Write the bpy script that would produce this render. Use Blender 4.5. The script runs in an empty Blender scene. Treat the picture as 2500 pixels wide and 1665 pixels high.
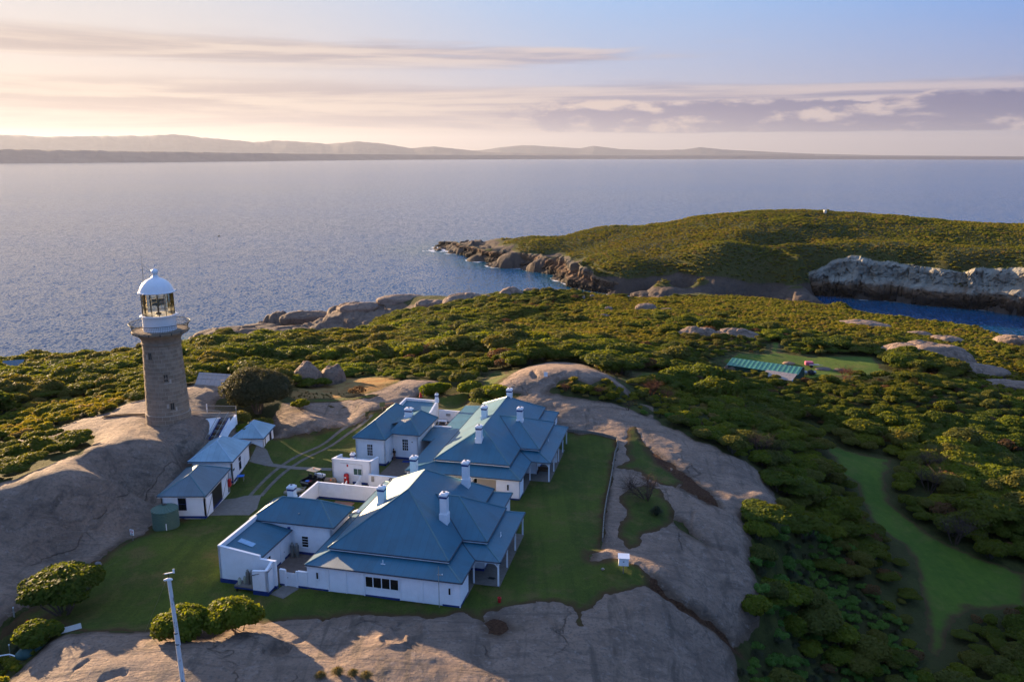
import bpy, bmesh, math, random
import numpy as np
from mathutils import Vector, Matrix

random.seed(7)
RNG = np.random.default_rng(7)
SC = bpy.context.scene
COL = SC.collection
R = math.radians

# ---------------------------------------------------------------- camera
EYE = 41.5                                   # metres above the lawn of the keepers' houses (z = 0)
SEA = -57.0
PITCH = R(12.943)
cam_d = bpy.data.cameras.new('camera')
cam = bpy.data.objects.new('camera', cam_d)
COL.objects.link(cam)
cam.location = (0, 0, EYE)
cam.rotation_euler = (R(90) - PITCH, 0, 0)
cam_d.sensor_width = 36
cam_d.lens = 28.55
cam_d.clip_start = 1.0
cam_d.clip_end = 300000
SC.camera = cam

# ---------------------------------------------------------------- light
SUN_EL, SUN_AZ = R(9.6), R(-46.0)            # azimuth from the view axis, negative = left
SUN_DIR = Vector((math.sin(SUN_AZ) * math.cos(SUN_EL), math.cos(SUN_AZ) * math.cos(SUN_EL), math.sin(SUN_EL)))
sun_d = bpy.data.lights.new('sun', 'SUN')
sun = bpy.data.objects.new('sun', sun_d)
COL.objects.link(sun)
sun.rotation_euler = SUN_DIR.to_track_quat('Z', 'Y').to_euler()
sun_d.energy = 5.0
sun_d.angle = R(0.55)
sun_d.color = (1.0, 0.70, 0.40)

SC.view_settings.view_transform = 'Standard'
SC.view_settings.look = 'None'
EXPO = 2.0 ** 2.1                            # exposed for the shade
SC.view_settings.exposure = 2.1
SC.view_settings.gamma = 1.0
try:
    SC.view_settings.use_curve_mapping = False
except Exception:
    pass
SC.cycles.max_bounces = 6
SC.cycles.diffuse_bounces = 2
SC.cycles.glossy_bounces = 3
SC.cycles.transmission_bounces = 4
SC.cycles.transparent_max_bounces = 8
SC.cycles.volume_bounces = 0


class NT:
    """small helper round a node tree"""
    def __init__(s, tree):
        s.t = tree; s.n = tree.nodes; s.l = tree.links
    def add(s, kind, **kw):
        nd = s.n.new(kind)
        for k, v in kw.items():
            if k == 'ins':
                for a, b in v.items():
                    if hasattr(b, 'is_output') or isinstance(b, bpy.types.NodeSocket):
                        s.l.new(b, nd.inputs[a])
                    else:
                        nd.inputs[a].default_value = b
            else:
                setattr(nd, k, v)
        return nd
    def math(s, op, a, b=0.0, c=0.0, clamp=False):
        nd = s.n.new('ShaderNodeMath'); nd.operation = op; nd.use_clamp = clamp
        for i, v in enumerate((a, b, c)):
            if isinstance(v, bpy.types.NodeSocket): s.l.new(v, nd.inputs[i])
            else: nd.inputs[i].default_value = v
        return nd.outputs[0]
    def vmath(s, op, a, b=(0, 0, 0)):
        nd = s.n.new('ShaderNodeVectorMath'); nd.operation = op
        for i, v in enumerate((a, b)):
            if isinstance(v, bpy.types.NodeSocket): s.l.new(v, nd.inputs[i])
            else: nd.inputs[i].default_value = v
        return nd.outputs['Value'] if op in ('DOT_PRODUCT', 'LENGTH', 'DISTANCE') else nd.outputs[0]
    def mix(s, f, a, b, blend='MIX'):
        nd = s.n.new('ShaderNodeMix'); nd.data_type = 'RGBA'; nd.blend_type = blend; nd.clamp_factor = True
        for i, v in ((0, f), (6, a), (7, b)):
            if isinstance(v, bpy.types.NodeSocket): s.l.new(v, nd.inputs[i])
            else: nd.inputs[i].default_value = v if i == 0 or len(v) == 4 else (*v, 1)
        return nd.outputs[2]
    def noise(s, vec, scale, detail=4, rough=0.55, dim='3D', dist=0.0):
        nd = s.n.new('ShaderNodeTexNoise'); nd.noise_dimensions = dim
        if vec is not None: s.l.new(vec, nd.inputs['Vector'])
        nd.inputs['Scale'].default_value = scale; nd.inputs['Detail'].default_value = detail
        nd.inputs['Roughness'].default_value = rough; nd.inputs['Distortion'].default_value = dist
        return nd.outputs['Fac']
    def ramp(s, f, lo, hi, smooth=True):
        nd = s.n.new('ShaderNodeMapRange'); nd.interpolation_type = 'SMOOTHSTEP' if smooth else 'LINEAR'
        s.l.new(f, nd.inputs[0]) if isinstance(f, bpy.types.NodeSocket) else None
        nd.inputs[1].default_value = lo; nd.inputs[2].default_value = hi
        return nd.outputs[0]
    def mapping(s, vec, scale=(1, 1, 1), rot=(0, 0, 0), loc=(0, 0, 0)):
        nd = s.n.new('ShaderNodeMapping'); s.l.new(vec, nd.inputs[0])
        nd.inputs['Scale'].default_value = scale; nd.inputs['Rotation'].default_value = rot
        nd.inputs['Location'].default_value = loc
        return nd.outputs[0]


# ---------------------------------------------------------------- sky
world = bpy.data.worlds.new('World')
SC.world = world
world.use_nodes = True
w = NT(world.node_tree)
w.n.clear()
sky = w.add('ShaderNodeTexSky', sky_type='NISHITA', sun_disc=False, sun_elevation=SUN_EL, sun_rotation=SUN_AZ,
            altitude=100.0, air_density=1.0, dust_density=1.2, ozone_density=2.0)
geo = w.add('ShaderNodeNewGeometry')
inc = w.vmath('SCALE', geo.outputs['Incoming']); inc.node.inputs[3].default_value = -1.0
sep = w.add('ShaderNodeSeparateXYZ'); w.l.new(inc, sep.inputs[0])
dz = w.math('MAXIMUM', sep.outputs[2], 0.0)
sunh = w.vmath('DOT_PRODUCT', inc, tuple(Vector((SUN_DIR.x, SUN_DIR.y, 0)).normalized()))


def three(far, mid, near):                    # colour by angle from the sun: opposite / side / towards it
    a = w.mix(w.ramp(sunh, -0.1, 0.70), far, mid)
    return w.mix(w.ramp(sunh, 0.58, 1.0), a, near)


hor = three((0.42, 0.40, 0.50), (0.56, 0.46, 0.48), (0.78, 0.56, 0.42))
low = three((0.06, 0.29, 0.82), (0.36, 0.55, 0.86), (0.70, 0.67, 0.66))
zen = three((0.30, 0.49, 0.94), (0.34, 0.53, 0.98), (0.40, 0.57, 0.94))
t1 = w.ramp(dz, 0.0, 0.17, False)
t2 = w.ramp(dz, 0.12, 0.75)
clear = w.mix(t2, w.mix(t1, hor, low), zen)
# the physical sky gives the glow round the sun and a share of the light
nish = w.mix(1.0, sky.outputs[0], (0.010, 0.012, 0.020), 'MULTIPLY')
clear = w.mix(0.35, clear, nish, 'ADD')

# clouds: a layer of thin sheets low over the land, and a bank of cumulus below it
flat = w.mapping(inc, scale=(1.5, 1.5, 30.0))
puff = w.mapping(inc, scale=(7.0, 7.0, 22.0))
n_sheet = w.noise(flat, 1.0, 7, 0.56, dist=0.35)
n_puff = w.noise(puff, 1.3, 8, 0.58, dist=0.25)
puff_up = w.mapping(inc, scale=(7.0, 7.0, 22.0), loc=(0.12 * SUN_DIR.x, 0.12 * SUN_DIR.y, 0.34))
n_puff2 = w.noise(puff_up, 1.3, 8, 0.58, dist=0.25)
flat_up = w.mapping(inc, scale=(1.5, 1.5, 30.0), loc=(0, 0, 0.16))
n_sheet2 = w.noise(flat_up, 1.0, 7, 0.56, dist=0.35)

D2 = lambda d: math.sin(R(d))
band = w.math('MULTIPLY', w.ramp(dz, D2(1.25), D2(1.75)), w.math('SUBTRACT', 1.0, w.ramp(dz, D2(3.6), D2(5.6))))
high = w.math('MULTIPLY', w.ramp(dz, D2(5.0), D2(6.2)), w.math('SUBTRACT', 1.0, w.ramp(dz, D2(6.6), D2(8.0))))
cov = w.math('ADD', w.math('MULTIPLY', band, 0.40), w.math('MULTIPLY', w.math('MULTIPLY', high, 0.24), w.ramp(sunh, 0.35, 0.8)))
sheet = w.ramp(w.math('ADD', n_sheet, cov), 0.62, 0.74)
sheet = w.math('MULTIPLY', sheet, w.math('ADD', w.math('MULTIPLY', band, 0.85), w.math('MULTIPLY', high, 0.75), clamp=True))
pb = w.math('MULTIPLY', w.ramp(dz, D2(1.30), D2(1.50)), w.math('SUBTRACT', 1.0, w.ramp(dz, D2(2.4), D2(4.3))))
pside = w.math('SUBTRACT', 1.0, w.ramp(sunh, 0.42, 0.82))
pcov = w.math('MULTIPLY', pb, w.math('MULTIPLY', pside, 0.44))
puffd = w.math('MULTIPLY', w.ramp(w.math('ADD', n_puff, pcov), 0.62, 0.70), w.ramp(pcov, 0.02, 0.12))
wisp = w.ramp(w.noise(w.mapping(inc, scale=(16, 16, 46)), 1.0, 5, 0.6), 0.69, 0.80)
wisp = w.math('MULTIPLY', wisp, w.math('MULTIPLY', w.ramp(dz, D2(4.5), D2(6.0)), 0.5))

sh_col = three((0.18, 0.20, 0.40), (0.29, 0.27, 0.40), (0.42, 0.33, 0.33))
li_col = three((0.58, 0.50, 0.58), (0.72, 0.58, 0.54), (0.76, 0.62, 0.52))
lit_s = w.ramp(w.math('SUBTRACT', n_sheet, n_sheet2), -0.06, 0.09)
lit_p = w.ramp(w.math('SUBTRACT', n_puff, n_puff2), 0.00, 0.13)
pu_sh = three((0.10, 0.13, 0.33), (0.20, 0.20, 0.36), (0.42, 0.34, 0.38))
c = w.mix(wisp, clear, li_col)
c = w.mix(sheet, c, w.mix(lit_s, sh_col, li_col))
c = w.mix(w.math('MULTIPLY', puffd, 0.97), c, w.mix(lit_p, pu_sh, li_col))
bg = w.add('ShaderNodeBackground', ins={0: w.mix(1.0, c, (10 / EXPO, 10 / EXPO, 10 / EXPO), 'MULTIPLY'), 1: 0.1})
out = w.add('ShaderNodeOutputWorld', ins={0: bg.outputs[0]})
# surveyed heights of the island and outlines of its lawns, bare rock and scrub, metres
CONTROL = [(-45.7,76.9,0),(-43.7,85.7,0),(-41.9,93.5,0),(-40.1,101.3,0),(-37.9,75.1,0),(-35.9,83.9,0),(-34.1,91.7,0),(-32.3,99.5,0),(-30.6,107.3,0),(-28.8,115.1,0),(-27.0,122.9,0),(-30.1,73.3,0),(-28.1,82.1,0),(-26.3,89.9,0),(-24.5,97.7,0),(-22.8,105.5,0),(-21.0,113.3,0),(-19.2,121.1,0),(-22.3,71.5,0),(-20.3,80.3,0),(-18.5,88.1,0),(-16.7,95.9,0),(-15.0,103.7,0),(-13.2,111.5,0),(-11.4,119.3,0),(-14.5,69.8,0),(-12.5,78.5,0),(-10.7,86.3,0),(-8.9,94.1,0),(-7.2,101.9,0),(-5.4,109.7,0),(-3.6,117.5,0),(-6.7,68.0,0),(-4.7,76.7,0),(-2.9,84.5,0),(-1.1,92.3,0),(0.6,100.1,0),(2.4,107.9,0),(2.1,75.2,0),(3.9,83.0,0),(5.7,90.8,0),(7.5,98.6,0),(9.2,106.4,0),(-48.9,80.7,0),(-46.3,92.4,0.0),(-42.5,99.8,0.1),(14.3,75.7,-0.3),(10.9,72.6,-0.4),(7.3,68.2,-0.4),(-2.3,67.9,-0.2),(-9.5,67.9,-0.2),(-17.1,67.9,-0.2),(-23.0,67.1,-0.3),(-31.7,66.2,-0.4),(-37.9,69.8,-0.5),(-44.2,107.0,5.5),(-45.9,109.9,5.5),(-49.1,109.9,5.5),(-50.8,107.0,5.5),(-49.1,104.1,5.5),(-45.9,104.1,5.5),(-47.5,107.0,5.5),(-41.3,110.8,4.6),(-43.2,103.5,4.6),(-43.6,98.5,3.8),(-42.9,88.5,1.0),(-42.3,106.5,2.6),(-42.5,110.0,4.3),(-46,99.5,5.4),(-50,101,5.8),(-53,104,5.3),(-50,94,5.6),(-52,97.5,5.5),(-55.5,90.5,5.5),(-59.5,87,5.2),(-66,82,5.0),(-75,78,4.5),(-45.5,88,3.5),(-49.5,82.5,3.6),(-55,77.5,3.4),(-62,72.5,3.0),(-41.2,83.7,0),(-43.1,79.2,0),(-43.5,76.4,-0.2),(-44.7,73.0,-0.6),(-46.8,69.9,-1),(-47.3,67.1,-1.2),(-42.1,70.3,-0.8),(-43.8,67.6,-1.3),(-52,62,-2),(-60,60,-1.5),(-63.5,101.1,4.3),(-59.2,101.1,4.6),(-63.2,95.9,4.3),(-56.7,102.4,4.8),(-58.7,112.4,4.8),(-62.0,112.0,4.3),(-63.6,109.4,4.0),(-67.2,105.1,3.6),(-68.1,102.1,3.4),(-57.7,117.6,4.9),(-72.4,124.7,1.2),(-77.1,121.3,0.6),(-66.0,126.5,2.0),(-63.0,130.3,2.6),(-85,104,1),(-80,92,3.5),(-39.8,62.5,0.5),(-37.1,62.9,0.9),(-35.9,60.5,1.1),(-32.0,59.4,1.3),(-26.6,58.4,1.2),(-39.9,58.8,0.2),(-31.1,63.8,0.3),(-23.2,63.2,0.3),(-41.0,58.0,-0.2),(-18.9,60.5,0.5),(-12.0,60.5,0.5),(-6.3,58.2,0.2),(0.0,61.7,-0.3),(5.5,64.4,-0.5),(8.8,61.3,-1.6),(13.6,69.1,-0.9),(17.0,76.8,-0.9),(17.2,67.2,-4),(21.6,71.0,-6),(21.8,68.1,-7.5),(27.0,79.8,-5),(28.6,87.9,-4.4),(35.0,99.1,-3.8),(30.1,101.2,-2.4),(24.1,98.9,-1.4),(17.3,91.0,-0.6),(13.3,80.2,-0.4),(31.0,114.0,-1.4),(26.1,120.0,-0.5),(24.0,130.2,0.2),(18.9,86.3,-1.0),(22.1,79.8,-2.6),(19.1,72.5,-3),(-45.3,67.4,-1.8),(-46.0,64.8,-2.4),(-48.5,65.1,-2.6),(-44.8,62.2,-2.6),(-20,48,0.4),(0,46,-0.6),(18,46,-3),(-40,48,-1.5),(10,36,-3),(-20,36,-1),(38.2,97.7,-9.5),(31.5,82.1,-11.5),(27.7,74.7,-11),(38.0,90.9,-11.5),(65.8,134.6,-13),(56.9,122.9,-13.3),(61.7,146.5,-12.8),(59.1,113.8,-14.5),(62.2,101.8,-16),(55.2,93.7,-16),(50.1,85.7,-16.5),(66.4,96.4,-16.5),(60.4,156.1,-12),(75.7,121.0,-14.5),(82.7,147.4,-14),(92.2,139.6,-15),(41.6,86.8,-14.5),(46.5,98.7,-13),(41.7,108.0,-8.5),(57.4,85.7,-16.5),(45.5,121.0,-7.5),(40.7,127.4,-5),(38.3,145.1,-5),(32.7,155.8,-5),(52.6,166.4,-10),(60,40,-15),(45,50,-11),(90,60,-18),(8.5,135.9,5.0),(3.5,135.2,4.6),(0.0,133.4,3.7),(-4.4,131.0,2.4),(-7.5,128.6,1.0),(13.5,135.6,4.2),(17.9,134.0,2.6),(20.2,132.7,1.0),(5.4,128.1,2.9),(13.1,123.9,1.8),(0.0,124.5,1.6),(12.5,117.7,0.5),(9.8,123.9,1.8),(20.4,124.5,0.9),(17.5,117.4,0.6),(4,152,1.2),(14,158,0),(24,150,-1),(-10.1,137.0,0.6),(-8.3,130.5,0.4),(-4.0,152.1,-0.6),(-1.7,161.7,-1.5),(-12.5,160.1,-1.5),(9.5,182.9,-4),(-28.6,119.8,1.1),(-33.6,119.5,1.2),(-24.3,124.2,1.0),(-35.3,137.3,0.9),(-25.3,137.8,1.1),(-15.6,141.5,1.2),(-20.7,136.0,0.9),(-34.6,165.6,-3),(-36.3,144.3,0),(-37.3,114.9,0.5),(-39.8,115.3,0.7),(-38.5,128.3,1.8),(-46.0,119.5,3.2),(-52.4,129.8,3.8),(-48.6,134.4,3.2),(-45.9,139.3,2.2),(-49.5,122.2,4.0),(-43.3,163.2,-3.5),(-55.3,209.7,-12),(-70.9,269.7,-23),(-90.6,345.6,-36),(-110.0,420.9,-48),(-64.2,178.5,-5),(-76.8,214.2,-12),(-95.0,265.5,-22),(-120.5,337.6,-36),(-70.1,174.6,-4),(-86.1,215.1,-12),(-78.3,141.8,-2),(-93.9,170.5,-8),(-115.1,209.8,-16),(-140.9,257.5,-26),(-88.8,139.3,-2),(-112.5,177.4,-10),(-141.9,224.4,-20),(-162.6,257.6,-27),(-72.6,152.4,-1.5),(-95.5,201.2,-12),(-121.5,256.7,-24),(-140,310,-45),(-200,330,-57),(-120,345,-60),(-90,340,-50),(-80,372,-60),(-200,260,-35),(-260,300,-60),(-250,200,-25),(-120,430,-66),(-200,430,-68),(-330,250,-62),(-180,120,-3),(-250,120,-8),(-27.6,176.5,-4.5),(-35.5,227.9,-13),(-44.6,287.9,-22),(-54.7,354.1,-31),(-66.3,431.1,-40),(-13.9,178.3,-4),(-17.8,228.8,-12),(-22.0,284.5,-19),(-27.5,357.4,-27),(-32.0,417.5,-32),(0.0,186.1,-5),(0.0,234.1,-12),(0.0,286.9,-18),(0.0,359.4,-25.5),(0.0,430.9,-31),(19.8,190.1,-7),(23.3,224.5,-11),(29.6,286.9,-18),(36.0,351.3,-24),(42.4,415.1,-29),(44.6,214.8,-11),(54.0,261.6,-15.5),(66.1,321.7,-21),(80.2,392.1,-26.5),(-171.7,437.0,-56.5),(-155.2,435.8,-53),(-141.6,450.9,-52),(-130.4,461.3,-51),(-140.9,433.0,-54),(-150.8,422.3,-55),(-113.0,448.6,-48),(-102.9,445.3,-45),(-92.5,440.1,-41),(-78.2,436.2,-38),(-56.7,444.0,-35.5),(-42.6,439.2,-34),(-165,455,-63),(-120,480,-66),(-70,485,-64),(-30,500,-66),(20,480,-60),(60,480,-58),(-190,400,-66),(95,470,-58),(140,455,-58),(71.6,219.7,-13.5),(79.2,217.5,-14),(88.8,213.0,-14),(98.8,213.0,-14),(89.9,202.5,-14),(73.8,198.6,-14),(70.1,206.6,-14),(59.3,206.8,-13.5),(60.1,218.2,-13),(97.5,202.4,-14.2),(76.1,245.1,-14.5),(99.3,256.0,-17),(119.5,242.5,-16.5),(130.2,243.8,-16.8),(131.9,220.0,-17),(128.8,199.6,-17),(96.8,174.7,-14.5),(88.9,177.7,-13.5),(71.8,170.0,-13),(61.2,179.2,-12),(106.9,163.7,-15.5),(81.2,407.2,-28.5),(79.4,398.4,-28.0),(77.2,387.6,-27.3),(74.5,373.9,-26.1),(82.5,414.1,-30.7),(83.7,420.0,-37.5),(85.3,427.8,-50.5),(87.0,436.7,-60),(91.9,410.8,-28.1),(89.9,402.1,-27.6),(87.5,391.3,-26.9),(84.5,377.7,-25.7),(93.4,417.7,-30.3),(94.7,423.5,-37.1),(96.5,431.3,-50.1),(98.4,440.1,-60),(100.6,405.1,-27.58),(98.4,396.3,-27.08),(95.7,385.6,-26.38),(92.4,372.1,-25.18),(102.2,411.8,-29.78),(103.7,417.7,-36.58),(105.6,425.4,-49.58),(107.8,434.2,-60),(108.2,396.3,-27.01),(105.8,387.6,-26.51),(102.9,377.0,-25.81),(99.2,363.5,-24.61),(110.0,403.1,-29.21),(111.6,408.8,-36.01),(113.7,416.6,-49.01),(116.1,425.2,-60),(115.4,387.8,-26.45),(112.8,379.2,-25.95),(109.7,368.6,-25.25),(105.7,355.2,-24.05),(117.4,394.5,-28.65),(119.1,400.2,-35.45),(121.4,407.9,-48.45),(124.0,416.5,-60),(122.4,379.7,-25.92),(119.6,371.1,-25.42),(116.2,360.7,-24.72),(111.9,347.3,-23.52),(124.5,386.4,-28.12),(126.4,392.1,-34.92),(128.8,399.7,-47.92),(131.6,408.3,-60),(129.3,372.6,-25.51),(126.4,364.1,-25.01),(122.7,353.7,-24.31),(118.2,340.5,-23.11),(131.6,379.2,-27.71),(133.6,384.9,-34.51),(136.2,392.4,-47.51),(139.1,400.9,-60),(136.0,365.7,-25.11),(132.8,357.2,-24.61),(129.0,346.9,-23.91),(124.1,333.8,-22.71),(138.4,372.2,-27.31),(140.5,377.8,-34.11),(143.3,385.3,-47.11),(146.4,393.8,-60),(142.0,358.1,-24.66),(138.7,349.7,-24.16),(134.6,339.5,-23.46),(129.5,326.5,-22.26),(144.6,364.6,-26.86),(146.8,370.2,-33.66),(149.8,377.6,-46.66),(153.1,386.0,-60),(147.7,350.4,-24.19),(144.2,342.1,-23.69),(139.9,332.0,-22.99),(134.5,319.1,-21.79),(150.4,356.9,-26.39),(152.7,362.4,-33.19),(155.8,369.8,-46.19),(159.3,378.1,-60),(148.9,333.3,-23.52),(145.2,325.1,-23.02),(140.8,315.0,-22.32),(135.0,302.2,-21.12),(151.8,339.7,-25.72),(154.2,345.2,-32.52),(157.5,352.5,-45.52),(161.2,360.7,-60),(153.4,325.1,-23.11),(149.6,317.0,-22.61),(144.9,307.0,-21.91),(138.9,294.4,-20.71),(156.4,331.5,-25.31),(159.0,336.9,-32.11),(162.4,344.1,-45.11),(166.2,352.3,-60),(157.8,317.6,-22.72),(153.8,309.5,-22.22),(148.9,299.6,-21.52),(142.7,287.1,-20.32),(160.9,323.8,-24.92),(163.6,329.2,-31.72),(167.1,336.4,-44.72),(171.1,344.4,-60),(162.4,311.1,-22.4),(158.2,303.1,-21.9),(153.1,293.4,-21.2),(146.6,280.9,-20.0),(165.6,317.3,-24.6),(168.4,322.6,-31.4),(172.1,329.7,-44.4),(176.2,337.7,-60),(167.3,305.9,-22.16),(163.0,298.0,-21.66),(157.7,288.3,-20.96),(151.0,276.1,-19.76),(170.7,312.0,-24.36),(173.6,317.3,-31.16),(177.4,324.3,-44.16),(181.7,332.2,-60),(170.8,298.5,-21.78),(166.3,290.7,-21.28),(160.9,281.2,-20.58),(153.9,269.0,-19.38),(174.3,304.6,-23.98),(177.3,309.8,-30.78),(181.2,316.8,-43.78),(185.7,324.6,-60),(171.3,286.6,-21.07),(166.7,278.9,-20.57),(161.1,269.5,-19.87),(153.9,257.5,-18.67),(174.9,292.6,-23.27),(178.0,297.8,-30.07),(182.1,304.7,-43.07),(186.7,312.4,-60),(169.8,272.1,-20.51),(165.0,264.5,-20.01),(159.2,255.2,-19.31),(151.8,243.3,-18.11),(173.5,278.1,-22.71),(176.6,283.2,-29.51),(180.9,289.9,-42.51),(185.6,297.6,-60),(168.1,258.6,-19.98),(163.2,251.1,-19.48),(157.2,241.9,-18.78),(149.6,230.1,-17.58),(171.9,264.5,-22.18),(175.2,269.5,-28.98),(179.6,276.2,-41.98),(184.5,283.8,-60),(168.0,248.5,-19.74),(163.0,241.0,-19.24),(156.8,231.9,-18.54),(149.0,220.3,-17.34),(172.0,254.3,-21.94),(175.3,259.3,-28.74),(179.8,265.9,-41.74),(184.8,273.4,-60),(167.9,239.0,-19.5),(162.8,231.7,-19.0),(156.4,222.7,-18.3),(148.4,211.2,-17.1),(171.9,244.8,-21.7),(175.4,249.7,-28.5),(180.0,256.2,-41.5),(185.2,263.6,-60),(260,300,-62),(300,200,-30),(350,260,-64),(200,150,-17),(260,120,-20),(143.1,250.9,-18.5),(60,560,-66),(100,575,-66),(150,520,-66),(200,490,-66),(240,470,-66),(280,440,-66),(330,400,-66),(380,380,-66),(0,560,-66),(-60,560,-66),(-120,560,-66),(60,520,-66),(125,560,-58.5),(150,548,-60),(-49.7,819.4,-57),(-16.4,752.8,-57),(22.2,716.5,-57),(23.4,688.4,-57),(39.2,671.6,-57),(41.7,629.7,-57),(48.9,611.6,-57),(59.3,596.4,-57),(215.2,573.0,-57),(209.6,558.1,-63),(218.4,581.5,-46),(221.2,589.0,-33),(237.8,564.5,-57),(231.6,549.8,-63),(241.3,572.8,-46),(244.4,580.2,-33),(262.4,551.4,-57),(255.5,537.0,-63),(266.3,559.6,-46),(269.7,566.8,-33),(285.9,531.3,-57),(278.3,517.2,-63),(290.2,539.2,-46),(294.0,546.3,-33),(304.9,516.8,-57),(296.8,503.0,-63),(309.5,524.5,-46),(313.6,531.4,-33),(322.1,501.7,-57),(313.5,488.2,-63),(327.0,509.2,-46),(331.3,516.0,-33),(338.4,487.4,-57),(329.3,474.2,-63),(343.5,494.7,-46),(348.1,501.3,-33),(-48.4,874.2,-53),(-27.6,782.5,-49),(0.0,731.0,-46),(24.8,701.3,-46),(49.9,655.9,-47),(61.3,602.3,-49),(1.3,865.8,-46),(20.8,828.7,-41),(60.2,798.5,-36),(140.4,800.5,-27),(183.0,813.2,-20),(220.3,802.1,-14),(259.6,786.8,-11),(294.0,769.7,-11),(353.2,743.6,-14),(392.3,711.9,-18),(447.4,713.8,-21),(83.5,831.9,-33),(82.8,655.8,-37),(113.0,639.1,-35),(145.9,643.2,-29),(89.8,589.1,-44),(106.1,563.1,-46),(127.9,557.5,-48),(145.9,561.0,-50),(134.4,589.2,-38),(159.6,597.6,-24),(162.8,585.2,-33),(205.1,634.1,-36),(197.7,643.2,-29),(207.9,606.7,-25),(192.5,661.0,-21),(233.3,664.4,-18),(268.0,626.3,-24),(316.2,597.6,-24),(348.2,575.0,-25),(286.3,671.9,-17),(334.3,633.7,-20),(206.1,569.3,-33),(188.5,569.6,-47),(197.2,545.1,-46),(182.3,566.8,-53),(62.5,728.3,-42),(37.9,752.7,-41),(163.5,692.7,-24),(40,860,-62),(80,940,-64),(160,930,-50),(160,1000,-66),(260,960,-48),(260,1060,-66),(400,960,-50),(400,1050,-66),(560,900,-50),(600,1000,-66),(520,760,-24),(640,760,-40),(560,560,-30),(700,600,-60),(480,540,-30),(800,800,-66),(-40,800,-66),(-100,700,-68),(0,700,-67),(-200,600,-70),(-200,900,-70),(0,1100,-72),(300,1200,-72),(700,1100,-72),(-400,400,-72),(-420,700,-72),(-400,100,-40),(-300,0,-20),(300,0,-25),(450,150,-55),(0,-60,-10),(200,-60,-20),(-200,-60,-12)]
LAWN = {'house': [(-47.28,67.14),(-46.78,69.93),(-44.7,72.99),(-43.53,76.41),(-43.15,79.22),(-42.44,82.78),(-41.21,83.71),(-41.44,85.76),(-38.4,88.0),(-37.0,98.0),(-37.0,108.0),(-36.2,113.6),(-34.84,112.85),(-32.55,115.51),(-30.65,116.01),(-25.16,119.19),(-22.92,122.35),(-23.43,124.26),(-21.1,126.13),(-19.38,118.05),(-15.91,126.49),(-8.78,121.78),(0.97,119.55),(7.2,117.62),(8.52,117.08),(13.43,114.68),(15.42,113.06),(15.23,110.54),(14.49,107.87),(13.54,102.39),(11.74,93.41),(10.77,88.25),(10.04,82.42),(9.72,80.28),(8.15,79.6),(8.16,77.83),(11.08,77.78),(12.46,77.2),(13.75,76.23),(14.12,75.12),(13.58,73.58),(11.77,72.41),(10.04,71.79),(8.78,71.56),(8.05,69.46),(6.74,68.25),(6.8,67.62),(6.2,66.32),(5.87,66.9),(5.81,68.17),(5.38,69.14),(4.47,69.57),(2.37,69.51),(-0.54,68.71),(-1.0,68.64),(-2.18,68.13),(-2.55,66.74),(-3.91,67.62),(-4.73,68.0),(-6.37,67.17),(-7.75,66.65),(-8.63,67.4),(-10.34,67.51),(-13.39,67.6),(-15.02,67.41),(-16.43,67.11),(-17.32,66.52),(-17.88,66.99),(-19.43,67.03),(-20.4,66.84),(-22.54,66.45),(-25.61,65.94),(-31.72,65.13),(-33.81,64.35),(-35.94,63.95),(-37.43,63.51),(-39.9,64.98),(-44.19,69.02),(-45.65,68.14),(-46.4,66.83),(-46.85,66.31)],'back': [(-13.27,132.54),(-13.04,135.49),(-11.55,136.47),(-10.02,137.34),(-5.84,137.41),(-5.12,152.88),(-4.23,162.05),(-0.99,157.84),(0.07,140.82),(-1.85,136.27),(-4.48,133.44),(-6.36,134.63),(-7.38,132.29),(-8.02,131.32),(-6.96,128.29),(-7.15,126.63),(-6.86,124.92),(-7.87,124.1),(-11.67,126.16)],'strip': [(-36.38,130.18),(-33.96,129.76),(-28.74,130.21),(-24.61,130.95),(-21.76,133.48),(-23.88,133.6),(-33.2,132.61)],'strip2': [(-31.77,128.18),(-29.78,127.71),(-27.27,127.61),(-29.92,128.37)],'clear': [(56.51,212.94),(63.56,222.56),(72.7,223.25),(79.72,242.54),(82.64,243.74),(76.66,225.75),(83.31,221.98),(103.66,225.33),(100.96,218.46),(99.19,210.97),(97.55,202.45),(81.54,201.0),(76.87,196.89),(72.93,199.8),(68.68,202.23),(58.54,203.95)],'clear2': [(19.34,144.5),(29.0,176.36),(37.96,187.93),(33.08,169.48),(31.15,162.42),(20.93,140.72)],'track': [(57.06,154.89),(59.9,156.51),(60.36,152.28),(61.93,146.99),(63.54,144.35),(69.48,141.2),(67.9,137.26),(64.03,130.75),(61.89,124.28),(62.58,119.76),(64.0,113.78),(67.65,108.75),(72.75,104.19),(67.92,96.32),(59.36,95.35),(56.7,93.36),(54.02,90.32),(52.24,87.43),(50.49,85.33),(50.25,86.52),(53.21,94.38),(57.48,105.52),(57.62,110.15),(54.96,113.75),(56.87,122.88),(58.4,128.32),(56.68,130.62),(58.29,141.16),(59.01,149.48)],'island1': [(17.53,118.02),(19.33,118.3),(19.22,114.68),(19.54,111.28),(20.52,106.3),(22.18,102.81),(22.64,101.23),(21.45,99.05),(18.99,98.82),(16.54,103.3),(14.61,103.47),(14.12,103.98),(16.39,106.59),(16.27,109.99)],'island2': [(17.56,97.97),(18.88,97.02),(19.47,92.65),(19.42,89.75),(18.57,87.88),(17.18,85.81),(15.07,84.64),(13.89,82.11),(12.71,80.46),(11.85,83.13),(12.49,87.0),(13.52,88.61),(13.38,91.19),(13.43,94.32),(15.38,96.81)]}
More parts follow.
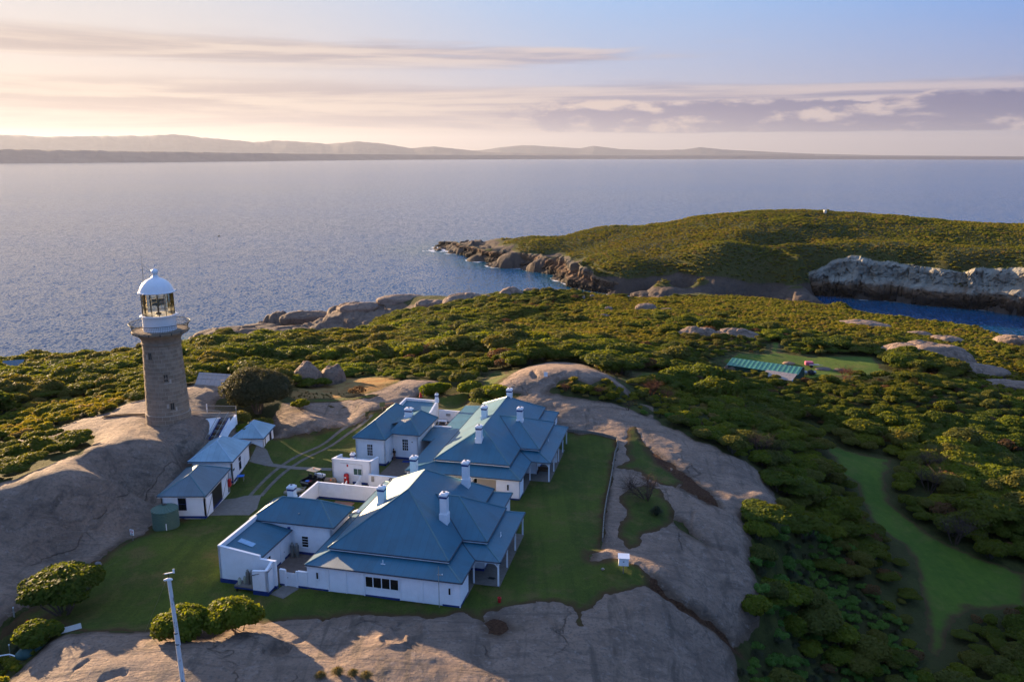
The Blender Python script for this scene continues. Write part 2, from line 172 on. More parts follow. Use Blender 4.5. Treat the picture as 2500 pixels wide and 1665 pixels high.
ROCK = {'knoll': [(-100.0,70.0),(-80.0,84.0),(-68.15,102.16),(-67.26,105.13),(-64.39,106.09),(-63.67,109.45),(-61.97,111.99),(-58.73,112.38),(-57.69,117.65),(-56.27,119.75),(-54.2,130.03),(-54.31,136.11),(-53.61,144.35),(-47.4,137.85),(-44.93,131.76),(-47.1,123.06),(-45.38,117.66),(-40.25,110.02),(-35.97,110.75),(-34.0,116.0),(-37.0,98.0),(-38.0,88.0),(-41.21,83.71),(-42.44,82.78),(-43.15,79.22),(-43.53,76.41),(-44.7,72.99),(-46.78,69.93),(-47.28,67.14),(-60.0,55.0),(-80.0,55.0)],'slab': [(-37.65,127.62),(-34.62,128.87),(-25.95,134.19),(-23.08,137.47),(-20.2,145.09),(-13.06,143.34),(-13.42,139.09),(-16.25,135.63),(-17.3,131.33),(-21.1,126.13),(-23.43,124.26),(-22.92,122.35),(-25.16,119.19),(-30.65,116.01),(-32.55,115.51),(-34.84,112.85),(-37.33,119.33)],'front': [(-31.72,65.13),(-33.81,64.35),(-35.94,63.95),(-37.43,63.51),(-39.75,62.46),(-41.03,58.01),(-30.0,40.0),(0.0,30.0),(14.0,36.0),(21.82,68.14),(21.83,68.82),(21.68,71.04),(25.5,76.3),(26.43,77.29),(27.54,83.31),(28.11,87.07),(29.14,90.16),(28.7,92.3),(29.06,94.42),(31.1,96.42),(34.75,97.52),(36.87,104.64),(37.17,109.89),(37.37,111.97),(36.16,112.99),(34.33,114.07),(31.22,113.43),(30.22,115.42),(27.88,116.34),(27.27,117.84),(26.5,120.22),(23.5,121.09),(22.84,123.67),(23.72,130.02),(20.86,131.59),(19.34,131.26),(20.88,135.21),(18.94,137.51),(16.84,152.2),(15.02,169.59),(7.32,167.39),(1.8,156.74),(-0.85,136.16),(-4.43,131.98),(-7.74,131.14),(2.0,128.55),(-6.6,122.31),(-2.09,115.12),(8.54,117.36),(10.25,113.2),(11.93,95.99),(9.32,80.71),(6.15,73.8),(-5.74,68.28),(-24.82,68.07)]}
HOLE = {'hollow': [(-90.0,80.0),(-67.68,101.41),(-65.22,104.11),(-59.59,103.97),(-56.45,103.41),(-55.09,101.27),(-53.61,97.57),(-52.17,92.76),(-53.97,91.62),(-55.01,89.5),(-55.75,85.93),(-57.53,85.36),(-75.0,80.0)],'domegap': [(5.95,128.63),(7.94,131.97),(10.43,132.89),(13.1,131.59),(16.33,136.3),(17.65,134.71),(19.59,133.11),(21.4,131.04),(23.34,126.19),(21.59,123.71),(19.24,125.73),(16.72,126.94),(12.95,126.8),(9.39,127.6)],'bracken': [(22.13,106.67),(23.46,104.45),(24.68,101.99),(26.1,98.4),(25.99,95.58),(24.66,95.29),(23.76,97.79),(21.85,99.19),(22.64,101.23),(21.48,102.34)],'footgap': [(18.78,111.76),(20.44,109.2),(22.13,106.67),(21.48,102.34),(20.09,103.87),(19.01,107.62)],'pit': [(-2.36,66.55),(-1.94,64.85),(-1.06,64.59),(-0.29,65.13),(0.07,65.66),(-0.94,67.16),(-1.7,67.41)],'seam1': [(13.84,75.23),(14.9,74.07),(15.89,73.12),(17.43,72.5),(19.83,72.85),(21.29,72.64),(22.68,72.09),(21.34,71.06),(19.8,71.76),(17.29,71.81),(15.35,72.41),(13.87,73.36)],'seam2': [(19.08,89.78),(20.0,89.49),(20.91,86.86),(22.33,84.7),(22.01,84.33),(20.3,86.23),(19.19,87.83)],'dipleft': [(-20.7,126.54),(-21.06,124.57),(-21.63,126.08)]}
DRY = {'dry': [(-38.85,133.51),(-37.24,139.2),(-34.18,145.32),(-32.37,151.65),(-28.24,151.26),(-20.92,146.46),(-23.08,137.47),(-26.42,134.43),(-29.34,133.17),(-35.14,130.96),(-37.51,131.12)]}
LOW = {'heath': [(-7.09,275.14),(13.78,335.61),(32.21,370.32),(73.2,573.05),(123.44,537.21),(120.83,380.97),(225.35,522.51),(169.91,301.12),(165.03,254.6),(120.34,182.64),(118.38,192.63),(129.62,237.78),(132.87,256.69),(119.79,257.28),(108.55,280.73),(88.67,277.41),(75.14,274.99),(72.1,298.23),(57.29,285.25),(43.1,238.0),(36.45,227.03),(29.21,245.8),(20.58,233.98),(10.87,233.39),(1.1,211.69)],'valley': [(34.44,97.23),(40.19,103.72),(44.82,103.31),(43.95,97.95),(46.11,93.78),(47.19,87.89),(46.13,80.54),(37.55,76.78),(22.39,68.6),(22.32,71.53),(26.43,77.29),(27.54,83.31),(28.11,87.07)],'left': [(-68.15,102.16),(-64.39,106.09),(-61.97,111.99),(-57.69,117.65),(-62.94,130.25),(-69.73,132.53),(-79.92,137.92),(-85.96,137.04),(-83.87,126.83)],'gully': [(5.95,128.63),(7.94,131.97),(10.43,132.89),(13.1,131.59),(16.33,136.3),(17.65,134.71),(19.59,133.11),(21.4,131.04),(23.34,126.19),(21.59,123.71),(19.24,125.73),(16.72,126.94),(12.95,126.8),(9.39,127.6)],'foot': [(22.98,128.08),(29.77,124.76),(32.33,118.97),(35.88,138.58),(36.11,159.87),(25.88,140.77)],'lowleft': [(-48.31,66.26),(-45.65,68.14),(-44.19,69.02),(-39.9,64.98),(-37.43,63.51),(-39.75,62.46),(-41.03,58.01),(-42.22,56.89)]}
BOULDERS = [(-38.2,412.4,-33.65,8.2,4.5,2.74),(-22.6,393.1,-29.54,21.9,12.1,7.22),(-12.7,388.6,-27.75,6.2,4.9,3.7),(-0.2,388.6,-26.28,11.7,8.8,6.58),(10.2,402.7,-26.29,8.5,4.8,3.58),(23.1,395.5,-25.45,6.3,3.6,2.71),(29.5,394.7,-25.38,3.6,2.7,2.0),(33.6,376.3,-24.78,1.7,2.2,1.71),(38.1,380.9,-24.98,2.4,2.6,1.99),(40.6,336.1,-22.42,3.6,2.6,1.93),(56.6,337.6,-22.26,9.1,5.0,3.34),(23.7,300.4,-19.15,3.7,2.0,1.42),(36.2,310.8,-20.04,3.8,2.1,1.23),(91.6,549.6,-52.38,20.2,11.1,2.8),(57.7,245.9,-13.81,11.9,6.5,4.36),(70.3,247.7,-14.25,14.2,7.8,3.76),(117.8,225.7,-15.67,24.0,13.2,6.67),(125.4,216.5,-16.36,20.7,11.4,2.83),(129.0,292.9,-19.54,17.7,9.7,2.12),(139.7,272.3,-18.75,8.4,4.6,1.73),(144.7,263.5,-18.5,10.4,5.7,1.71),(128.9,200.7,-16.83,16.3,9.0,2.17),(165.8,260.1,-19.56,12.6,6.9,4.21),(84.6,136.9,-14.5,4.3,2.5,1.7),(90.9,135.2,-15.0,5.6,3.2,2.22),(58.0,204.9,-13.16,4.9,2.7,1.79),(-148.3,435.4,-55.14,47.9,26.4,6.35),(-115.7,450.6,-50.8,29.5,16.2,5.66),(-116.7,414.0,-54.07,44.3,24.4,12.77),(-82.2,431.1,-40.2,21.2,11.6,5.14),(-60.5,441.9,-37.02,26.8,14.7,3.59),(-42.1,415.5,-34.64,15.9,8.8,3.65),(-37.9,144.6,0.35,6.1,5.2,3.69),(-33.7,147.5,-0.14,4.4,4.5,3.21),(10.4,203.3,-7.55,15.1,8.3,1.81),(64.1,332.3,-21.81,4.8,2.7,1.13)]
PITS = [(-19.9, 61.0, 1.15, 0.7), (-9.3, 64.5, 1.2, 0.12), (-10.3, 62.7, 1.0, 0.12)]
CRACK_LINES = [([(-1.45,68.26),(1.02,68.37),(3.06,67.36),(3.77,66.07),(4.85,65.12),(5.93,64.51),(7.54,64.48),(9.03,63.37)],0.35,0.22),([(0.11,65.57),(1.48,65.17),(3.21,64.81),(4.46,64.89),(5.93,64.51)],0.3,0.2),([(14.68,73.4),(16.47,72.44),(18.69,72.24),(20.92,72.45),(22.49,72.23)],1.3,0.9),([(19.34,90.23),(20.72,87.26),(22.34,85.07),(24.58,84.35),(27.74,84.9)],0.5,0.35),([(22.04,92.27),(20.63,87.23)],0.3,0.35),([(25.48,88.48),(23.81,84.8)],0.22,0.2),([(17.0,78.13),(19.88,77.6),(21.9,76.53),(23.44,75.96)],0.5,0.12),([(8.78,70.2),(11.42,70.04),(13.97,69.29),(15.83,68.35),(17.13,67.39)],0.35,0.1),([(12.75,69.98),(12.29,67.44)],0.25,0.15),([(11.19,70.27),(10.69,68.55)],0.25,0.15),([(0.8,129.68),(4.35,130.69),(6.79,132.56),(9.31,134.69)],0.35,0.3),([(3.78,136.33),(3.94,133.17)],0.6,0.6),([(8.73,118.19),(12.15,117.8),(14.99,116.36)],0.3,0.2),([(30.31,112.46),(29.28,106.21)],0.25,0.2),([(19.49,98.5),(22.66,97.82),(25.47,96.46),(28.36,94.76)],0.7,0.4),([(23.78,120.03),(23.51,115.12)],0.3,0.2),([(-17.37,66.77),(-17.72,64.99),(-18.43,62.71),(-19.64,61.78)],0.3,0.2),([(-7.67,64.77),(-7.06,65.16)],0.2,0.15),([(-37.64,59.24),(-37.68,60.28),(-36.72,61.19)],0.3,0.25),([(-35.14,56.92),(-34.93,57.76),(-34.44,58.56)],0.3,0.25),([(-35.43,59.22),(-34.55,59.77)],0.25,0.2),([(-32.09,56.18),(-30.89,56.71),(-30.47,56.63)],0.25,0.2)]
CLIFF_LINES = [[(189.8,590.2,6),(201.9,581.2,12),(215.7,574.2,20),(226.9,569.1,25),(237.7,564.1,27),(251.0,557.5,27),(262.3,551.0,26),(274.6,541.6,26),(285.8,531.0,25),(294.7,522.3,25),(304.1,515.2,25),(313.2,508.3,26),(322.1,501.5,26),(331.7,492.4,26),(345.1,482.3,24)],[(-78.3,903.2,4),(-60.5,856.0,7),(-49.7,820.1,8),(-31.6,780.8,9),(-16.3,750.7,10),(3.7,731.0,11),(22.1,714.9,12),(28.1,691.9,11),(39.2,670.3,15),(43.5,632.9,17),(50.0,612.8,15),(60.8,595.7,11),(74.9,586.5,8),(92.8,586.5,5)]]
FENCE_LINE = [(10.0, 82.4), (10.8, 88.3), (11.7, 93.4), (12.6, 97.7), (13.5, 102.4), (14.5, 107.9), (15.2, 110.5), (15.4, 113.1), (13.4, 114.7), (11.1, 116.0), (8.5, 117.1)]
# ---------------------------------------------------------------- terrain: height and cover of the island
def _hash(ix, iy, iz, seed):
    h = (ix.astype(np.int64) * 374761393 + iy.astype(np.int64) * 668265263 + iz.astype(np.int64) * 2147483647 + seed * 974634777) & 0xFFFFFFFF
    h = ((h ^ (h >> 13)) * 1274126177) & 0xFFFFFFFF
    h = (h ^ (h >> 16)) & 0xFFFFFFFF
    return h.astype(np.float64) / 4294967295.0


def vnoise(x, y, seed=0):
    """smooth value noise in 2D, range -1..1"""
    x = np.asarray(x, float); y = np.asarray(y, float)
    ix = np.floor(x); iy = np.floor(y); fx = x - ix; fy = y - iy
    ux = fx * fx * fx * (fx * (fx * 6 - 15) + 10); uy = fy * fy * fy * (fy * (fy * 6 - 15) + 10)
    z = np.zeros_like(ix)
    a = _hash(ix, iy, z, seed); b = _hash(ix + 1, iy, z, seed); c = _hash(ix, iy + 1, z, seed); d = _hash(ix + 1, iy + 1, z, seed)
    return ((a + (b - a) * ux) * (1 - uy) + (c + (d - c) * ux) * uy) * 2 - 1


def fbm(x, y, octs=4, seed=0, gain=0.5):
    s = 0; a = 1; n = 0
    for i in range(octs):
        cx, sx = math.cos(0.7 * i + 0.3), math.sin(0.7 * i + 0.3)
        s = s + a * vnoise(x * cx - y * sx + 17.3 * i, x * sx + y * cx - 9.1 * i, seed + i)
        n += a; a *= gain; x = x * 2.03; y = y * 2.03
    return s / n


def worley(x, y, seed=0):
    """distance to the nearest and second nearest cell point, and the cell's own random value"""
    ix = np.floor(x); iy = np.floor(y)
    f1 = np.full(np.shape(x), 9.0); f2 = f1.copy(); idv = np.zeros(np.shape(x))
    for dx in (-1, 0, 1):
        for dy in (-1, 0, 1):
            cx = ix + dx; cy = iy + dy; zz = np.zeros_like(cx)
            px = cx + _hash(cx, cy, zz, seed); py = cy + _hash(cx, cy, zz, seed + 91)
            d = np.hypot(px - x, py - y)
            m = d < f1
            f2 = np.where(m, f1, np.minimum(f2, d)); idv = np.where(m, _hash(cx, cy, zz, seed + 7), idv); f1 = np.where(m, d, f1)
    return f1, f2, idv


_CPA = np.array(CONTROL, float)


def _scale_c(x, y):
    return np.maximum(2.5, 0.012 * np.hypot(x, y))


def _fit():
    P = _CPA; n = len(P)
    d2 = (P[:, None, 0] - P[None, :, 0]) ** 2 + (P[:, None, 1] - P[None, :, 1]) ** 2
    K = -np.sqrt(d2 + _scale_c(P[:, 0], P[:, 1])[None, :] ** 2)
    A = np.zeros((n + 1, n + 1)); A[:n, :n] = K + np.eye(n) * 1e-3; A[:n, n] = 1; A[n, :n] = 1
    return np.linalg.solve(A, np.append(P[:, 2], 0))


_WT = _fit()


def base_height(x, y):
    x = np.asarray(x, float); y = np.asarray(y, float); shp = x.shape
    x = x.ravel(); y = y.ravel(); res = np.empty_like(x); P = _CPA
    c2 = _scale_c(P[:, 0], P[:, 1]) ** 2
    for i in range(0, len(x), 8000):
        d2 = (x[i:i + 8000, None] - P[None, :, 0]) ** 2 + (y[i:i + 8000, None] - P[None, :, 1]) ** 2
        res[i:i + 8000] = -np.sqrt(d2 + c2) @ _WT[:-1] + _WT[-1]
    return res.reshape(shp)
# ---------------------------------------------------------------- materials of the setting
def new_mat(name):
    m = bpy.data.materials.new(name); m.use_nodes = True
    n = NT(m.node_tree); n.n.clear()
    o = n.add('ShaderNodeOutputMaterial')
    return m, n, o


def principled(n, o, color, rough=0.8, spec=0.3, normal=None, metallic=0.0):
    p = n.add('ShaderNodeBsdfPrincipled')
    for k, v in (('Base Color', color), ('Roughness', rough), ('Specular IOR Level', spec), ('Metallic', metallic)):
        if isinstance(v, bpy.types.NodeSocket): n.l.new(v, p.inputs[k])
        else: p.inputs[k].default_value = (*v, 1) if isinstance(v, tuple) and len(v) == 3 else v
    if normal is not None: n.l.new(normal, p.inputs['Normal'])
    n.l.new(p.outputs[0], o.inputs[0])
    return p


def bump(n, h, strength=0.5, dist=0.1, normal=None):
    b = n.add('ShaderNodeBump'); b.inputs['Strength'].default_value = strength; b.inputs['Distance'].default_value = dist
    n.l.new(h, b.inputs['Height'])
    if normal is not None: n.l.new(normal, b.inputs['Normal'])
    return b.outputs[0]


def pos(n):
    return n.add('ShaderNodeNewGeometry').outputs['Position']


def attr(n, name):
    return n.add('ShaderNodeAttribute', attribute_name=name).outputs['Fac']


def granite(name, warm=1.0, dark=1.0):
    m, n, o = new_mat(name)
    p = pos(n)
    big = n.noise(p, 0.045, 5, 0.6)
    mid = n.noise(p, 0.35, 6, 0.62)
    fine = n.noise(p, 3.2, 6, 0.7)
    grain = n.noise(p, 11.0, 3, 0.7)
    st = n.mapping(p, scale=(0.55, 0.09, 0.55), rot=(0, 0, R(38)))          # run-off streaks down the slope
    streak = n.noise(st, 1.0, 6, 0.62, dist=0.6)
    a = n.mix(n.ramp(big, 0.3, 0.7), (0.205 * dark, 0.146 * dark, 0.112 * dark), (0.305 * dark, 0.208 * dark, 0.150 * dark))
    a = n.mix(n.ramp(mid, 0.35, 0.72), a, (0.350 * dark, 0.246 * dark, 0.182 * dark))
    a = n.mix(n.math('MULTIPLY', n.ramp(fine, 0.47, 0.66), 0.72), a, (0.135 * dark, 0.112 * dark, 0.098 * dark))
    a = n.mix(n.math('MULTIPLY', n.ramp(streak, 0.52, 0.68), 0.72), a, (0.105 * dark, 0.080 * dark, 0.062 * dark))
    a = n.mix(n.math('MULTIPLY', n.ramp(grain, 0.56, 0.75), 0.35), a, (0.36 * dark, 0.30 * dark, 0.26 * dark))
    lich = n.ramp(n.noise(p, 0.8, 5, 0.7), 0.62, 0.74)
    a = n.mix(n.math('MULTIPLY', lich, 0.35), a, (0.20 * dark, 0.175 * dark, 0.10 * dark))
    e = attr(n, 'edge')                                                       # soil washed over the rim of the rock
    rim = n.math('SUBTRACT', 1.0, n.ramp(n.math('ADD', e, n.math('MULTIPLY', mid, -1.3)), -0.6, 0.55))
    a = n.mix(n.math('MULTIPLY', rim, 0.75), a, (0.085, 0.052, 0.030))
    sepz = n.add('ShaderNodeSeparateXYZ'); n.l.new(p, sepz.inputs[0])
    tide = n.math('SUBTRACT', 1.0, n.ramp(n.math('ADD', sepz.outputs[2], n.math('MULTIPLY', mid, 9.0)), -54.0, -41.0))
    a = n.mix(n.math('MULTIPLY', tide, 0.85), a, (0.050, 0.036, 0.028))
    lay = n.noise(n.mapping(p, scale=(0.10, 0.75, 0.9), rot=(0, 0, R(-28))), 1.0, 7, 0.68, dist=0.8)      # weathered sheeting
    pit = n.noise(p, 1.3, 7, 0.72)
    vor = n.add('ShaderNodeTexVoronoi', feature='DISTANCE_TO_EDGE'); vor.inputs['Scale'].default_value = 0.075
    wob = n.vmath('ADD', p, n.vmath('SCALE', n.add('ShaderNodeTexNoise', ins={'Vector': p, 'Scale': 0.35, 'Detail': 5.0}).outputs['Color'])); wob.node.inputs[1].links[0].from_node.inputs[3].default_value = 4.0
    n.l.new(n.mapping(wob, scale=(1, 0.45, 1), rot=(0, 0, R(32))), vor.inputs['Vector'])
    joint = n.math('SUBTRACT', 1.0, n.ramp(vor.outputs['Distance'], 0.0, 0.008))
    joint = n.math('MULTIPLY', joint, n.ramp(n.noise(p, 0.12, 3, 0.5), 0.50, 0.60))
    a = n.mix(n.math('MULTIPLY', joint, 0.5), a, (0.045, 0.034, 0.026))
    a = n.mix(n.math('MULTIPLY', n.ramp(lay, 0.50, 0.64), 0.58), a, (0.12 * dark, 0.092 * dark, 0.075 * dark))
    a = n.mix(n.math('MULTIPLY', n.ramp(pit, 0.54, 0.68), 0.50), a, (0.40 * dark, 0.32 * dark, 0.27 * dark))
    sy = n.add('ShaderNodeSeparateXYZ'); n.l.new(p, sy.inputs[0])
    a = n.mix(n.math('MULTIPLY', n.ramp(sy.outputs[1], 500.0, 560.0), 0.70), a, (0.040, 0.030, 0.024))      # the headland's rock is dark
    h = n.math('ADD', n.math('MULTIPLY', mid, 0.55), n.math('ADD', n.math('MULTIPLY', fine, 0.20), n.math('MULTIPLY', lay, 0.75)))
    h = n.math('ADD', h, n.math('ADD', n.math('MULTIPLY', pit, 0.42), n.math('MULTIPLY', joint, -0.35)))
    nb = bump(n, h, 0.9, 0.85)
    nb = bump(n, grain, 0.35, 0.07, nb)
    principled(n, o, a, 0.85, 0.25, nb)
    return m


def grass_mat(name, c0, c1, dry):
    m, n, o = new_mat(name)
    p = pos(n)
    big = n.noise(p, 0.09, 5, 0.6)
    mid = n.noise(p, 0.9, 5, 0.65)
    fine = n.noise(n.mapping(p, scale=(1.0, 0.45, 1.0), rot=(0, 0, R(35))), 9.0, 4, 0.7)
    mow = n.noise(n.mapping(p, scale=(0.9, 0.06, 0.9), rot=(0, 0, R(-18))), 1.1, 2, 0.5)
    a = n.mix(n.ramp(big, 0.32, 0.68), c0, c1)
    a = n.mix(n.math('MULTIPLY', n.ramp(mow, 0.45, 0.62), 0.35), a, tuple(0.72 * c for c in c0))
    a = n.mix(n.math('MULTIPLY', n.ramp(mid, 0.52, 0.78), 0.55), a, tuple(1.35 * c for c in c1))
    a = n.mix(n.math('MULTIPLY', n.ramp(n.noise(p, 0.22, 6, 0.72), 0.48, 0.70), 0.80), a, dry)
    a = n.mix(n.math('MULTIPLY', n.ramp(fine, 0.45, 0.72), 0.6), a, tuple(0.40 * c for c in c0))
    sx = n.add('ShaderNodeSeparateXYZ'); n.l.new(p, sx.inputs[0])
    lush = n.ramp(sx.outputs[0], 34.0, 44.0)                                   # ranker grass down in the valley
    a = n.mix(n.math('MULTIPLY', lush, 0.40), a, n.mix(n.ramp(mid, 0.3, 0.7), (0.050, 0.130, 0.010), (0.085, 0.165, 0.014)))
    e = attr(n, 'edge')
    rim = n.math('SUBTRACT', 1.0, n.ramp(n.math('ADD', e, n.math('MULTIPLY', mid, -1.5)), -0.75, 0.45))
    a = n.mix(n.math('MULTIPLY', rim, 0.9), a, (0.070, 0.036, 0.018))
    nb = bump(n, n.math('ADD', fine, n.math('MULTIPLY', mid, 1.6)), 0.75, 0.12)
    principled(n, o, a, 0.9, 0.15, nb)
    return m


def scrub_mat():
    m, n, o = new_mat('scrub_ground')
    p = pos(n)
    mid = n.noise(p, 0.5, 5, 0.65); fine = n.noise(p, 4.0, 5, 0.7); big = n.noise(p, 0.03, 4, 0.6)
    a = n.mix(n.ramp(mid, 0.35, 0.7), (0.034, 0.042, 0.012), (0.072, 0.080, 0.020))
    a = n.mix(n.ramp(big, 0.4, 0.7), a, (0.060, 0.058, 0.020))
    a = n.mix(n.math('MULTIPLY', n.ramp(fine, 0.5, 0.75), 0.5), a, (0.075, 0.055, 0.028))
    d = attr(n, 'dry')
    dcol = n.mix(n.ramp(mid, 0.3, 0.7), (0.30, 0.15, 0.050), (0.34, 0.23, 0.085))
    dcol = n.mix(n.math('MULTIPLY', n.ramp(fine, 0.55, 0.75), 0.5), dcol, (0.13, 0.075, 0.03))
    a = n.mix(d, a, dcol)
    br = attr(n, 'bracken')
    a = n.mix(br, a, n.mix(n.ramp(fine, 0.3, 0.7), (0.045, 0.022, 0.013), (0.11, 0.055, 0.03)))
    nb = bump(n, n.math('ADD', fine, n.math('MULTIPLY', mid, 2.0)), 0.9, 0.3)
    principled(n, o, a, 0.9, 0.1, nb)
    return m


def sea_mat():
    m, n, o = new_mat('sea_water')
    p = pos(n)
    a = n.mapping(p, scale=(1.0, 0.42, 1.0), rot=(0, 0, R(-12)))
    b = n.mapping(p, scale=(1.0, 0.5, 1.0), rot=(0, 0, R(22)))
    gust = n.noise(n.mapping(p, scale=(0.22, 1.0, 1.0), rot=(0, 0, R(6))), 0.0028, 5, 0.6)
    def slope(vec, sc, det):
        nd = n.add('ShaderNodeTexNoise'); n.l.new(vec, nd.inputs['Vector']); nd.inputs['Scale'].default_value = sc; nd.inputs['Detail'].default_value = det; nd.inputs['Roughness'].default_value = 0.62
        return n.vmath('SUBTRACT', nd.outputs['Color'], (0.5, 0.5, 0.5))
    sl = n.vmath('ADD', n.vmath('MULTIPLY', slope(a, 0.11, 3), (0.12, 0.26, 0.0)), n.vmath('MULTIPLY', slope(b, 0.75, 4), (0.62, 1.10, 0.0)))
    sl = n.vmath('SCALE', sl); n.l.new(n.math('ADD', n.math('MULTIPLY', gust, 0.9), 0.55), sl.node.inputs[3])
    nb = n.vmath('NORMALIZE', n.vmath('ADD', sl, (0.0, 0.0, 1.0)))
    foam = attr(n, 'foam')
    fo = n.ramp(n.math('ADD', foam, n.math('MULTIPLY', n.noise(p, 0.16, 6, 0.7), 0.8)), 0.98, 1.18)
    col = n.mix(n.ramp(gust, 0.35, 0.65), (0.003, 0.052, 0.140), (0.004, 0.062, 0.165))
    col = n.mix(attr(n, 'shallow'), col, (0.010, 0.075, 0.100))
    col = n.mix(fo, col, (0.75, 0.75, 0.75))
    pr = principled(n, o, col, n.math('ADD', n.math('MULTIPLY', fo, 0.6), 0.14), 0.20, nb)
    pr.inputs['IOR'].default_value = 1.333
    return m


MAT = {}
MAT['granite'] = granite('granite', dark=0.94)
MAT['shore'] = granite('shore_granite', dark=0.62)
MAT['lawn'] = grass_mat('mown_grass', (0.044, 0.066, 0.010), (0.082, 0.108, 0.013), (0.135, 0.098, 0.034))
MAT['scrub'] = scrub_mat()
MAT['sea'] = sea_mat()
# ---------------------------------------------------------------- helpers: objects
def tag(o, label=None, cat=None, group=None, kind=None):
    if label: o['label'] = label
    if cat: o['category'] = cat
    if group: o['group'] = group
    if kind: o['kind'] = kind
    return o


def link_mesh(name, V, F, mat, smooth=False, parent=None, kind=None, attrs=None):
    """V (n,3) array, F (m,3) array or list of faces"""
    me = bpy.data.meshes.new(name)
    V = np.asarray(V, np.float32)
    if isinstance(F, np.ndarray):
        k = F.shape[1]
        me.vertices.add(len(V)); me.vertices.foreach_set('co', V.ravel())
        me.loops.add(F.size); me.loops.foreach_set('vertex_index', F.astype(np.int32).ravel())
        me.polygons.add(len(F)); me.polygons.foreach_set('loop_start', np.arange(0, F.size, k, dtype=np.int32))
        me.update(calc_edges=True)
    else:
        me.from_pydata([tuple(v) for v in V], [], F)
    if attrs:
        for an, av in attrs.items():
            at_ = me.attributes.new(an, 'FLOAT', 'POINT'); at_.data.foreach_set('value', np.asarray(av, np.float32))
    me.polygons.foreach_set('use_smooth', np.full(len(me.polygons), bool(smooth)))
    if mat is not None: me.materials.append(mat)
    o = bpy.data.objects.new(name, me); COL.objects.link(o)
    if parent is not None: o.parent = parent
    if kind: o['kind'] = kind
    return o


# ---------------------------------------------------------------- the island
def poly_sd(x, y, poly, far=12.0):
    """signed distance to a polygon, positive inside, -far well outside"""
    P = np.array(poly); res = np.full(x.shape, -far)
    m = (x > P[:, 0].min() - far) & (x < P[:, 0].max() + far) & (y > P[:, 1].min() - far) & (y < P[:, 1].max() + far)
    X = x[m]; Y = y[m]
    d = np.full(X.shape, 1e9); ins = np.zeros(X.shape, bool)
    for i in range(len(P)):
        ax, ay = P[i]; bx, by = P[(i + 1) % len(P)]
        ex, ey = bx - ax, by - ay
        t = np.clip(((X - ax) * ex + (Y - ay) * ey) / (ex * ex + ey * ey + 1e-9), 0, 1)
        d = np.minimum(d, np.hypot(X - ax - t * ex, Y - ay - t * ey))
        c = ((ay > Y) != (by > Y)) & (X < ex * (Y - ay) / (ey if abs(ey) > 1e-9 else 1e-9) + ax)
        ins ^= c
    res[m] = np.where(ins, d, -d)
    return np.maximum(res, -far)


def line_d(x, y, pts):
    d = np.full(x.shape, 1e3)
    for (ax, ay), (bx, by) in zip(pts[:-1], pts[1:]):
        ex, ey = bx - ax, by - ay
        t = np.clip(((x - ax) * ex + (y - ay) * ey) / (ex * ex + ey * ey + 1e-9), 0, 1)
        d = np.minimum(d, np.hypot(x - ax - t * ex, y - ay - t * ey))
    return d


def cover(x, y, z):
    """fields > 0 inside: lawn, bare rock, plus dry grass and low heath"""
    big = lambda D: np.max([poly_sd(x, y, p) for p in D.values()], axis=0)
    n1 = vnoise(x * 0.8, y * 0.8, 3) * 0.40 + vnoise(x * 2.3, y * 2.3, 4) * 0.18
    lawn = big(LAWN)
    lawn = np.where(np.hypot(x, y) > 150, lawn + n1 * 1.6, lawn + n1 * 0.9)
    rock = big(ROCK) + n1
    hole = big(HOLE) + n1 * 0.8
    rock = np.minimum(rock, -hole)
    nf = fbm(x / 26, y / 26, 4, 21)
    coast = np.where(np.hypot(x, y) > 300, (np.where((x < -45) & (y < 480), -37.0, -46.5) + nf * 6.5 - z) * 0.5, -12.0)
    dry = big(DRY) + n1 * 2
    low = np.max([poly_sd(x, y, p) for p in LOW.values()], axis=0)
    return lawn, np.clip(rock, -12, 12), np.clip(coast, -12, 12), dry, low


def relief(x, y, z, lawn, rock, coast):
    """small relief added to the surveyed surface"""
    r = np.clip(rock + 0.3, 0, 2.5) / 2.5
    near = r * (0.22 * fbm(x / 7.0, y / 7.0, 4, 5) + 0.05 * fbm(x / 1.2, y / 1.2, 3, 6) + 0.22)
    # sheet joints: low steps that run along the slope
    u = x * 0.55 + y * 0.83 + 2.2 * fbm(x / 11, y / 11, 3, 8)
    st = np.mod(u / 5.2, 1.0)
    near = near + r * 0.16 * np.where(st < 0.93, st / 0.93, (1 - st) / 0.07)
    s = np.clip(-np.maximum(np.maximum(rock, coast), lawn), 0, 4) / 4
    bumpy = s * 0.45 * fbm(x / 9, y / 9, 3, 9)
    c = np.clip(coast, 0, 5) / 5
    f1, f2, idv = worley(x / 11.0, y / 11.0, 12)
    g1, g2, idg = worley(x / 4.5, y / 4.5, 13)
    rocks = c * ((idv - 0.45) * 7.0 + np.minimum((f2 - f1) * 6, 1.6) - 1.2 + (idg - 0.5) * 2.4 + np.minimum((g2 - g1) * 3, .8) + 1.6 * fbm(x / 18, y / 18, 3, 14))
    rocks = np.where(z < -59, rocks * 0.25, rocks)
    farh = np.clip((np.hypot(x, y) - 480) / 60, 0, 1) * np.clip(-coast, 0, 6) / 6
    return near + bumpy + rocks + farh * (1.6 * fbm(x / 40, y / 40, 4, 15) + 0.8 * fbm(x / 9, y / 9, 2, 16))


CRACKS = CRACK_LINES


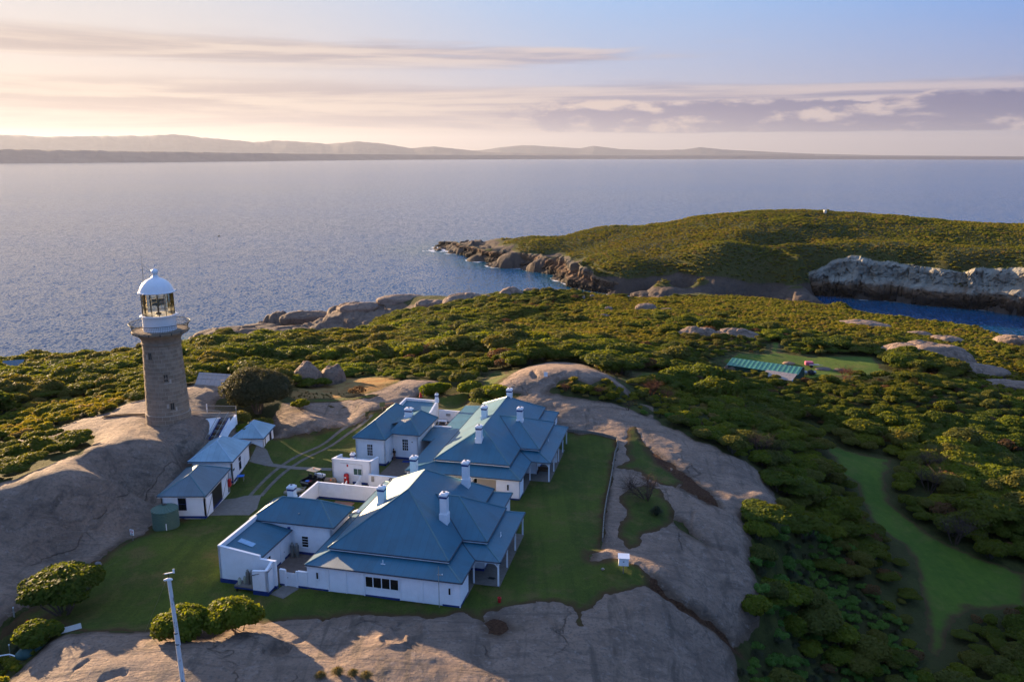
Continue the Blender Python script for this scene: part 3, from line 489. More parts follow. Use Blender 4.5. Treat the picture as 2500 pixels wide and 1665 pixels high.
def full_height(x, y, want=False):
    z = base_height(x, y)
    lawn, rock, coast, dry, low = cover(x, y, z)
    z2 = z + relief(x, y, z, lawn, rock, coast)
    z2 = z2 - 0.06 * np.clip(1 - np.abs(lawn) / 0.35, 0, 1)
    for pts, wd, dp in CRACKS:
        P = np.array(pts)
        m = (x > P[:, 0].min() - 3) & (x < P[:, 0].max() + 3) & (y > P[:, 1].min() - 3) & (y < P[:, 1].max() + 3)
        if m.any():
            d = line_d(x[m], y[m], pts) + 0.22 * vnoise(x[m] * 1.4, y[m] * 1.4, 40)
            z2[m] -= dp * np.clip(1 - d / wd, 0, 1)
    if PITS:
        for px_, py_, pr, pd in PITS:
            d = np.hypot(x - px_, (y - py_)) / pr + 0.12 * vnoise(x, y, 41)
            z2 -= pd * np.clip((1.15 - d) / 0.3, 0, 1) - 0.18 * np.exp(-((d - 1.25) / 0.2) ** 2)
    return (z2, lawn, rock, coast, dry, low) if want else z2


az = np.radians(np.concatenate([np.arange(-84, -37, 0.7), np.arange(-36.4, 36.41, 0.115), np.arange(37, 84.1, 0.7)]))
rad = np.concatenate([np.geomspace(14, 38, 50)[:-1], np.geomspace(38, 460, 500)[:-1], np.geomspace(460, 1260, 185)])
AZ, RD = np.meshgrid(az, rad, indexing='ij')
GX = (RD * np.sin(AZ)); GY = (RD * np.cos(AZ))
shp = GX.shape
GZ, f_lawn, f_rock, f_coast, f_dry, f_low = [a.reshape(shp) for a in full_height(GX.ravel(), GY.ravel(), True)]


def ground(x, y):
    """height of the finished ground under a point (arrays or numbers)"""
    x = np.asarray(x, float); y = np.asarray(y, float)
    a = np.arctan2(x, y); r = np.hypot(x, y)
    i = np.clip(np.searchsorted(az, a) - 1, 0, len(az) - 2); j = np.clip(np.searchsorted(rad, r) - 1, 0, len(rad) - 2)
    fa = np.clip((a - az[i]) / (az[i + 1] - az[i]), 0, 1); fr = np.clip((r - rad[j]) / (rad[j + 1] - rad[j]), 0, 1)
    return (GZ[i, j] * (1 - fa) + GZ[i + 1, j] * fa) * (1 - fr) + (GZ[i, j + 1] * (1 - fa) + GZ[i + 1, j + 1] * fa) * fr


def field_at(F, x, y):
    i = np.clip(np.searchsorted(az, np.arctan2(x, y)), 0, len(az) - 1); j = np.clip(np.searchsorted(rad, np.hypot(x, y)), 0, len(rad) - 1)
    return F[i, j]


def build_ground():
    ni, nj = shp
    V = np.stack([GX.ravel(), GY.ravel(), GZ.ravel()], 1)
    idx = np.arange(ni * nj).reshape(ni, nj)
    a, b, c, d = idx[:-1, :-1].ravel(), idx[1:, :-1].ravel(), idx[1:, 1:].ravel(), idx[:-1, 1:].ravel()
    keep = np.max([V[q, 2] for q in (a, b, c, d)], axis=0) > -59.5
    a, b, c, d = a[keep], b[keep], c[keep], d[keep]
    T = np.concatenate([np.stack([a, c, b], 1), np.stack([a, d, c], 1)])
    A = np.stack([f_lawn.ravel(), f_rock.ravel(), f_coast.ravel(), f_dry.ravel()], 1)
    br = np.max([poly_sd(V[:, 0], V[:, 1], HOLE[k]) for k in ('bracken', 'footgap', 'pit', 'seam1')], axis=0)
    A = np.concatenate([A, br[:, None]], 1)
    state = {'V': V, 'A': A}

    def clip(T, fi):
        f = state['A'][:, fi]; s = f[T] > 0; k = s.sum(1)
        pos_t = [T[k == 3]]; neg_t = [T[k == 0]]
        for cnt, lone in ((1, True), (2, False)):
            M = T[k == cnt]
            if not len(M): continue
            sm = s[k == cnt]
            li = np.argmax(sm == lone, axis=1)
            rows = np.arange(len(M))
            A0 = M[rows, li]; B0 = M[rows, (li + 1) % 3]; C0 = M[rows, (li + 2) % 3]
            e = np.concatenate([np.stack([A0, B0], 1), np.stack([A0, C0], 1)])
            es = np.sort(e, 1); key = es[:, 0].astype(np.int64) * (1 << 32) + es[:, 1]
            uk, inv = np.unique(key, return_inverse=True)
            p0 = (uk >> 32).astype(int); p1 = (uk & 0xFFFFFFFF).astype(int)
            t = f[p0] / (f[p0] - f[p1]); t = np.clip(t, 0.001, 0.999)[:, None]
            base = len(state['V'])
            state['V'] = np.concatenate([state['V'], state['V'][p0] * (1 - t) + state['V'][p1] * t])
            state['A'] = np.concatenate([state['A'], state['A'][p0] * (1 - t) + state['A'][p1] * t])
            f = state['A'][:, fi]
            n = len(M); ab = base + inv[:n]; ac = base + inv[n:]
            small = np.stack([A0, ab, ac], 1)
            quad = np.concatenate([np.stack([ab, B0, C0], 1), np.stack([ab, C0, ac], 1)])
            (pos_t if lone else neg_t).append(small); (neg_t if lone else pos_t).append(quad)
        return np.concatenate(pos_t), np.concatenate(neg_t)

    lawn, rest = clip(T, 0)
    rock, rest = clip(rest, 1)
    shore, scrub = clip(rest, 2)
    for name, tri, mat in (('lawn', lawn, MAT['lawn']), ('granite_rock', rock, MAT['granite']), ('rocky_shore', shore, MAT['shore']), ('scrub_ground', scrub, MAT['scrub'])):
        u, inv = np.unique(tri.ravel(), return_inverse=True)
        VV = state['V'][u]; AA = state['A'][u]
        at_ = {'edge': AA[:, {'lawn': 0, 'granite_rock': 1}.get(name, 2)]}
        if name == 'scrub_ground':
            at_['dry'] = np.clip(AA[:, 3] * 0.6 + 0.5, 0, 1)
            at_['bracken'] = np.clip(AA[:, 4] * 1.5 + 1.2, 0, 1)
        link_mesh(name, VV, inv.reshape(-1, 3), mat, smooth=True, kind='structure', attrs=at_)


build_ground()


# ---------------------------------------------------------------- the sea
def build_sea():
    aa = np.radians(np.arange(0, 360.01, 0.5)); aa[-1] = aa[0]
    rr = np.concatenate([np.geomspace(120, 330, 30)[:-1], np.geomspace(330, 950, 260)[:-1], np.geomspace(950, 46000, 80)])
    fine = np.radians(np.arange(-37, 37.01, 0.25))
    aa = np.unique(np.round(np.concatenate([np.radians(np.arange(-180, 180, 1.0)), fine]), 6))
    A, Rr = np.meshgrid(aa, rr, indexing='ij')
    X = Rr * np.sin(A); Y = Rr * np.cos(A); Z = SEA - Rr ** 2 / (2 * 6.371e6)
    ni, nj = X.shape
    idx = np.arange(ni * nj).reshape(ni, nj); nx = np.roll(idx, -1, axis=0)
    F = np.stack([idx[:, :-1].ravel(), idx[:, 1:].ravel(), nx[:, 1:].ravel(), nx[:, :-1].ravel()], 1)
    F = F[:, ::-1]
    zz = np.where(Rr < 1250, ground(X, Y), -90.0)
    foam = np.clip(1 - np.abs(zz - SEA + .8) / 3.2, 0, 1) * 0.85
    foam = np.where(Rr < 1250, foam, 0)
    shallow = np.clip((zz + 67) / 9, 0, 1) * (Rr < 1250)
    link_mesh('sea', np.stack([X, Y, Z], -1).reshape(-1, 3), F, MAT['sea'], True, kind='structure', attrs={'foam': foam.ravel(), 'shallow': shallow.ravel() * 0.8})


build_sea()
# ---------------------------------------------------------------- helpers: shapes
TH = R(-12.878)                              # the cottages' own axes: u along the front wall, v away
HO = (-20.144, 72.064)


def hxy(u, v, z=0.0):
    return (HO[0] + u * math.cos(TH) - v * math.sin(TH), HO[1] + u * math.sin(TH) + v * math.cos(TH), z)


class MB:
    def __init__(s): s.v = []; s.f = []
    def add(s, vs, fs):
        b = len(s.v); s.v += [tuple(float(c) for c in v) for v in vs]; s.f += [tuple(i + b for i in f) for f in fs]; return s
    def box(s, x0, x1, y0, y1, z0, z1):
        return s.add([(x0, y0, z0), (x1, y0, z0), (x1, y1, z0), (x0, y1, z0), (x0, y0, z1), (x1, y0, z1), (x1, y1, z1), (x0, y1, z1)],
                     [(3, 2, 1, 0), (4, 5, 6, 7), (0, 1, 5, 4), (1, 2, 6, 5), (2, 3, 7, 6), (3, 0, 4, 7)])
    def poly(s, *vs): return s.add(vs, [tuple(range(len(vs)))])
    def beam(s, a, b, wd, ht, up=(0, 0, 1)):
        a = Vector(a); b = Vector(b); d = (b - a)
        if d.length < 1e-6: return s
        d.normalize(); u = Vector(up)
        if abs(d.dot(u)) > 0.98: u = Vector((0, 1, 0))
        r = d.cross(u).normalized(); u = r.cross(d)
        r *= wd / 2; u *= ht / 2
        q = [a - r - u, a + r - u, a + r + u, a - r + u, b - r - u, b + r - u, b + r + u, b - r + u]
        return s.add(q, [(3, 2, 1, 0), (4, 5, 6, 7), (0, 1, 5, 4), (1, 2, 6, 5), (2, 3, 7, 6), (3, 0, 4, 7)])
    def tube(s, pts, rads, n=8, caps=True):
        pts = [Vector(p) for p in pts]
        if not hasattr(rads, '__len__'): rads = [rads] * len(pts)
        rings = []; b0 = len(s.v)
        for i, p in enumerate(pts):
            d = (pts[min(i + 1, len(pts) - 1)] - pts[max(i - 1, 0)]).normalized()
            u = Vector((0, 0, 1)) if abs(d.z) < 0.9 else Vector((1, 0, 0))
            r = d.cross(u).normalized(); u = r.cross(d)
            for k in range(n):
                a = 2 * math.pi * k / n
                s.v.append(tuple(p + (r * math.cos(a) + u * math.sin(a)) * rads[i]))
        for i in range(len(pts) - 1):
            for k in range(n):
                a = b0 + i * n + k; b = b0 + i * n + (k + 1) % n
                s.f.append((a, b, b + n, a + n))
        if caps:
            s.f.append(tuple(b0 + k for k in reversed(range(n)))); s.f.append(tuple(b0 + (len(pts) - 1) * n + k for k in range(n)))
        return s
    def lathe(s, prof, n=32, c=(0, 0), a0=0.0, a1=2 * math.pi):
        full = abs(a1 - a0 - 2 * math.pi) < 1e-6; m = n if full else n + 1; b0 = len(s.v)
        for r, z in prof:
            for k in range(m):
                a = a0 + (a1 - a0) * k / n
                s.v.append((c[0] + r * math.cos(a), c[1] + r * math.sin(a), z))
        for i in range(len(prof) - 1):
            for k in range(n):
                k2 = (k + 1) % m
                s.f.append((b0 + i * m + k, b0 + i * m + k2, b0 + (i + 1) * m + k2, b0 + (i + 1) * m + k))
        return s
    def blob(s, c, r, n=10, m=6, seed=0, amp=0.0):
        rr = np.random.default_rng(seed); b0 = len(s.v)
        for i in range(m + 1):
            t = math.pi * i / m
            for k in range(n):
                a = 2 * math.pi * k / n; q = 1 + amp * (rr.random() - 0.5)
                s.v.append((c[0] + r[0] * q * math.sin(t) * math.cos(a), c[1] + r[1] * q * math.sin(t) * math.sin(a), c[2] + r[2] * q * math.cos(t)))
        for i in range(m):
            for k in range(n):
                a = b0 + i * n + k; b = b0 + i * n + (k + 1) % n
                s.f.append((a, a + n, b + n, b))
        return s
    def make(s, name, mat, parent=None, smooth=False, label=None, bevel=0.0, kind=None):
        me = bpy.data.meshes.new(name); me.from_pydata(s.v, [], s.f); me.update()
        bm = bmesh.new(); bm.from_mesh(me)
        if bevel:
            bmesh.ops.bevel(bm, geom=list(bm.edges), offset=bevel, segments=1, affect='EDGES', profile=0.7)
        bm.to_mesh(me); bm.free()
        if mat: me.materials.append(mat)
        if smooth:
            me.polygons.foreach_set('use_smooth', np.ones(len(me.polygons), bool))
            me.set_sharp_from_angle(angle=R(38))
        o = bpy.data.objects.new(name, me); COL.objects.link(o)
        if parent is not None: o.parent = parent
        if label: o['label'] = label
        if kind: o['kind'] = kind
        return o


def thing(name, label, cat, loc=(0, 0, 0), rotz=0.0, group=None):
    o = bpy.data.objects.new(name, None); COL.objects.link(o)
    o.location = loc; o.rotation_euler = (0, 0, rotz); o.empty_display_size = 0.2
    return tag(o, label, cat, group)


def hthing(name, label, cat, group=None):
    return thing(name, label, cat, (HO[0], HO[1], 0), TH, group)


def settle(t, u, v, z=0.0):
    """move a thing's Empty to its base point (house coordinates) and keep its parts where they are"""
    t.location = hxy(u, v, z)
    for c in t.children: c.location = (c.location.x - u, c.location.y - v, c.location.z - z)


def dup(root, loc=None, rotz=None, label=None, scale=None):
    r = root.copy(); COL.objects.link(r)
    if loc is not None: r.location = loc
    if rotz is not None: r.rotation_euler = (0, 0, rotz)
    if scale is not None: r.scale = scale
    if label: r['label'] = label
    for ch in list(root.children):
        c = ch.copy(); COL.objects.link(c); c.parent = r
        for g in list(ch.children):
            d = g.copy(); COL.objects.link(d); d.parent = c
    return r


def simple(name, color, rough=0.7, spec=0.3, vary=0.12, scale=3.0, metallic=0.0, bumpd=0.0, dirt=None):
    m, n, o = new_mat(name)
    tc = n.add('ShaderNodeTexCoord').outputs['Object']
    ns = n.noise(tc, scale, 5, 0.65)
    a = n.mix(n.ramp(ns, 0.3, 0.75), tuple(c * (1 - vary) for c in color), tuple(min(1, c * (1 + vary)) for c in color))
    if dirt:
        s2 = n.noise(n.mapping(tc, scale=(1, 1, 0.25)), 1.6, 6, 0.7)
        a = n.mix(n.math('MULTIPLY', n.ramp(s2, 0.52, 0.8), dirt[1]), a, dirt[0])
    nb = bump(n, n.noise(tc, scale * 4, 4, 0.6), 0.4, bumpd) if bumpd else None
    principled(n, o, a, rough, spec, nb, metallic)
    return m


def roof_mat(name, color, period=0.10):
    m, n, o = new_mat(name)
    tc = n.add('ShaderNodeTexCoord').outputs['Object']
    run = attr(n, 'run')
    wv = n.math('COSINE', n.math('MULTIPLY', run, 2 * math.pi / period))
    tan = n.add('ShaderNodeVectorTransform', vector_type='VECTOR', convert_from='OBJECT', convert_to='WORLD')
    n.l.new(n.add('ShaderNodeAttribute', attribute_name='eave').outputs['Vector'], tan.inputs[0])
    sc = n.vmath('SCALE', tan.outputs[0]); n.l.new(n.math('MULTIPLY', wv, 0.42), sc.node.inputs[3])
    ns = n.noise(tc, 0.45, 5, 0.6); f = n.noise(tc, 2.5, 5, 0.65)
    rib = n.math('LESS_THAN', n.math('FRACT', n.math('DIVIDE', run, 0.76)), 0.075)
    sheet = n.noise(n.vmath('MULTIPLY', n.add('ShaderNodeCombineXYZ', ins={0: n.math('FLOOR', n.math('DIVIDE', run, 0.76))}).outputs[0], (7.31, 0, 0)), 1.0, 0, 0.5)
    a = n.mix(n.ramp(ns, 0.3, 0.7), tuple(c * 0.84 for c in color), tuple(c * 1.14 for c in color))
    a = n.mix(n.math('MULTIPLY', n.ramp(sheet, 0.3, 0.7), 0.4), a, tuple(c * 1.35 for c in color))
    a = n.mix(n.math('MULTIPLY', rib, 0.30), a, tuple(c * 0.5 for c in color))
    a = n.mix(n.math('MULTIPLY', n.ramp(f, 0.58, 0.8), 0.22), a, (0.15, 0.14, 0.13))
    g = n.add('ShaderNodeNewGeometry')
    nb = n.vmath('NORMALIZE', n.vmath('ADD', g.outputs['Normal'], sc))
    principled(n, o, a, n.math('ADD', n.math('MULTIPLY', ns, 0.16), 0.36), 0.60, nb, 0.0)
    return m


MAT['white'] = simple('white_paint', (0.80, 0.81, 0.84), 0.6, 0.3, 0.04, 1.2, dirt=((0.60, 0.57, 0.54), 0.40))
MAT['cream'] = simple('cream_paint', (0.66, 0.60, 0.52), 0.7, 0.3, 0.05, 1.2)
MAT['blue'] = simple('blue_paint', (0.012, 0.035, 0.165), 0.6, 0.3, 0.15)
MAT['roof'] = roof_mat('blue_corrugated_iron', (0.014, 0.108, 0.172))
MAT['roof_pale'] = roof_mat('pale_corrugated_iron', (0.24, 0.38, 0.46))
MAT['roof_grey'] = roof_mat('grey_corrugated_iron', (0.080, 0.135, 0.175))
MAT['cap'] = simple('roof_capping', (0.075, 0.175, 0.215), 0.45, 0.5, 0.08, metallic=0.25)
MAT['gutter'] = simple('dark_gutter', (0.018, 0.035, 0.060), 0.5, 0.4)
MAT['lead'] = simple('lead_flashing', (0.17, 0.16, 0.17), 0.6, 0.4)
MAT['concrete'] = simple('concrete', (0.185, 0.160, 0.138), 0.9, 0.2, 0.14, 2.0, bumpd=0.01)
MAT['paver'] = simple('brick_paving', (0.155, 0.115, 0.095), 0.9, 0.2, 0.18, 2.5, bumpd=0.012)
MAT['glass_dark'] = simple('dark_window_glass', (0.012, 0.012, 0.013), 0.08, 0.6, 0.1)
MAT['glass_green'] = simple('green_blind_glass', (0.055, 0.115, 0.095), 0.2, 0.6, 0.1)
MAT['timber'] = simple('grey_timber', (0.19, 0.17, 0.145), 0.85, 0.2, 0.2, 4.0, bumpd=0.01)
MAT['darktimber'] = simple('brown_timber', (0.10, 0.055, 0.032), 0.8, 0.2, 0.2, 4.0)
MAT['grey_paint'] = simple('grey_paint', (0.30, 0.29, 0.26), 0.6, 0.3, 0.08)
MAT['steel'] = simple('galvanised_steel', (0.36, 0.35, 0.33), 0.45, 0.5, 0.1, metallic=0.5)
MAT['red'] = simple('red_paint', (0.48, 0.012, 0.016), 0.45, 0.4, 0.1)
MAT['black'] = simple('black_plastic', (0.012, 0.012, 0.013), 0.5, 0.4, 0.1)
MAT['cyl'] = simple('gas_cylinder_grey', (0.16, 0.155, 0.14), 0.5, 0.4, 0.15)
MAT['blue_lid'] = simple('bright_blue_plastic', (0.02, 0.16, 0.60), 0.5, 0.4, 0.08)
MAT['tank'] = simple('green_tank_steel', (0.060, 0.115, 0.085), 0.5, 0.4, 0.08)
MAT['orange'] = simple('orange_plastic', (0.85, 0.16, 0.03), 0.4, 0.4, 0.05)
MAT['yellow'] = simple('yellow_plastic', (0.65, 0.40, 0.03), 0.5, 0.4, 0.05)



def roof_part(name, polys, mat, parent, label=None):
    """roof planes; each keeps the coordinate and direction along its eave for the corrugations"""
    mb = MB(); run = []; ev = []
    for p in polys:
        mb.poly(*p)
        a = Vector(p[0]); d = (Vector(p[1]) - a).normalized()
        run += [(Vector(q) - a).dot(d) + 0.37 * len(run) for q in p]; ev += [tuple(d)] * len(p)
    o = mb.make(name, None, parent, label=label)
    at_ = o.data.attributes.new('run', 'FLOAT', 'POINT'); at_.data.foreach_set('value', np.array(run, np.float32))
    at_ = o.data.attributes.new('eave', 'FLOAT_VECTOR', 'POINT'); at_.data.foreach_set('vector', np.array(ev, np.float32).ravel())
    o.data.materials.append(mat)
    return o


def eave_trim(parent, loop, z, closed=True, drop=0.14, fascia=True):
    n = len(loop)
    for i in range(n if closed else n - 1):
        a = loop[i]; b = loop[(i + 1) % n]
        d = Vector((b[0] - a[0], b[1] - a[1], 0)).normalized(); nrm = Vector((d.y, -d.x, 0)); e = d * 0.05
        g = MB(); g.beam((a[0] + nrm.x * .05 - e.x, a[1] + nrm.y * .05 - e.y, z - 0.045), (b[0] + nrm.x * .05 + e.x, b[1] + nrm.y * .05 + e.y, z - 0.045), 0.11, 0.09)
        g.make('gutter', MAT['gutter'], parent)
        if fascia:
            g = MB(); g.beam((a[0] - nrm.x * .03, a[1] - nrm.y * .03, z - 0.15), (b[0] - nrm.x * .03, b[1] - nrm.y * .03, z - 0.15), 0.04, drop)
            g.make('fascia', MAT['white'], parent)


def caps(parent, segs, mat=None):
    for a, b in segs:
        mb = MB(); mb.tube([a, b], 0.085, 6); mb.make('ridge_cap', mat or MAT['cap'], parent)


def chimney(parent, u, v, zb, zt, s=0.8, s2=None, flash=True):
    s2 = s2 or s
    c = MB(); hu, hv = s / 2, s2 / 2
    c.box(u - hu - .07, u + hu + .07, v - hv - .07, v + hv + .07, zb, zb + (zt - zb) * 0.42)
    c.box(u - hu, u + hu, v - hv, v + hv, zb + (zt - zb) * 0.42 - .01, zt - 0.55)
    o = c.make('chimney', MAT['white'], parent)
    b = MB(); b.box(u - hu - .012, u + hu + .012, v - hv - .012, v + hv + .012, zt - 0.552, zt - 0.32); b.make('band', MAT['blue'], o)
    t = MB(); t.box(u - hu - .05, u + hu + .05, v - hv - .05, v + hv + .05, zt - 0.322, zt - 0.12)
    t.box(u - hu * .8, u + hu * .8, v - hv * .8, v + hv * .8, zt - 0.125, zt); t.make('cap', MAT['white'], o, bevel=0.0)
    p = MB(); p.tube([(u, v, zt - 0.02), (u, v, zt + 0.10)], 0.13, 10); p.make('flue_pot', MAT['lead'], o)
    return o


def window(parent, axis, at, a0, a1, z0, z1, nx=2, nz=2, out=-1, glass=None, frame=None, fw=0.05, sill=True):
    """window in a wall plane; axis 'v' means the wall runs along u at v = at; out = side that faces outdoors"""
    fr = frame or MAT['white']; gl = glass or MAT['glass_dark']
    def B(mb, p0, p1, q0, q1, d0, d1):
        lo, hi = sorted((at + out * d0, at + out * d1))
        if axis == 'v': mb.box(p0, p1, lo, hi, q0, q1)
        else: mb.box(lo, hi, p0, p1, q0, q1)
    f = MB()
    B(f, a0 - fw, a1 + fw, z1, z1 + fw, 0.002, 0.045); B(f, a0 - fw, a1 + fw, z0 - fw, z0, 0.002, 0.045)
    B(f, a0 - fw, a0, z0, z1, 0.002, 0.045); B(f, a1, a1 + fw, z0, z1, 0.002, 0.045)
    o = f.make('window', fr, parent)
    cw = (a1 - a0) / nx; ch = (z1 - z0) / nz
    g = MB()
    for i in range(1, nx): B(g, a0 + i * cw - .02, a0 + i * cw + .02, z0, z1, 0.003, 0.035)
    for j in range(1, nz): B(g, a0, a1, z0 + j * ch - .02, z0 + j * ch + .02, 0.004, 0.033)
    if g.v: g.make('glazing_bar', fr, o)
    for i in range(nx):
        for j in range(nz):
            q = MB(); B(q, a0 + i * cw + (.02 if i else 0), a0 + (i + 1) * cw - (.02 if i < nx - 1 else 0), z0 + j * ch + (.02 if j else 0), z0 + (j + 1) * ch - (.02 if j < nz - 1 else 0), 0.003, 0.016)
            q.make('pane', gl, o)
    if sill:
        q = MB(); B(q, a0 - fw - .05, a1 + fw + .05, z0 - fw - .07, z0 - fw, 0.003, 0.10); q.make('sill', fr, o)
    return o


def hip_roof(parent, u0, u1, v0, v1, z0, z1, mat, along=None, trim=True, name='roof', skip_ends=(False, False)):
    """hipped roof over a rectangle; returns ridge ends"""
    W, L = u1 - u0, v1 - v0
    along = along or ('v' if L > W else 'u')
    if along == 'v':
        h = W / 2; um = (u0 + u1) / 2
        r0 = (um, v0 + min(h, L / 2 - .02), z1); r1 = (um, v1 - min(h, L / 2 - .02), z1)
        polys = [[(u0, v0, z0), (u1, v0, z0), r0], [(u1, v0, z0), (u1, v1, z0), r1, r0], [(u1, v1, z0), (u0, v1, z0), r1], [(u0, v1, z0), (u0, v0, z0), r0, r1]]
        hips = [((u0, v0, z0), r0), ((u1, v0, z0), r0), ((u1, v1, z0), r1), ((u0, v1, z0), r1), (r0, r1)]
    else:
        h = L / 2; vm = (v0 + v1) / 2
        r0 = (u0 + min(h, W / 2 - .02), vm, z1); r1 = (u1 - min(h, W / 2 - .02), vm, z1)
        polys = [[(u0, v0, z0), (u1, v0, z0), r1, r0], [(u1, v0, z0), (u1, v1, z0), r1], [(u1, v1, z0), (u0, v1, z0), r0, r1], [(u0, v1, z0), (u0, v0, z0), r0]]
        hips = [((u0, v0, z0), r0), ((u0, v1, z0), r0), ((u1, v0, z0), r1), ((u1, v1, z0), r1), (r0, r1)]
    polys.append([(u0, v0, z0 - .02), (u0, v1, z0 - .02), (u1, v1, z0 - .02), (u1, v0, z0 - .02)])
    roof_part(name, polys, mat, parent)
    cap_mat = {'pale_corrugated_iron': MAT['roof_cap_pale']}.get(mat.name, MAT['cap'])
    caps(parent, hips, cap_mat)
    if trim: eave_trim(parent, [(u0, v0), (u1, v0), (u1, v1), (u0, v1)], z0)
    return r0, r1


MAT['roof_cap_pale'] = simple('pale_capping', (0.34, 0.48, 0.60), 0.45, 0.5, 0.05, metallic=0.25)


def wall_run(parent, pts, z0, z1, t=0.18, mat=None, name='wall', plinth=0.0, pm=None, out=1):
    """straight wall pieces along a polyline, faces on the line, thickness to the left of travel"""
    for a, b in zip(pts[:-1], pts[1:]):
        d = Vector((b[0] - a[0], b[1] - a[1], 0)); L = d.length; d.normalize(); nrm = Vector((-d.y, d.x, 0)) * t * out
        q = [(a[0], a[1]), (b[0], b[1]), (b[0] + nrm.x, b[1] + nrm.y), (a[0] + nrm.x, a[1] + nrm.y)]
        mb = MB(); vs = [(x, y, z0) for x, y in q] + [(x, y, z1) for x, y in q]
        fs = [(3, 2, 1, 0), (4, 5, 6, 7), (0, 1, 5, 4), (1, 2, 6, 5), (2, 3, 7, 6), (3, 0, 4, 7)]
        if out < 0: fs = [tuple(reversed(f)) for f in fs]
        mb.add(vs, fs); o = mb.make(name, mat or MAT['white'], parent)
        if plinth:
            n2 = nrm.normalized() * 0.02; m2 = nrm + n2
            q = [(a[0] - n2.x - d.x * .02, a[1] - n2.y - d.y * .02), (b[0] - n2.x + d.x * .02, b[1] - n2.y + d.y * .02), (b[0] + m2.x + d.x * .02, b[1] + m2.y + d.y * .02), (a[0] + m2.x - d.x * .02, a[1] + m2.y - d.y * .02)]
            mb = MB(); vs = [(x, y, z0 - .02) for x, y in q] + [(x, y, z0 + plinth) for x, y in q]; mb.add(vs, fs)
            mb.make('plinth', pm or MAT['blue'], o)


def bracket(parent, base, du, dv, s=0.75):
    """curved timber bracket from a post towards (du, dv)"""
    mb = MB(); pts = []
    for k in range(6):
        a = math.pi / 2 * k / 5
        pts.append((base[0] + du * s * (1 - math.cos(a)), base[1] + dv * s * (1 - math.cos(a)), base[2] - s + s * math.sin(a)))
    for p, q in zip(pts[:-1], pts[1:]): mb.beam(p, q, 0.07, 0.10)
    mb.make('bracket', MAT['white'], parent)


def post(parent, u, v, z1, brs=()):
    mb = MB(); mb.box(u - .075, u + .075, v - .075, v + .075, 0.02, z1)
    o = mb.make('verandah_post', MAT['white'], parent)
    for du, dv in brs: bracket(o, (u, v, z1 - 0.05), du, dv)
    return o


def weatherboards(parent, axis, at, a0, a1, z0, z1, out=-1, step=0.19):
    """lapped boards proud of a wall, joined into one part"""
    mb = MB(); z = z0
    while z < z1 - 0.02:
        zt = min(z + step, z1)
        if axis == 'v':
            y0, y1 = at + out * 0.030, at + out * 0.004
            mb.poly((a0, y0, z), (a1, y0, z), (a1, y1, zt), (a0, y1, zt)); mb.poly((a0, at, z), (a1, at, z), (a1, y0, z), (a0, y0, z))
        else:
            x0, x1 = at + out * 0.030, at + out * 0.004
            mb.poly((x0, a0, z), (x0, a1, z), (x1, a1, zt), (x1, a0, zt)); mb.poly((at, a0, z), (at, a1, z), (x0, a1, z), (x0, a0, z))
        z = zt
    return mb.make('weatherboarding', MAT['white'], parent, kind='stuff')


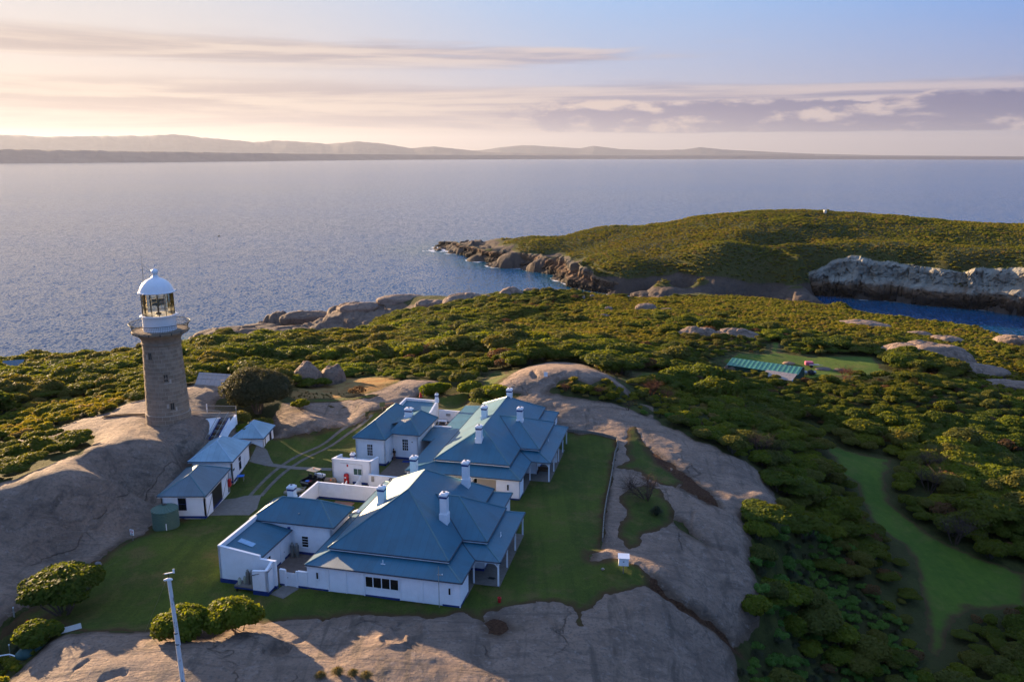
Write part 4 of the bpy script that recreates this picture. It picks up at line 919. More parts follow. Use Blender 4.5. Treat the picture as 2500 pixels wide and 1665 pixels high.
def keepers_house(H, p):
    """verandahed cottage: upper hipped roof with a wing, lower skirt roof all round"""
    u0, v0 = p['o']; w, L = p['w'], p['L']; z1, z2, z3, z4 = p['z1'], p['z2'], p['z3'], p['z4']
    U = lambda a: u0 + a
    V = lambda a: v0 + a
    ua, ub, va, vg, ud, vc, ve = U(p['ua']), U(p['ub']), V(p['va']), V(p['vg']), U(p['ud']), V(p['vc']), V(p['ve'])
    um = (ua + ub) / 2; vm = (vc + ve) / 2
    P = (um, V(p['vp']), z3); Q = (um, V(p['vq']), z3)
    slope = (z3 - z2) / (ub - um)
    X = (ub - (z4 - z2) / slope, vm, z4); Wp = (U(p['uw']), vm, z4)
    a = (ua, va, z2); b = (ub, va, z2); g = (ub, vg, z2); h = (ua, vg, z2)
    c = (ub, vc, z2); d = (ud, vc, z2); e = (ud, ve, z2); f = (ub, ve, z2)
    s = z2 - .02
    roof_part('roof', [[a, b, P], [b, g, Q, P], [g, h, Q], [h, a, P, Q],
                       [(ua, va, s), (ua, vg, s), (ub, vg, s), (ub, va, s)]], MAT['roof'], H, 'steep hipped upper roof of blue corrugated iron')
    roof_part('wing_roof', [[c, d, Wp, X], [d, e, Wp], [e, f, X, Wp], [(ub, vc, s), (ub, ve, s), (ud, ve, s), (ud, vc, s)]], MAT['roof'], H)
    lift = lambda q: (q[0], q[1], q[2] + .012)
    caps(H, [(a, P), (b, P), (g, Q), (h, Q), (P, Q), (d, Wp), (e, Wp), (Wp, X)])
    vl = MB(); vl.tube([lift(c), lift(X)], 0.05, 5); vl.make('valley_gutter', MAT['gutter'], H)
    vl = MB(); vl.tube([lift(f), lift(X)], 0.05, 5); vl.make('valley_gutter', MAT['gutter'], H)
    eave_trim(H, [(ua, va), (ub, va), (ub, vc), (ud, vc), (ud, ve), (ub, ve), (ub, vg), (ua, vg)], z2, drop=0.2)
    # skirt roof
    i = 0.42; zi = z2 - 0.28
    W1, W2 = U(w), U(w + p['p']); v1, v2 = V(p['v1']), V(p['v2'])
    O_ = [(U(0), V(0)), (W1, V(0)), (W1, v1), (W2, v1), (W2, v2), (W1, v2), (W1, V(L)), (U(0), V(L))]
    I_ = [(ua + i, va + i), (ub - i, va + i), (ub - i, vc + i), (ud - i, vc + i), (ud - i, ve - i), (ub - i, ve - i), (ub - i, vg - i), (ua + i, vg - i)]
    pol = []
    for k in range(8):
        j = (k + 1) % 8
        pol.append([(*O_[k], z1), (*O_[j], z1), (*I_[j], zi), (*I_[k], zi)])
        pol.append([(*O_[j], z1 - .03), (*O_[k], z1 - .03), (*I_[k], zi - .03), (*I_[j], zi - .03)])
    roof_part('verandah_roof', pol, MAT['roof'], H, 'low skirt roof of blue corrugated iron round the house')
    caps(H, [((*O_[k], z1), (*I_[k], zi)) for k in (0, 1, 3, 4, 6, 7)])
    vl = MB(); vl.tube([(*O_[2], z1 + .01), (*I_[2], zi + .01)], 0.05, 5); vl.make('valley_gutter', MAT['gutter'], H)
    eave_trim(H, O_, z1, drop=0.13)
    # upper wall under the high eaves
    lp = I_ + [I_[0]]
    wall_run(H, lp, 0.0, z2 - 0.03, 0.14, MAT['white'], 'upper_wall')
    # verandah floor
    fl = MB(); fl.box(U(w) - 2.4, W1 - .1, V(2.0), V(L) - 2.0, 0.0, 0.07); fl.box(W1 - .1, W2 - .05, v1 + .05, v2 - .05, 0.0, 0.07)
    fl.make('verandah_floor', MAT['concrete'], H)
    for (pu, pv, br) in p['posts']: post(H, pu, pv, z1 - 0.12, br)
    mb = MB()
    for (pa, pb) in p['beams']: mb.beam((*pa, z1 - 0.17), (*pb, z1 - 0.17), 0.08, 0.14)
    mb.make('verandah_beam', MAT['white'], H)
    for ch in p['chimneys']: chimney(H, *ch)
    return dict(O=O_, I=I_)


H1 = thing('keepers_cottage', 'nearer white cottage with blue hipped roof and four dark windows in its front wall', 'house', (HO[0], HO[1], 0), TH)
p1 = dict(o=(0, 0), w=15.85, L=21.18, z1=2.67, z2=3.506, z3=7.676, z4=6.27, ua=1.433, ub=13.932, va=2.251, vg=20.0, ud=16.51, vc=6.925, ve=15.196,
          uw=12.38, vp=8.585, vq=13.963, v1=4.6, v2=16.25, p=2.56,
          posts=[(15.7, 4.75, ((1, 0),)), (18.2, 4.75, ((-1, 0), (0, 1))), (18.2, 8.5, ((0, 1), (0, -1))), (18.2, 12.3, ((0, 1), (0, -1))), (18.2, 16.1, ((0, -1),)), (15.7, 16.1, ())],
          beams=[((15.7, 4.75), (18.2, 4.75)), ((18.2, 4.75), (18.2, 16.1)), ((15.7, 2.9), (15.7, 4.75)), ((15.7, 16.1), (18.2, 16.1)), ((15.7, 16.1), (15.7, 18.3))],
          chimneys=[(4.45, 9.2, 4.3, 7.5, .72, .8), (11.8, 7.75, 4.2, 8.05, .72, .8), (4.9, 18.0, 3.9, 7.55, .72, .8), (11.5, 16.75, 4.4, 8.0, .72, .8)])
keepers_house(H1, p1)
zt = 2.62
wall_run(H1, [(0.15, 20.9), (0.15, 0.2)], 0, zt, 0.18)
wall_run(H1, [(0.15, 0.2), (15.65, 0.2)], 0, zt, 0.18)
wall_run(H1, [(15.65, 0.2), (15.65, 2.9)], 0, zt, 0.18, plinth=0.22)
wall_run(H1, [(15.65, 2.9), (13.6, 2.9)], 0, zt, 0.14)
wall_run(H1, [(13.6, 18.3), (15.65, 18.3)], 0, zt, 0.14)
wall_run(H1, [(15.65, 18.3), (15.65, 20.95)], 0, zt, 0.18, plinth=0.22)
wall_run(H1, [(15.65, 20.95), (0.15, 20.95)], 0, zt, 0.18)
for a0, a1 in ((0.10, 2.28), (2.42, 6.0), (9.78, 15.62)): weatherboards(H1, 'v', 0.2, a0, a1, 0.16, zt)
weatherboards(H1, 'v', 0.2, 6.12, 9.66, 0.16, 0.92)
weatherboards(H1, 'u', 15.65, 0.2, 2.9, 0.24, zt, out=1)
for uu in (2.35, 6.06, 9.72, 12.0, 15.63, 4.2):
    mb = MB(); mb.box(uu - .05, uu + .05, 0.13, 0.199, 0.02, zt); mb.make('corner_board', MAT['white'], H1)
for a0, a1 in ((0.12, 2.28), (6.12, 9.66), (13.9, 15.6)):
    mb = MB(); mb.box(a0, a1, 0.155, 0.199, -0.05, 0.18); mb.make('plinth', MAT['blue'], H1)
# bank of four windows
f = MB(); f.box(6.15, 9.6, 0.12, 0.199, 0.95, 1.04); f.box(6.15, 9.6, 0.12, 0.199, 2.10, 2.18)
for uu in (6.15, 6.93, 7.80, 8.66, 9.52): f.box(uu, uu + .08, 0.121, 0.199, 1.04, 2.10)
wd = f.make('window', MAT['white'], H1, label='bank of four dark panes in a white frame')
for a0, a1 in ((6.23, 6.93), (7.01, 7.80), (7.88, 8.66), (8.74, 9.52)):
    q = MB(); q.box(a0, a1, 0.15, 0.19, 1.04, 2.10); q.make('pane', MAT['glass_dark'], wd)
window(H1, 'v', 0.17, 1.08, 1.28, 1.2, 1.88, 1, 1, -1)
window(H1, 'v', 0.17, 14.52, 14.72, 1.22, 1.92, 1, 1, -1)
# vent pipes with a cross bar below the high eaves
for uu, vv in ((7.6, 1.25),):
    mb = MB(); mb.tube([(uu, vv, 2.95), (uu, vv, 3.42)], .035, 6); mb.beam((uu - .22, vv, 2.97), (uu + .22, vv, 2.97), .07, .07); mb.make('vent_pipe', MAT['white'], H1)
mb = MB(); mb.tube([(17.3, 9.5, 3.0), (17.3, 9.5, 3.45)], .035, 6); mb.beam((17.3, 9.3, 3.0), (17.3, 9.7, 3.0), .07, .07); mb.make('vent_pipe', MAT['white'], H1)
# wing walls and doors on the verandah
for (a, b) in (((16.06, 7.2), (16.06, 15.0)), ((13.5, 7.2), (16.06, 7.2))):
    mb = MB(); mb.beam((*a, .17), (*b, .17), 0.06, 0.3); mb.make('plinth', MAT['blue'], H1)
window(H1, 'u', 16.09, 10.2, 12.0, 0.6, 2.2, 2, 2, 1)

H2 = thing('keepers_cottage', 'farther and longer white cottage with blue hipped roof, behind the nearer one', 'house', (HO[0], HO[1], 0), TH)
p2 = dict(o=(1.11, 24.96), w=14.92, L=27.64, z1=2.69, z2=3.72, z3=6.45, z4=6.05, ua=3.21, ub=13.08, va=2.01, vg=26.33, ud=15.63, vc=8.36, ve=19.87,
          uw=11.2, vp=7.6, vq=21.8, v1=6.48, v2=21.04, p=2.53,
          posts=[(15.85, 31.55, ((1, 0),)), (18.35, 31.6, ((-1, 0), (0, 1))), (18.35, 35.2, ((0, 1), (0, -1))), (18.35, 38.9, ()), (18.35, 42.5, ((0, 1), (0, -1))), (18.35, 45.9, ((0, -1),)), (15.85, 45.9, ()),
                 (9.8, 25.15, ((1, 0), (-1, 0))), (6.6, 25.15, ((1, 0), (-1, 0))), (3.6, 25.15, ((1, 0),))],
          beams=[((15.85, 31.6), (18.35, 31.6)), ((18.35, 31.6), (18.35, 45.9)), ((15.85, 27.2), (15.85, 31.55)), ((15.85, 45.9), (18.35, 45.9)), ((1.3, 25.15), (12.9, 25.15))],
          chimneys=[(7.9, 38.6, 5.0, 7.5, .75, .8), (9.35, 30.4, 4.6, 7.5, .75, .8), (12.95, 38.7, 4.6, 7.6, .75, .8), (9.45, 47.4, 4.8, 7.6, .75, .8)])
keepers_house(H2, p2)
wall_run(H2, [(12.87, 27.6), (12.87, 25.15)], 0, zt, 0.14)
wall_run(H2, [(12.87, 25.15), (15.85, 25.15)], 0, zt, 0.18, plinth=0.2)
wall_run(H2, [(15.85, 25.15), (15.85, 27.4)], 0, zt, 0.18, plinth=0.2)
wall_run(H2, [(15.85, 27.4), (13.9, 27.4)], 0, zt, 0.14)
wall_run(H2, [(1.3, 52.4), (1.3, 25.15)], 0, zt, 0.18)
wall_run(H2, [(14.0, 50.3), (15.85, 50.3)], 0, zt, 0.14)
wall_run(H2, [(15.85, 50.3), (15.85, 52.4)], 0, zt, 0.18, plinth=0.2)
wall_run(H2, [(15.85, 52.4), (1.3, 52.4)], 0, zt, 0.18)
mb = MB(); mb.box(1.5, 12.85, 27.25, 27.385, 0.0, 2.75); mb.make('wall', MAT['cream'], H2, label='cream wall behind the arched verandah')
mb = MB(); mb.box(1.5, 12.85, 25.2, 27.3, 0.0, 0.08); mb.make('verandah_floor', MAT['concrete'], H2)
window(H2, 'v', 25.12, 14.3, 14.52, 1.2, 1.95, 1, 1, -1)
weatherboards(H2, 'v', 25.15, 12.9, 15.8, 0.24, zt); weatherboards(H2, 'u', 15.85, 25.2, 27.4, 0.24, zt, out=1)
for (a, b) in (((16.35, 33.8), (16.35, 44.4)), ((13.8, 33.8), (16.35, 33.8))):
    mb = MB(); mb.beam((*a, .17), (*b, .17), 0.06, 0.3); mb.make('plinth', MAT['blue'], H2)
mb = MB(); mb.box(16.9, 18.2, 38.4, 38.56, 0.07, 2.55); mb.make('verandah_screen', MAT['white'], H2)
mb = MB(); mb.tube([(8.9, 26.2, 2.9), (8.9, 26.2, 3.4)], .035, 6); mb.beam((8.68, 26.2, 2.95), (9.12, 26.2, 2.95), .07, .07); mb.make('vent_pipe', MAT['white'], H2)
mb = MB(); mb.tube([(17.1, 38.0, 3.1), (17.1, 38.0, 3.5)], .035, 6); mb.beam((17.1, 37.8, 3.1), (17.1, 38.2, 3.1), .07, .07); mb.make('vent_pipe', MAT['white'], H2)
window(H2, 'v', 27.22, 9.0, 9.9, 0.9, 2.1, 2, 2, -1)

settle(H2, 1.11, 24.96)
# ---------------------------------------------------------------- outbuildings round the yards
def coped_wall(parent, pts, z0, z1s, t=0.22, name='wall', plinth=0.0, out=1, coping=True):
    """masonry wall with a rounded coping; z1s one height per point"""
    for i, (a, b) in enumerate(zip(pts[:-1], pts[1:])):
        za, zb = z1s[i], z1s[i + 1]
        d = Vector((b[0] - a[0], b[1] - a[1], 0)); d.normalize(); nrm = Vector((-d.y, d.x, 0)) * t * out
        q = [(a[0], a[1]), (b[0], b[1]), (b[0] + nrm.x, b[1] + nrm.y), (a[0] + nrm.x, a[1] + nrm.y)]
        zz = [za, zb, zb, za]
        mb = MB(); vs = [(x, y, z0) for x, y in q] + [(q[k][0], q[k][1], zz[k]) for k in range(4)]
        fs = [(3, 2, 1, 0), (4, 5, 6, 7), (0, 1, 5, 4), (1, 2, 6, 5), (2, 3, 7, 6), (3, 0, 4, 7)]
        if out < 0: fs = [tuple(reversed(f)) for f in fs]
        o = mb.add(vs, fs).make(name, MAT['white'], parent)
        if coping:
            c = nrm / 2; mb = MB(); mb.beam((a[0] + c.x, a[1] + c.y, za + .02), (b[0] + c.x, b[1] + c.y, zb + .02), t + 0.06, 0.09); mb.make('coping', MAT['white'], o, bevel=0.02)
        if plinth:
            n2 = nrm.normalized() * 0.02; m2 = nrm + n2
            q = [(a[0] - n2.x, a[1] - n2.y), (b[0] - n2.x, b[1] - n2.y), (b[0] + m2.x, b[1] + m2.y), (a[0] + m2.x, a[1] + m2.y)]
            mb = MB(); mb.add([(x, y, z0 - .02) for x, y in q] + [(x, y, z0 + plinth) for x, y in q], fs); mb.make('plinth', MAT['blue'], o)


def skillion(parent, pts4, mat, name='skillion_roof'):
    """pts4: low-left, low-right, high-right, high-left (x, y, z)"""
    lo = [(p[0], p[1], p[2] - .05) for p in pts4]
    o = roof_part(name, [list(pts4), [lo[1], lo[0], lo[3], lo[2]], [lo[0], lo[1], pts4[1], pts4[0]], [lo[1], lo[2], pts4[2], pts4[1]], [lo[2], lo[3], pts4[3], pts4[2]], [lo[3], lo[0], pts4[0], pts4[3]]], mat, parent)
    return o


# --- kitchen block beside the nearer cottage
K1 = hthing('kitchen_block', 'white block with one chimney and hipped roof, left of the nearer cottage', 'outbuilding')
wall_run(K1, [(-9.15, 11.1), (-9.15, 6.45)], 0, 3.5, 0.2)
wall_run(K1, [(-9.15, 6.45), (-0.25, 6.45)], 0, 3.5, 0.2, plinth=0.34)
wall_run(K1, [(-0.25, 6.45), (-0.25, 11.1)], 0, 3.5, 0.2)
wall_run(K1, [(-0.25, 11.1), (-9.15, 11.1)], 0, 3.5, 0.2)
hip_roof(K1, -9.49, 0.16, 6.18, 11.4, 3.6, 5.3, MAT['roof'], 'u')
chimney(K1, -6.0, 9.2, 4.4, 6.55, .72, .72)
mb = MB(); mb.box(-6.46, -5.54, 8.74, 9.66, 4.5, 4.98); mb.make('flashing', MAT['lead'], K1)
window(K1, 'v', 6.45, -3.62, -2.92, 0.95, 2.15, 1, 4, -1)
mb = MB(); mb.box(-5.2, -4.9, 6.36, 6.448, 2.75, 3.05); mb.make('vent_box', MAT['blue'], K1)
mb = MB(); mb.tube([(-4.55, 6.38, 0.1), (-4.55, 6.38, 3.5)], .045, 6); mb.make('downpipe', MAT['white'], K1)
mb = MB(); mb.blob((-4.2, 7.2, 4.33), (.10, .14, .05), 8, 5); mb.make('roof_vent', MAT['steel'], K1)
# lean-to behind a raking parapet
coped_wall(K1, [(-8.95, 6.44), (-8.95, -0.62)], -0.15, [3.95, 3.95], 0.24, out=1, plinth=0.62)
coped_wall(K1, [(-8.95, -0.62), (-4.45, -0.62)], -0.15, [3.93, 3.30], 0.24, plinth=0.6)
coped_wall(K1, [(-4.45, -0.62), (-2.78, -0.62)], -0.15, [2.98, 2.92], 0.24, plinth=0.5)
skillion(K1, [(-4.72, -0.36, 2.80), (-4.72, 6.4, 2.80), (-8.68, 6.4, 3.52), (-8.68, -0.36, 3.52)], MAT['roof'])
g = MB(); g.beam((-4.66, -0.3, 2.76), (-4.66, 6.35, 2.76), .11, .09); g.make('gutter', MAT['gutter'], K1)
sk = MB(); sk.add([(-8.1, 1.5, 3.445), (-8.1, 2.25, 3.445), (-6.35, 2.05, 3.13), (-6.35, 1.3, 3.13)], [(3, 2, 1, 0)])
sk.v = [(x, y, z + .02) for x, y, z in sk.v]; sk.make('skylight', simple('skylight_sheet', (0.22, 0.40, 0.58), 0.3, 0.5), K1)
wall_run(K1, [(-4.88, 6.44), (-4.88, -0.36)], 0, 2.75, 0.18, out=-1, plinth=0.3)
window(K1, 'u', -4.88, 1.35, 2.05, 1.25, 2.05, 2, 2, 1)
mb = MB(); mb.box(-4.875, -4.83, 4.0, 4.8, 0.05, 2.1); dr = mb.make('door', MAT['white'], K1)
mb = MB(); mb.box(-4.83, -4.80, 4.68, 4.74, 1.0, 1.1); mb.make('handle', MAT['black'], dr)
# bottle nook: short wall swept up to the parapet
coped_wall(K1, [(-4.65, -1.85), (-3.9, -1.85), (-3.05, -1.85)], -0.2, [2.35, 2.42, 2.55], 0.22, plinth=0.58)
coped_wall(K1, [(-3.05, -1.85), (-3.05, -1.2), (-3.05, -0.62)], -0.2, [2.55, 2.70, 2.95], 0.22, plinth=0.45)
for k in range(5):
    mb = MB(); u = -4.75 + .34 * k; mb.beam((u, -1.55 + .05 * k, 1.98 + .09 * k), (u + .40, -1.50 + .05 * k, 2.06 + .09 * k), 0.85, 0.05); mb.make('roof_sheet', MAT['lead'], K1)
mb = MB(); mb.box(-6.75, -4.72, -1.75, -0.66, 0.42, 0.56); o = mb.make('bottle_platform', MAT['concrete'], K1)
mb = MB(); mb.box(-6.72, -4.72, -1.76, -1.70, 0.26, 0.42); mb.make('edge_board', MAT['blue'], o)
mb = MB(); mb.box(-6.6, -6.45, -1.7, -1.55, -0.2, 0.42); mb.make('leg', MAT['black'], o)
# courtyard front: low wall, gate and posts
coped_wall(K1, [(-2.85, 0.1), (-2.32, 0.1)], -0.1, [1.72, 1.70], 0.22, plinth=0.34)
coped_wall(K1, [(-0.92, 0.1), (0.12, 0.1)], -0.1, [1.72, 1.72], 0.22, plinth=0.34)
for uu in (-2.22, -0.98):
    mb = MB(); mb.box(uu - .09, uu + .09, 0.02, 0.2, -0.05, 1.78); mb.make('gate_post', MAT['white'], K1)
gt = MB(); gt.box(-2.12, -1.08, 0.14, 0.18, 0.98, 1.06); gt.box(-2.12, -1.08, 0.14, 0.18, 0.1, 0.18); go = gt.make('gate', MAT['white'], K1)
for k in range(8):
    mb = MB(); mb.box(-2.12 + .13 * k, -2.12 + .13 * k + .12, 0.10, 0.14, 0.03, 1.52); mb.make('board', MAT['white'], go)
mb = MB(); mb.box(-1.99, -1.93, 0.07, 0.10, .95, 1.03); mb.make('handle', MAT['black'], go)
# link roof to the cottage
skillion(K1, [(0.3, 10.9, 2.66), (0.3, 12.2, 2.66), (-0.3, 12.2, 2.75), (-0.3, 10.9, 2.75)], MAT['roof_grey'], 'link_roof')
mb = MB(); mb.add([(-.25, 11.75, 2.75), (.75, 11.75, 2.75), (.25, 11.75, 3.0), (-.25, 12.3, 2.75), (.75, 12.3, 2.75), (.25, 12.3, 3.0)], [(0, 1, 2), (5, 4, 3), (0, 2, 5, 3), (2, 1, 4, 5), (0, 3, 4, 1)]); mb.make('link_gable', MAT['white'], K1)
settle(K1, -9.0, -0.6)

# --- walled drying yard
Y1 = hthing('yard_wall', 'white wall round the grassed yard behind the one-chimney kitchen block', 'wall')
coped_wall(Y1, [(-8.75, 11.15), (-8.75, 20.55)], -0.1, [2.05, 2.05], 0.22, out=-1, plinth=0.34)
coped_wall(Y1, [(-8.53, 20.33), (0.5, 20.33)], -0.1, [2.02, 2.02], 0.22, plinth=0.34)
settle(Y1, -8.75, 11.15)
mb = MB(); mb.box(-6.1, -3.6, 18.9, 19.9, 0.02, 0.06)
sl = mb.make('paving_slab', simple('red_paving', (0.30, 0.145, 0.095), 0.9), None); sl.location = hxy(0, 0); sl.rotation_euler = (0, 0, TH)
tag(sl, 'reddish paving slab on the grass inside the walled drying yard', 'slab')

# --- parapet store with the fire hose
S1 = hthing('parapet_store', 'small flat-topped white store with two green panes, beside the red hose cabinet', 'outbuilding')
coped_wall(S1, [(-9.05, 28.2), (-9.05, 25.45)], 0, [2.75, 3.15], 0.22)
coped_wall(S1, [(-9.05, 25.45), (-3.72, 25.45)], 0, [3.15, 3.2], 0.22)
coped_wall(S1, [(-3.72, 25.45), (-3.72, 28.2)], 0, [3.2, 2.8], 0.22)
coped_wall(S1, [(-3.72, 28.2), (-9.05, 28.2)], 0, [2.3, 2.3], 0.22)
skillion(S1, [(-8.8, 28.0, 2.30), (-3.95, 28.0, 2.30), (-3.95, 25.7, 2.75), (-8.8, 25.7, 2.75)], MAT['roof_grey'])
chimney(S1, -6.9, 27.2, 2.3, 3.55, .5, .5)
window(S1, 'v', 25.45, -6.06, -4.98, 1.28, 2.1, 2, 1, -1, glass=MAT['glass_green'])
mb = MB(); mb.box(-6.3, -4.2, 25.42, 25.449, -.02, .3); mb.make('plinth', MAT['blue'], S1)
mb = MB(); mb.box(-7.02, -6.82, 25.42, 25.449, 2.28, 2.58); mb.make('red_sign', MAT['red'], S1)
mb = MB(); mb.tube([(-7.9, 25.41, 2.75), (-4.9, 25.41, 2.68), (-4.85, 25.41, 1.3)], .018, 5); mb.make('conduit', MAT['grey_paint'], S1)
settle(S1, -9.05, 25.45)
Y2 = hthing('yard_wall', 'low white wall joining the flat-topped store to the farther cottage', 'wall')
coped_wall(Y2, [(-3.7, 24.6), (1.0, 24.6)], -0.05, [1.75, 1.72], 0.22)
mb = MB(); mb.box(-3.3, -2.95, 24.5, 24.599, .95, 1.65); mb.make('meter_box', MAT['steel'], Y2)
settle(Y2, -3.7, 24.6)
P1 = hthing('picket_fence', 'short white boarded fence with a dark opening before the flat-topped store', 'fence')
for k in range(12):
    v = 22.3 + .19 * k; mb = MB(); h = 1.05 + (0.08 * (k // 3)); mb.box(-4.86, -4.80, v, v + .17, 0.05, h); mb.make('board', MAT['white'], P1)
for v in (22.2, 24.55):
    mb = MB(); mb.box(-4.93, -4.73, v - .1, v + .1, 0, 1.45 if v > 23 else 1.2); mb.make('post', MAT['white'], P1)
mb = MB(); mb.box(-4.79, -4.75, 22.3, 24.5, 0.9, 0.98); mb.box(-4.79, -4.75, 22.3, 24.5, 0.25, 0.33); mb.make('rail', MAT['white'], P1)
settle(P1, -4.85, 22.3)
P2 = hthing('picket_fence', 'short sloping white fence panel between the brown covered machine and the boarded fence', 'fence')
for k in range(6):
    v = 22.6 + .2 * k; mb = MB(); mb.box(-6.35, -6.29, v, v + .18, 0.05, 0.75 + .07 * k); mb.make('board', MAT['white'], P2)
mb = MB(); mb.box(-6.42, -6.22, 22.4, 22.6, 0, 1.3); mb.make('post', MAT['white'], P2)
settle(P2, -6.32, 22.6)

# --- long kitchen block of the farther cottage
K2 = hthing('kitchen_block', 'L-shaped white kitchen block with two hipped roofs, left of the farther cottage', 'outbuilding')
wz = 3.8
wall_run(K2, [(-8.65, 43.8), (-8.65, 32.1)], 0, wz, 0.2)
wall_run(K2, [(-8.65, 32.1), (-4.38, 32.1)], 0, wz, 0.2, plinth=0.32)
wall_run(K2, [(-4.38, 32.1), (-4.38, 35.02)], 0, wz, 0.2, plinth=0.32)
wall_run(K2, [(-4.38, 35.02), (-0.72, 35.02)], 0, wz, 0.2, plinth=0.32)
wall_run(K2, [(-0.72, 35.02), (-0.72, 42.2)], 0, wz, 0.2, plinth=0.32)
wall_run(K2, [(-0.72, 42.2), (-4.38, 42.2)], 0, wz, 0.2)
wall_run(K2, [(-4.38, 42.2), (-4.38, 43.8)], 0, wz, 0.2)
wall_run(K2, [(-4.38, 43.8), (-8.65, 43.8)], 0, wz, 0.2)
a0, a1, b0, b1 = -8.9, -4.2, 31.8, 44.3
r0 = (-6.5, 34.1, 5.75); r1 = (-6.5, 42.2, 5.75)
roof_part('roof', [[(a0, b0, 3.9), (a1, b0, 3.9), r0], [(a1, b0, 3.9), (a1, b1, 3.9), r1, r0], [(a1, b1, 3.9), (a0, b1, 3.9), r1], [(a0, b1, 3.9), (a0, b0, 3.9), r0, r1], [(a0, b0, 3.87), (a0, b1, 3.87), (a1, b1, 3.87), (a1, b0, 3.87)]], MAT['roof'], K2)
caps(K2, [((a0, b0, 3.9), r0), ((a1, b0, 3.9), r0), (r0, r1), ((a0, b1, 3.9), r1), ((a1, b1, 3.9), r1)])
c0, c1, d0, d1 = -4.2, -0.22, 34.4, 42.6
m0 = (-2.15, 36.4, 5.55); m1 = (-2.15, 40.4, 5.55)
roof_part('wing_roof', [[(c0 - .6, d0, 3.9), (c1, d0, 3.9), m0, (-3.6, 36.4, 5.3)], [(c1, d0, 3.9), (c1, d1, 3.9), m1, m0], [(c1, d1, 3.9), (c0 - .6, d1, 3.9), (-3.6, 40.4, 5.3), m1], [m0, m1, (-5.6, 40.4, 4.4), (-5.6, 36.4, 4.4)], [(c0, d0, 3.87), (c0, d1, 3.87), (c1, d1, 3.87), (c1, d0, 3.87)]], MAT['roof'], K2)
caps(K2, [((c1, d0, 3.9), m0), ((c1, d1, 3.9), m1), (m0, m1)])
eave_trim(K2, [(a0, b1), (a0, b0), (a1, b0), (a1, d0), (c1, d0), (c1, d1), (a1, d1), (a1, b1)], 3.9, closed=False)
chimney(K2, -3.0, 38.0, 4.6, 6.6, 1.05, .7)
window(K2, 'v', 32.1, -6.95, -6.2, 1.35, 2.95, 3, 4, -1)
window(K2, 'v', 35.02, -2.95, -2.15, 1.35, 2.95, 3, 4, -1)
mb = MB(); mb.box(-4.379, -4.33, 33.3, 34.2, 0.05, 2.15); dr = mb.make('door', MAT['white'], K2)
mb = MB(); mb.box(-4.33, -4.29, 34.02, 34.1, 1.0, 1.1); mb.make('handle', MAT['black'], dr)
mb = MB(); mb.tube([(-8.4, 32.04, .1), (-8.4, 32.04, 3.8)], .045, 6); mb.make('downpipe', MAT['white'], K2)
mb = MB(); mb.box(-1.1, -.85, 34.9, 35.0, 3.45, 3.6); mb.make('lamp', MAT['steel'], K2)
mb = MB(); mb.box(-1.6, -1.45, 34.97, 35.0, 2.6, 2.72); mb.make('vent', MAT['black'], K2)
# lean-to behind a parapet with its own small chimney
coped_wall(K2, [(-8.6, 44.3), (-8.75, 52.2)], 0, [3.2, 3.45], 0.22, out=-1)
coped_wall(K2, [(-8.75, 52.2), (-3.3, 52.2)], 0, [3.45, 3.35], 0.22, out=-1)
coped_wall(K2, [(-3.3, 52.2), (-2.95, 47.3)], 0, [3.4, 2.85], 0.24, out=-1)
wall_run(K2, [(-8.5, 47.2), (-3.1, 47.2)], 0, 2.6, 0.2)
skillion(K2, [(-8.4, 47.3, 2.62), (-3.25, 47.3, 2.62), (-3.5, 51.9, 3.1), (-8.5, 51.9, 3.1)], MAT['roof'])
chimney(K2, -3.35, 51.6, 3.2, 4.75, .42, .42)
# link roof
skillion(K2, [(-0.55, 36.2, 2.62), (2.3, 36.2, 2.62), (2.3, 40.9, 2.95), (-0.55, 40.9, 2.95)], MAT['roof'], 'link_roof')
coped_wall(K2, [(-0.5, 41.15), (2.2, 41.15)], 0, [3.02, 3.02], 0.2)
g = MB(); g.beam((-.5, 36.16, 2.56), (2.2, 36.16, 2.56), .1, .1); g.make('gutter', MAT['gutter'], K2)
mb = MB(); mb.box(-.7, 1.2, 40.2, 40.3, 0, 2.7); mb.make('wall', MAT['white'], K2)
settle(K2, -8.65, 32.1)
Y3 = hthing('yard_wall', 'white wall at the back of the yard with gas cylinders behind the farther cottage', 'wall')
coped_wall(Y3, [(-3.0, 51.4), (1.8, 51.4)], -0.1, [2.05, 2.0], 0.22)
mb = MB(); mb.box(-1.75, -1.05, 51.25, 51.399, 1.25, 1.6); mb.make('wall_heater', MAT['steel'], Y3)
settle(Y3, -3.0, 51.4)
bn = hthing('bench', 'white bench against the back wall of the yard behind the farther cottage', 'bench')
mb = MB(); mb.box(-2.8, -1.4, 50.1, 50.75, .62, .70); mb.make('top', MAT['white'], bn)
for uu in (-2.75, -1.55):
    mb = MB(); mb.box(uu, uu + .1, 50.15, 50.7, 0.05, .62); mb.make('leg', MAT['white'], bn)
settle(bn, -2.1, 50.4)
yb = hthing('storage_box', 'yellow box standing beside the tall gas cylinders behind the farther cottage', 'box')
mb = MB(); mb.box(.25, .62, 50.7, 51.2, .05, .75); mb.make('body', MAT['yellow'], yb)
mb = MB(); mb.box(.23, .64, 50.68, 51.22, .75, .82); mb.make('lid', MAT['yellow'], yb)
settle(yb, .43, 50.95)


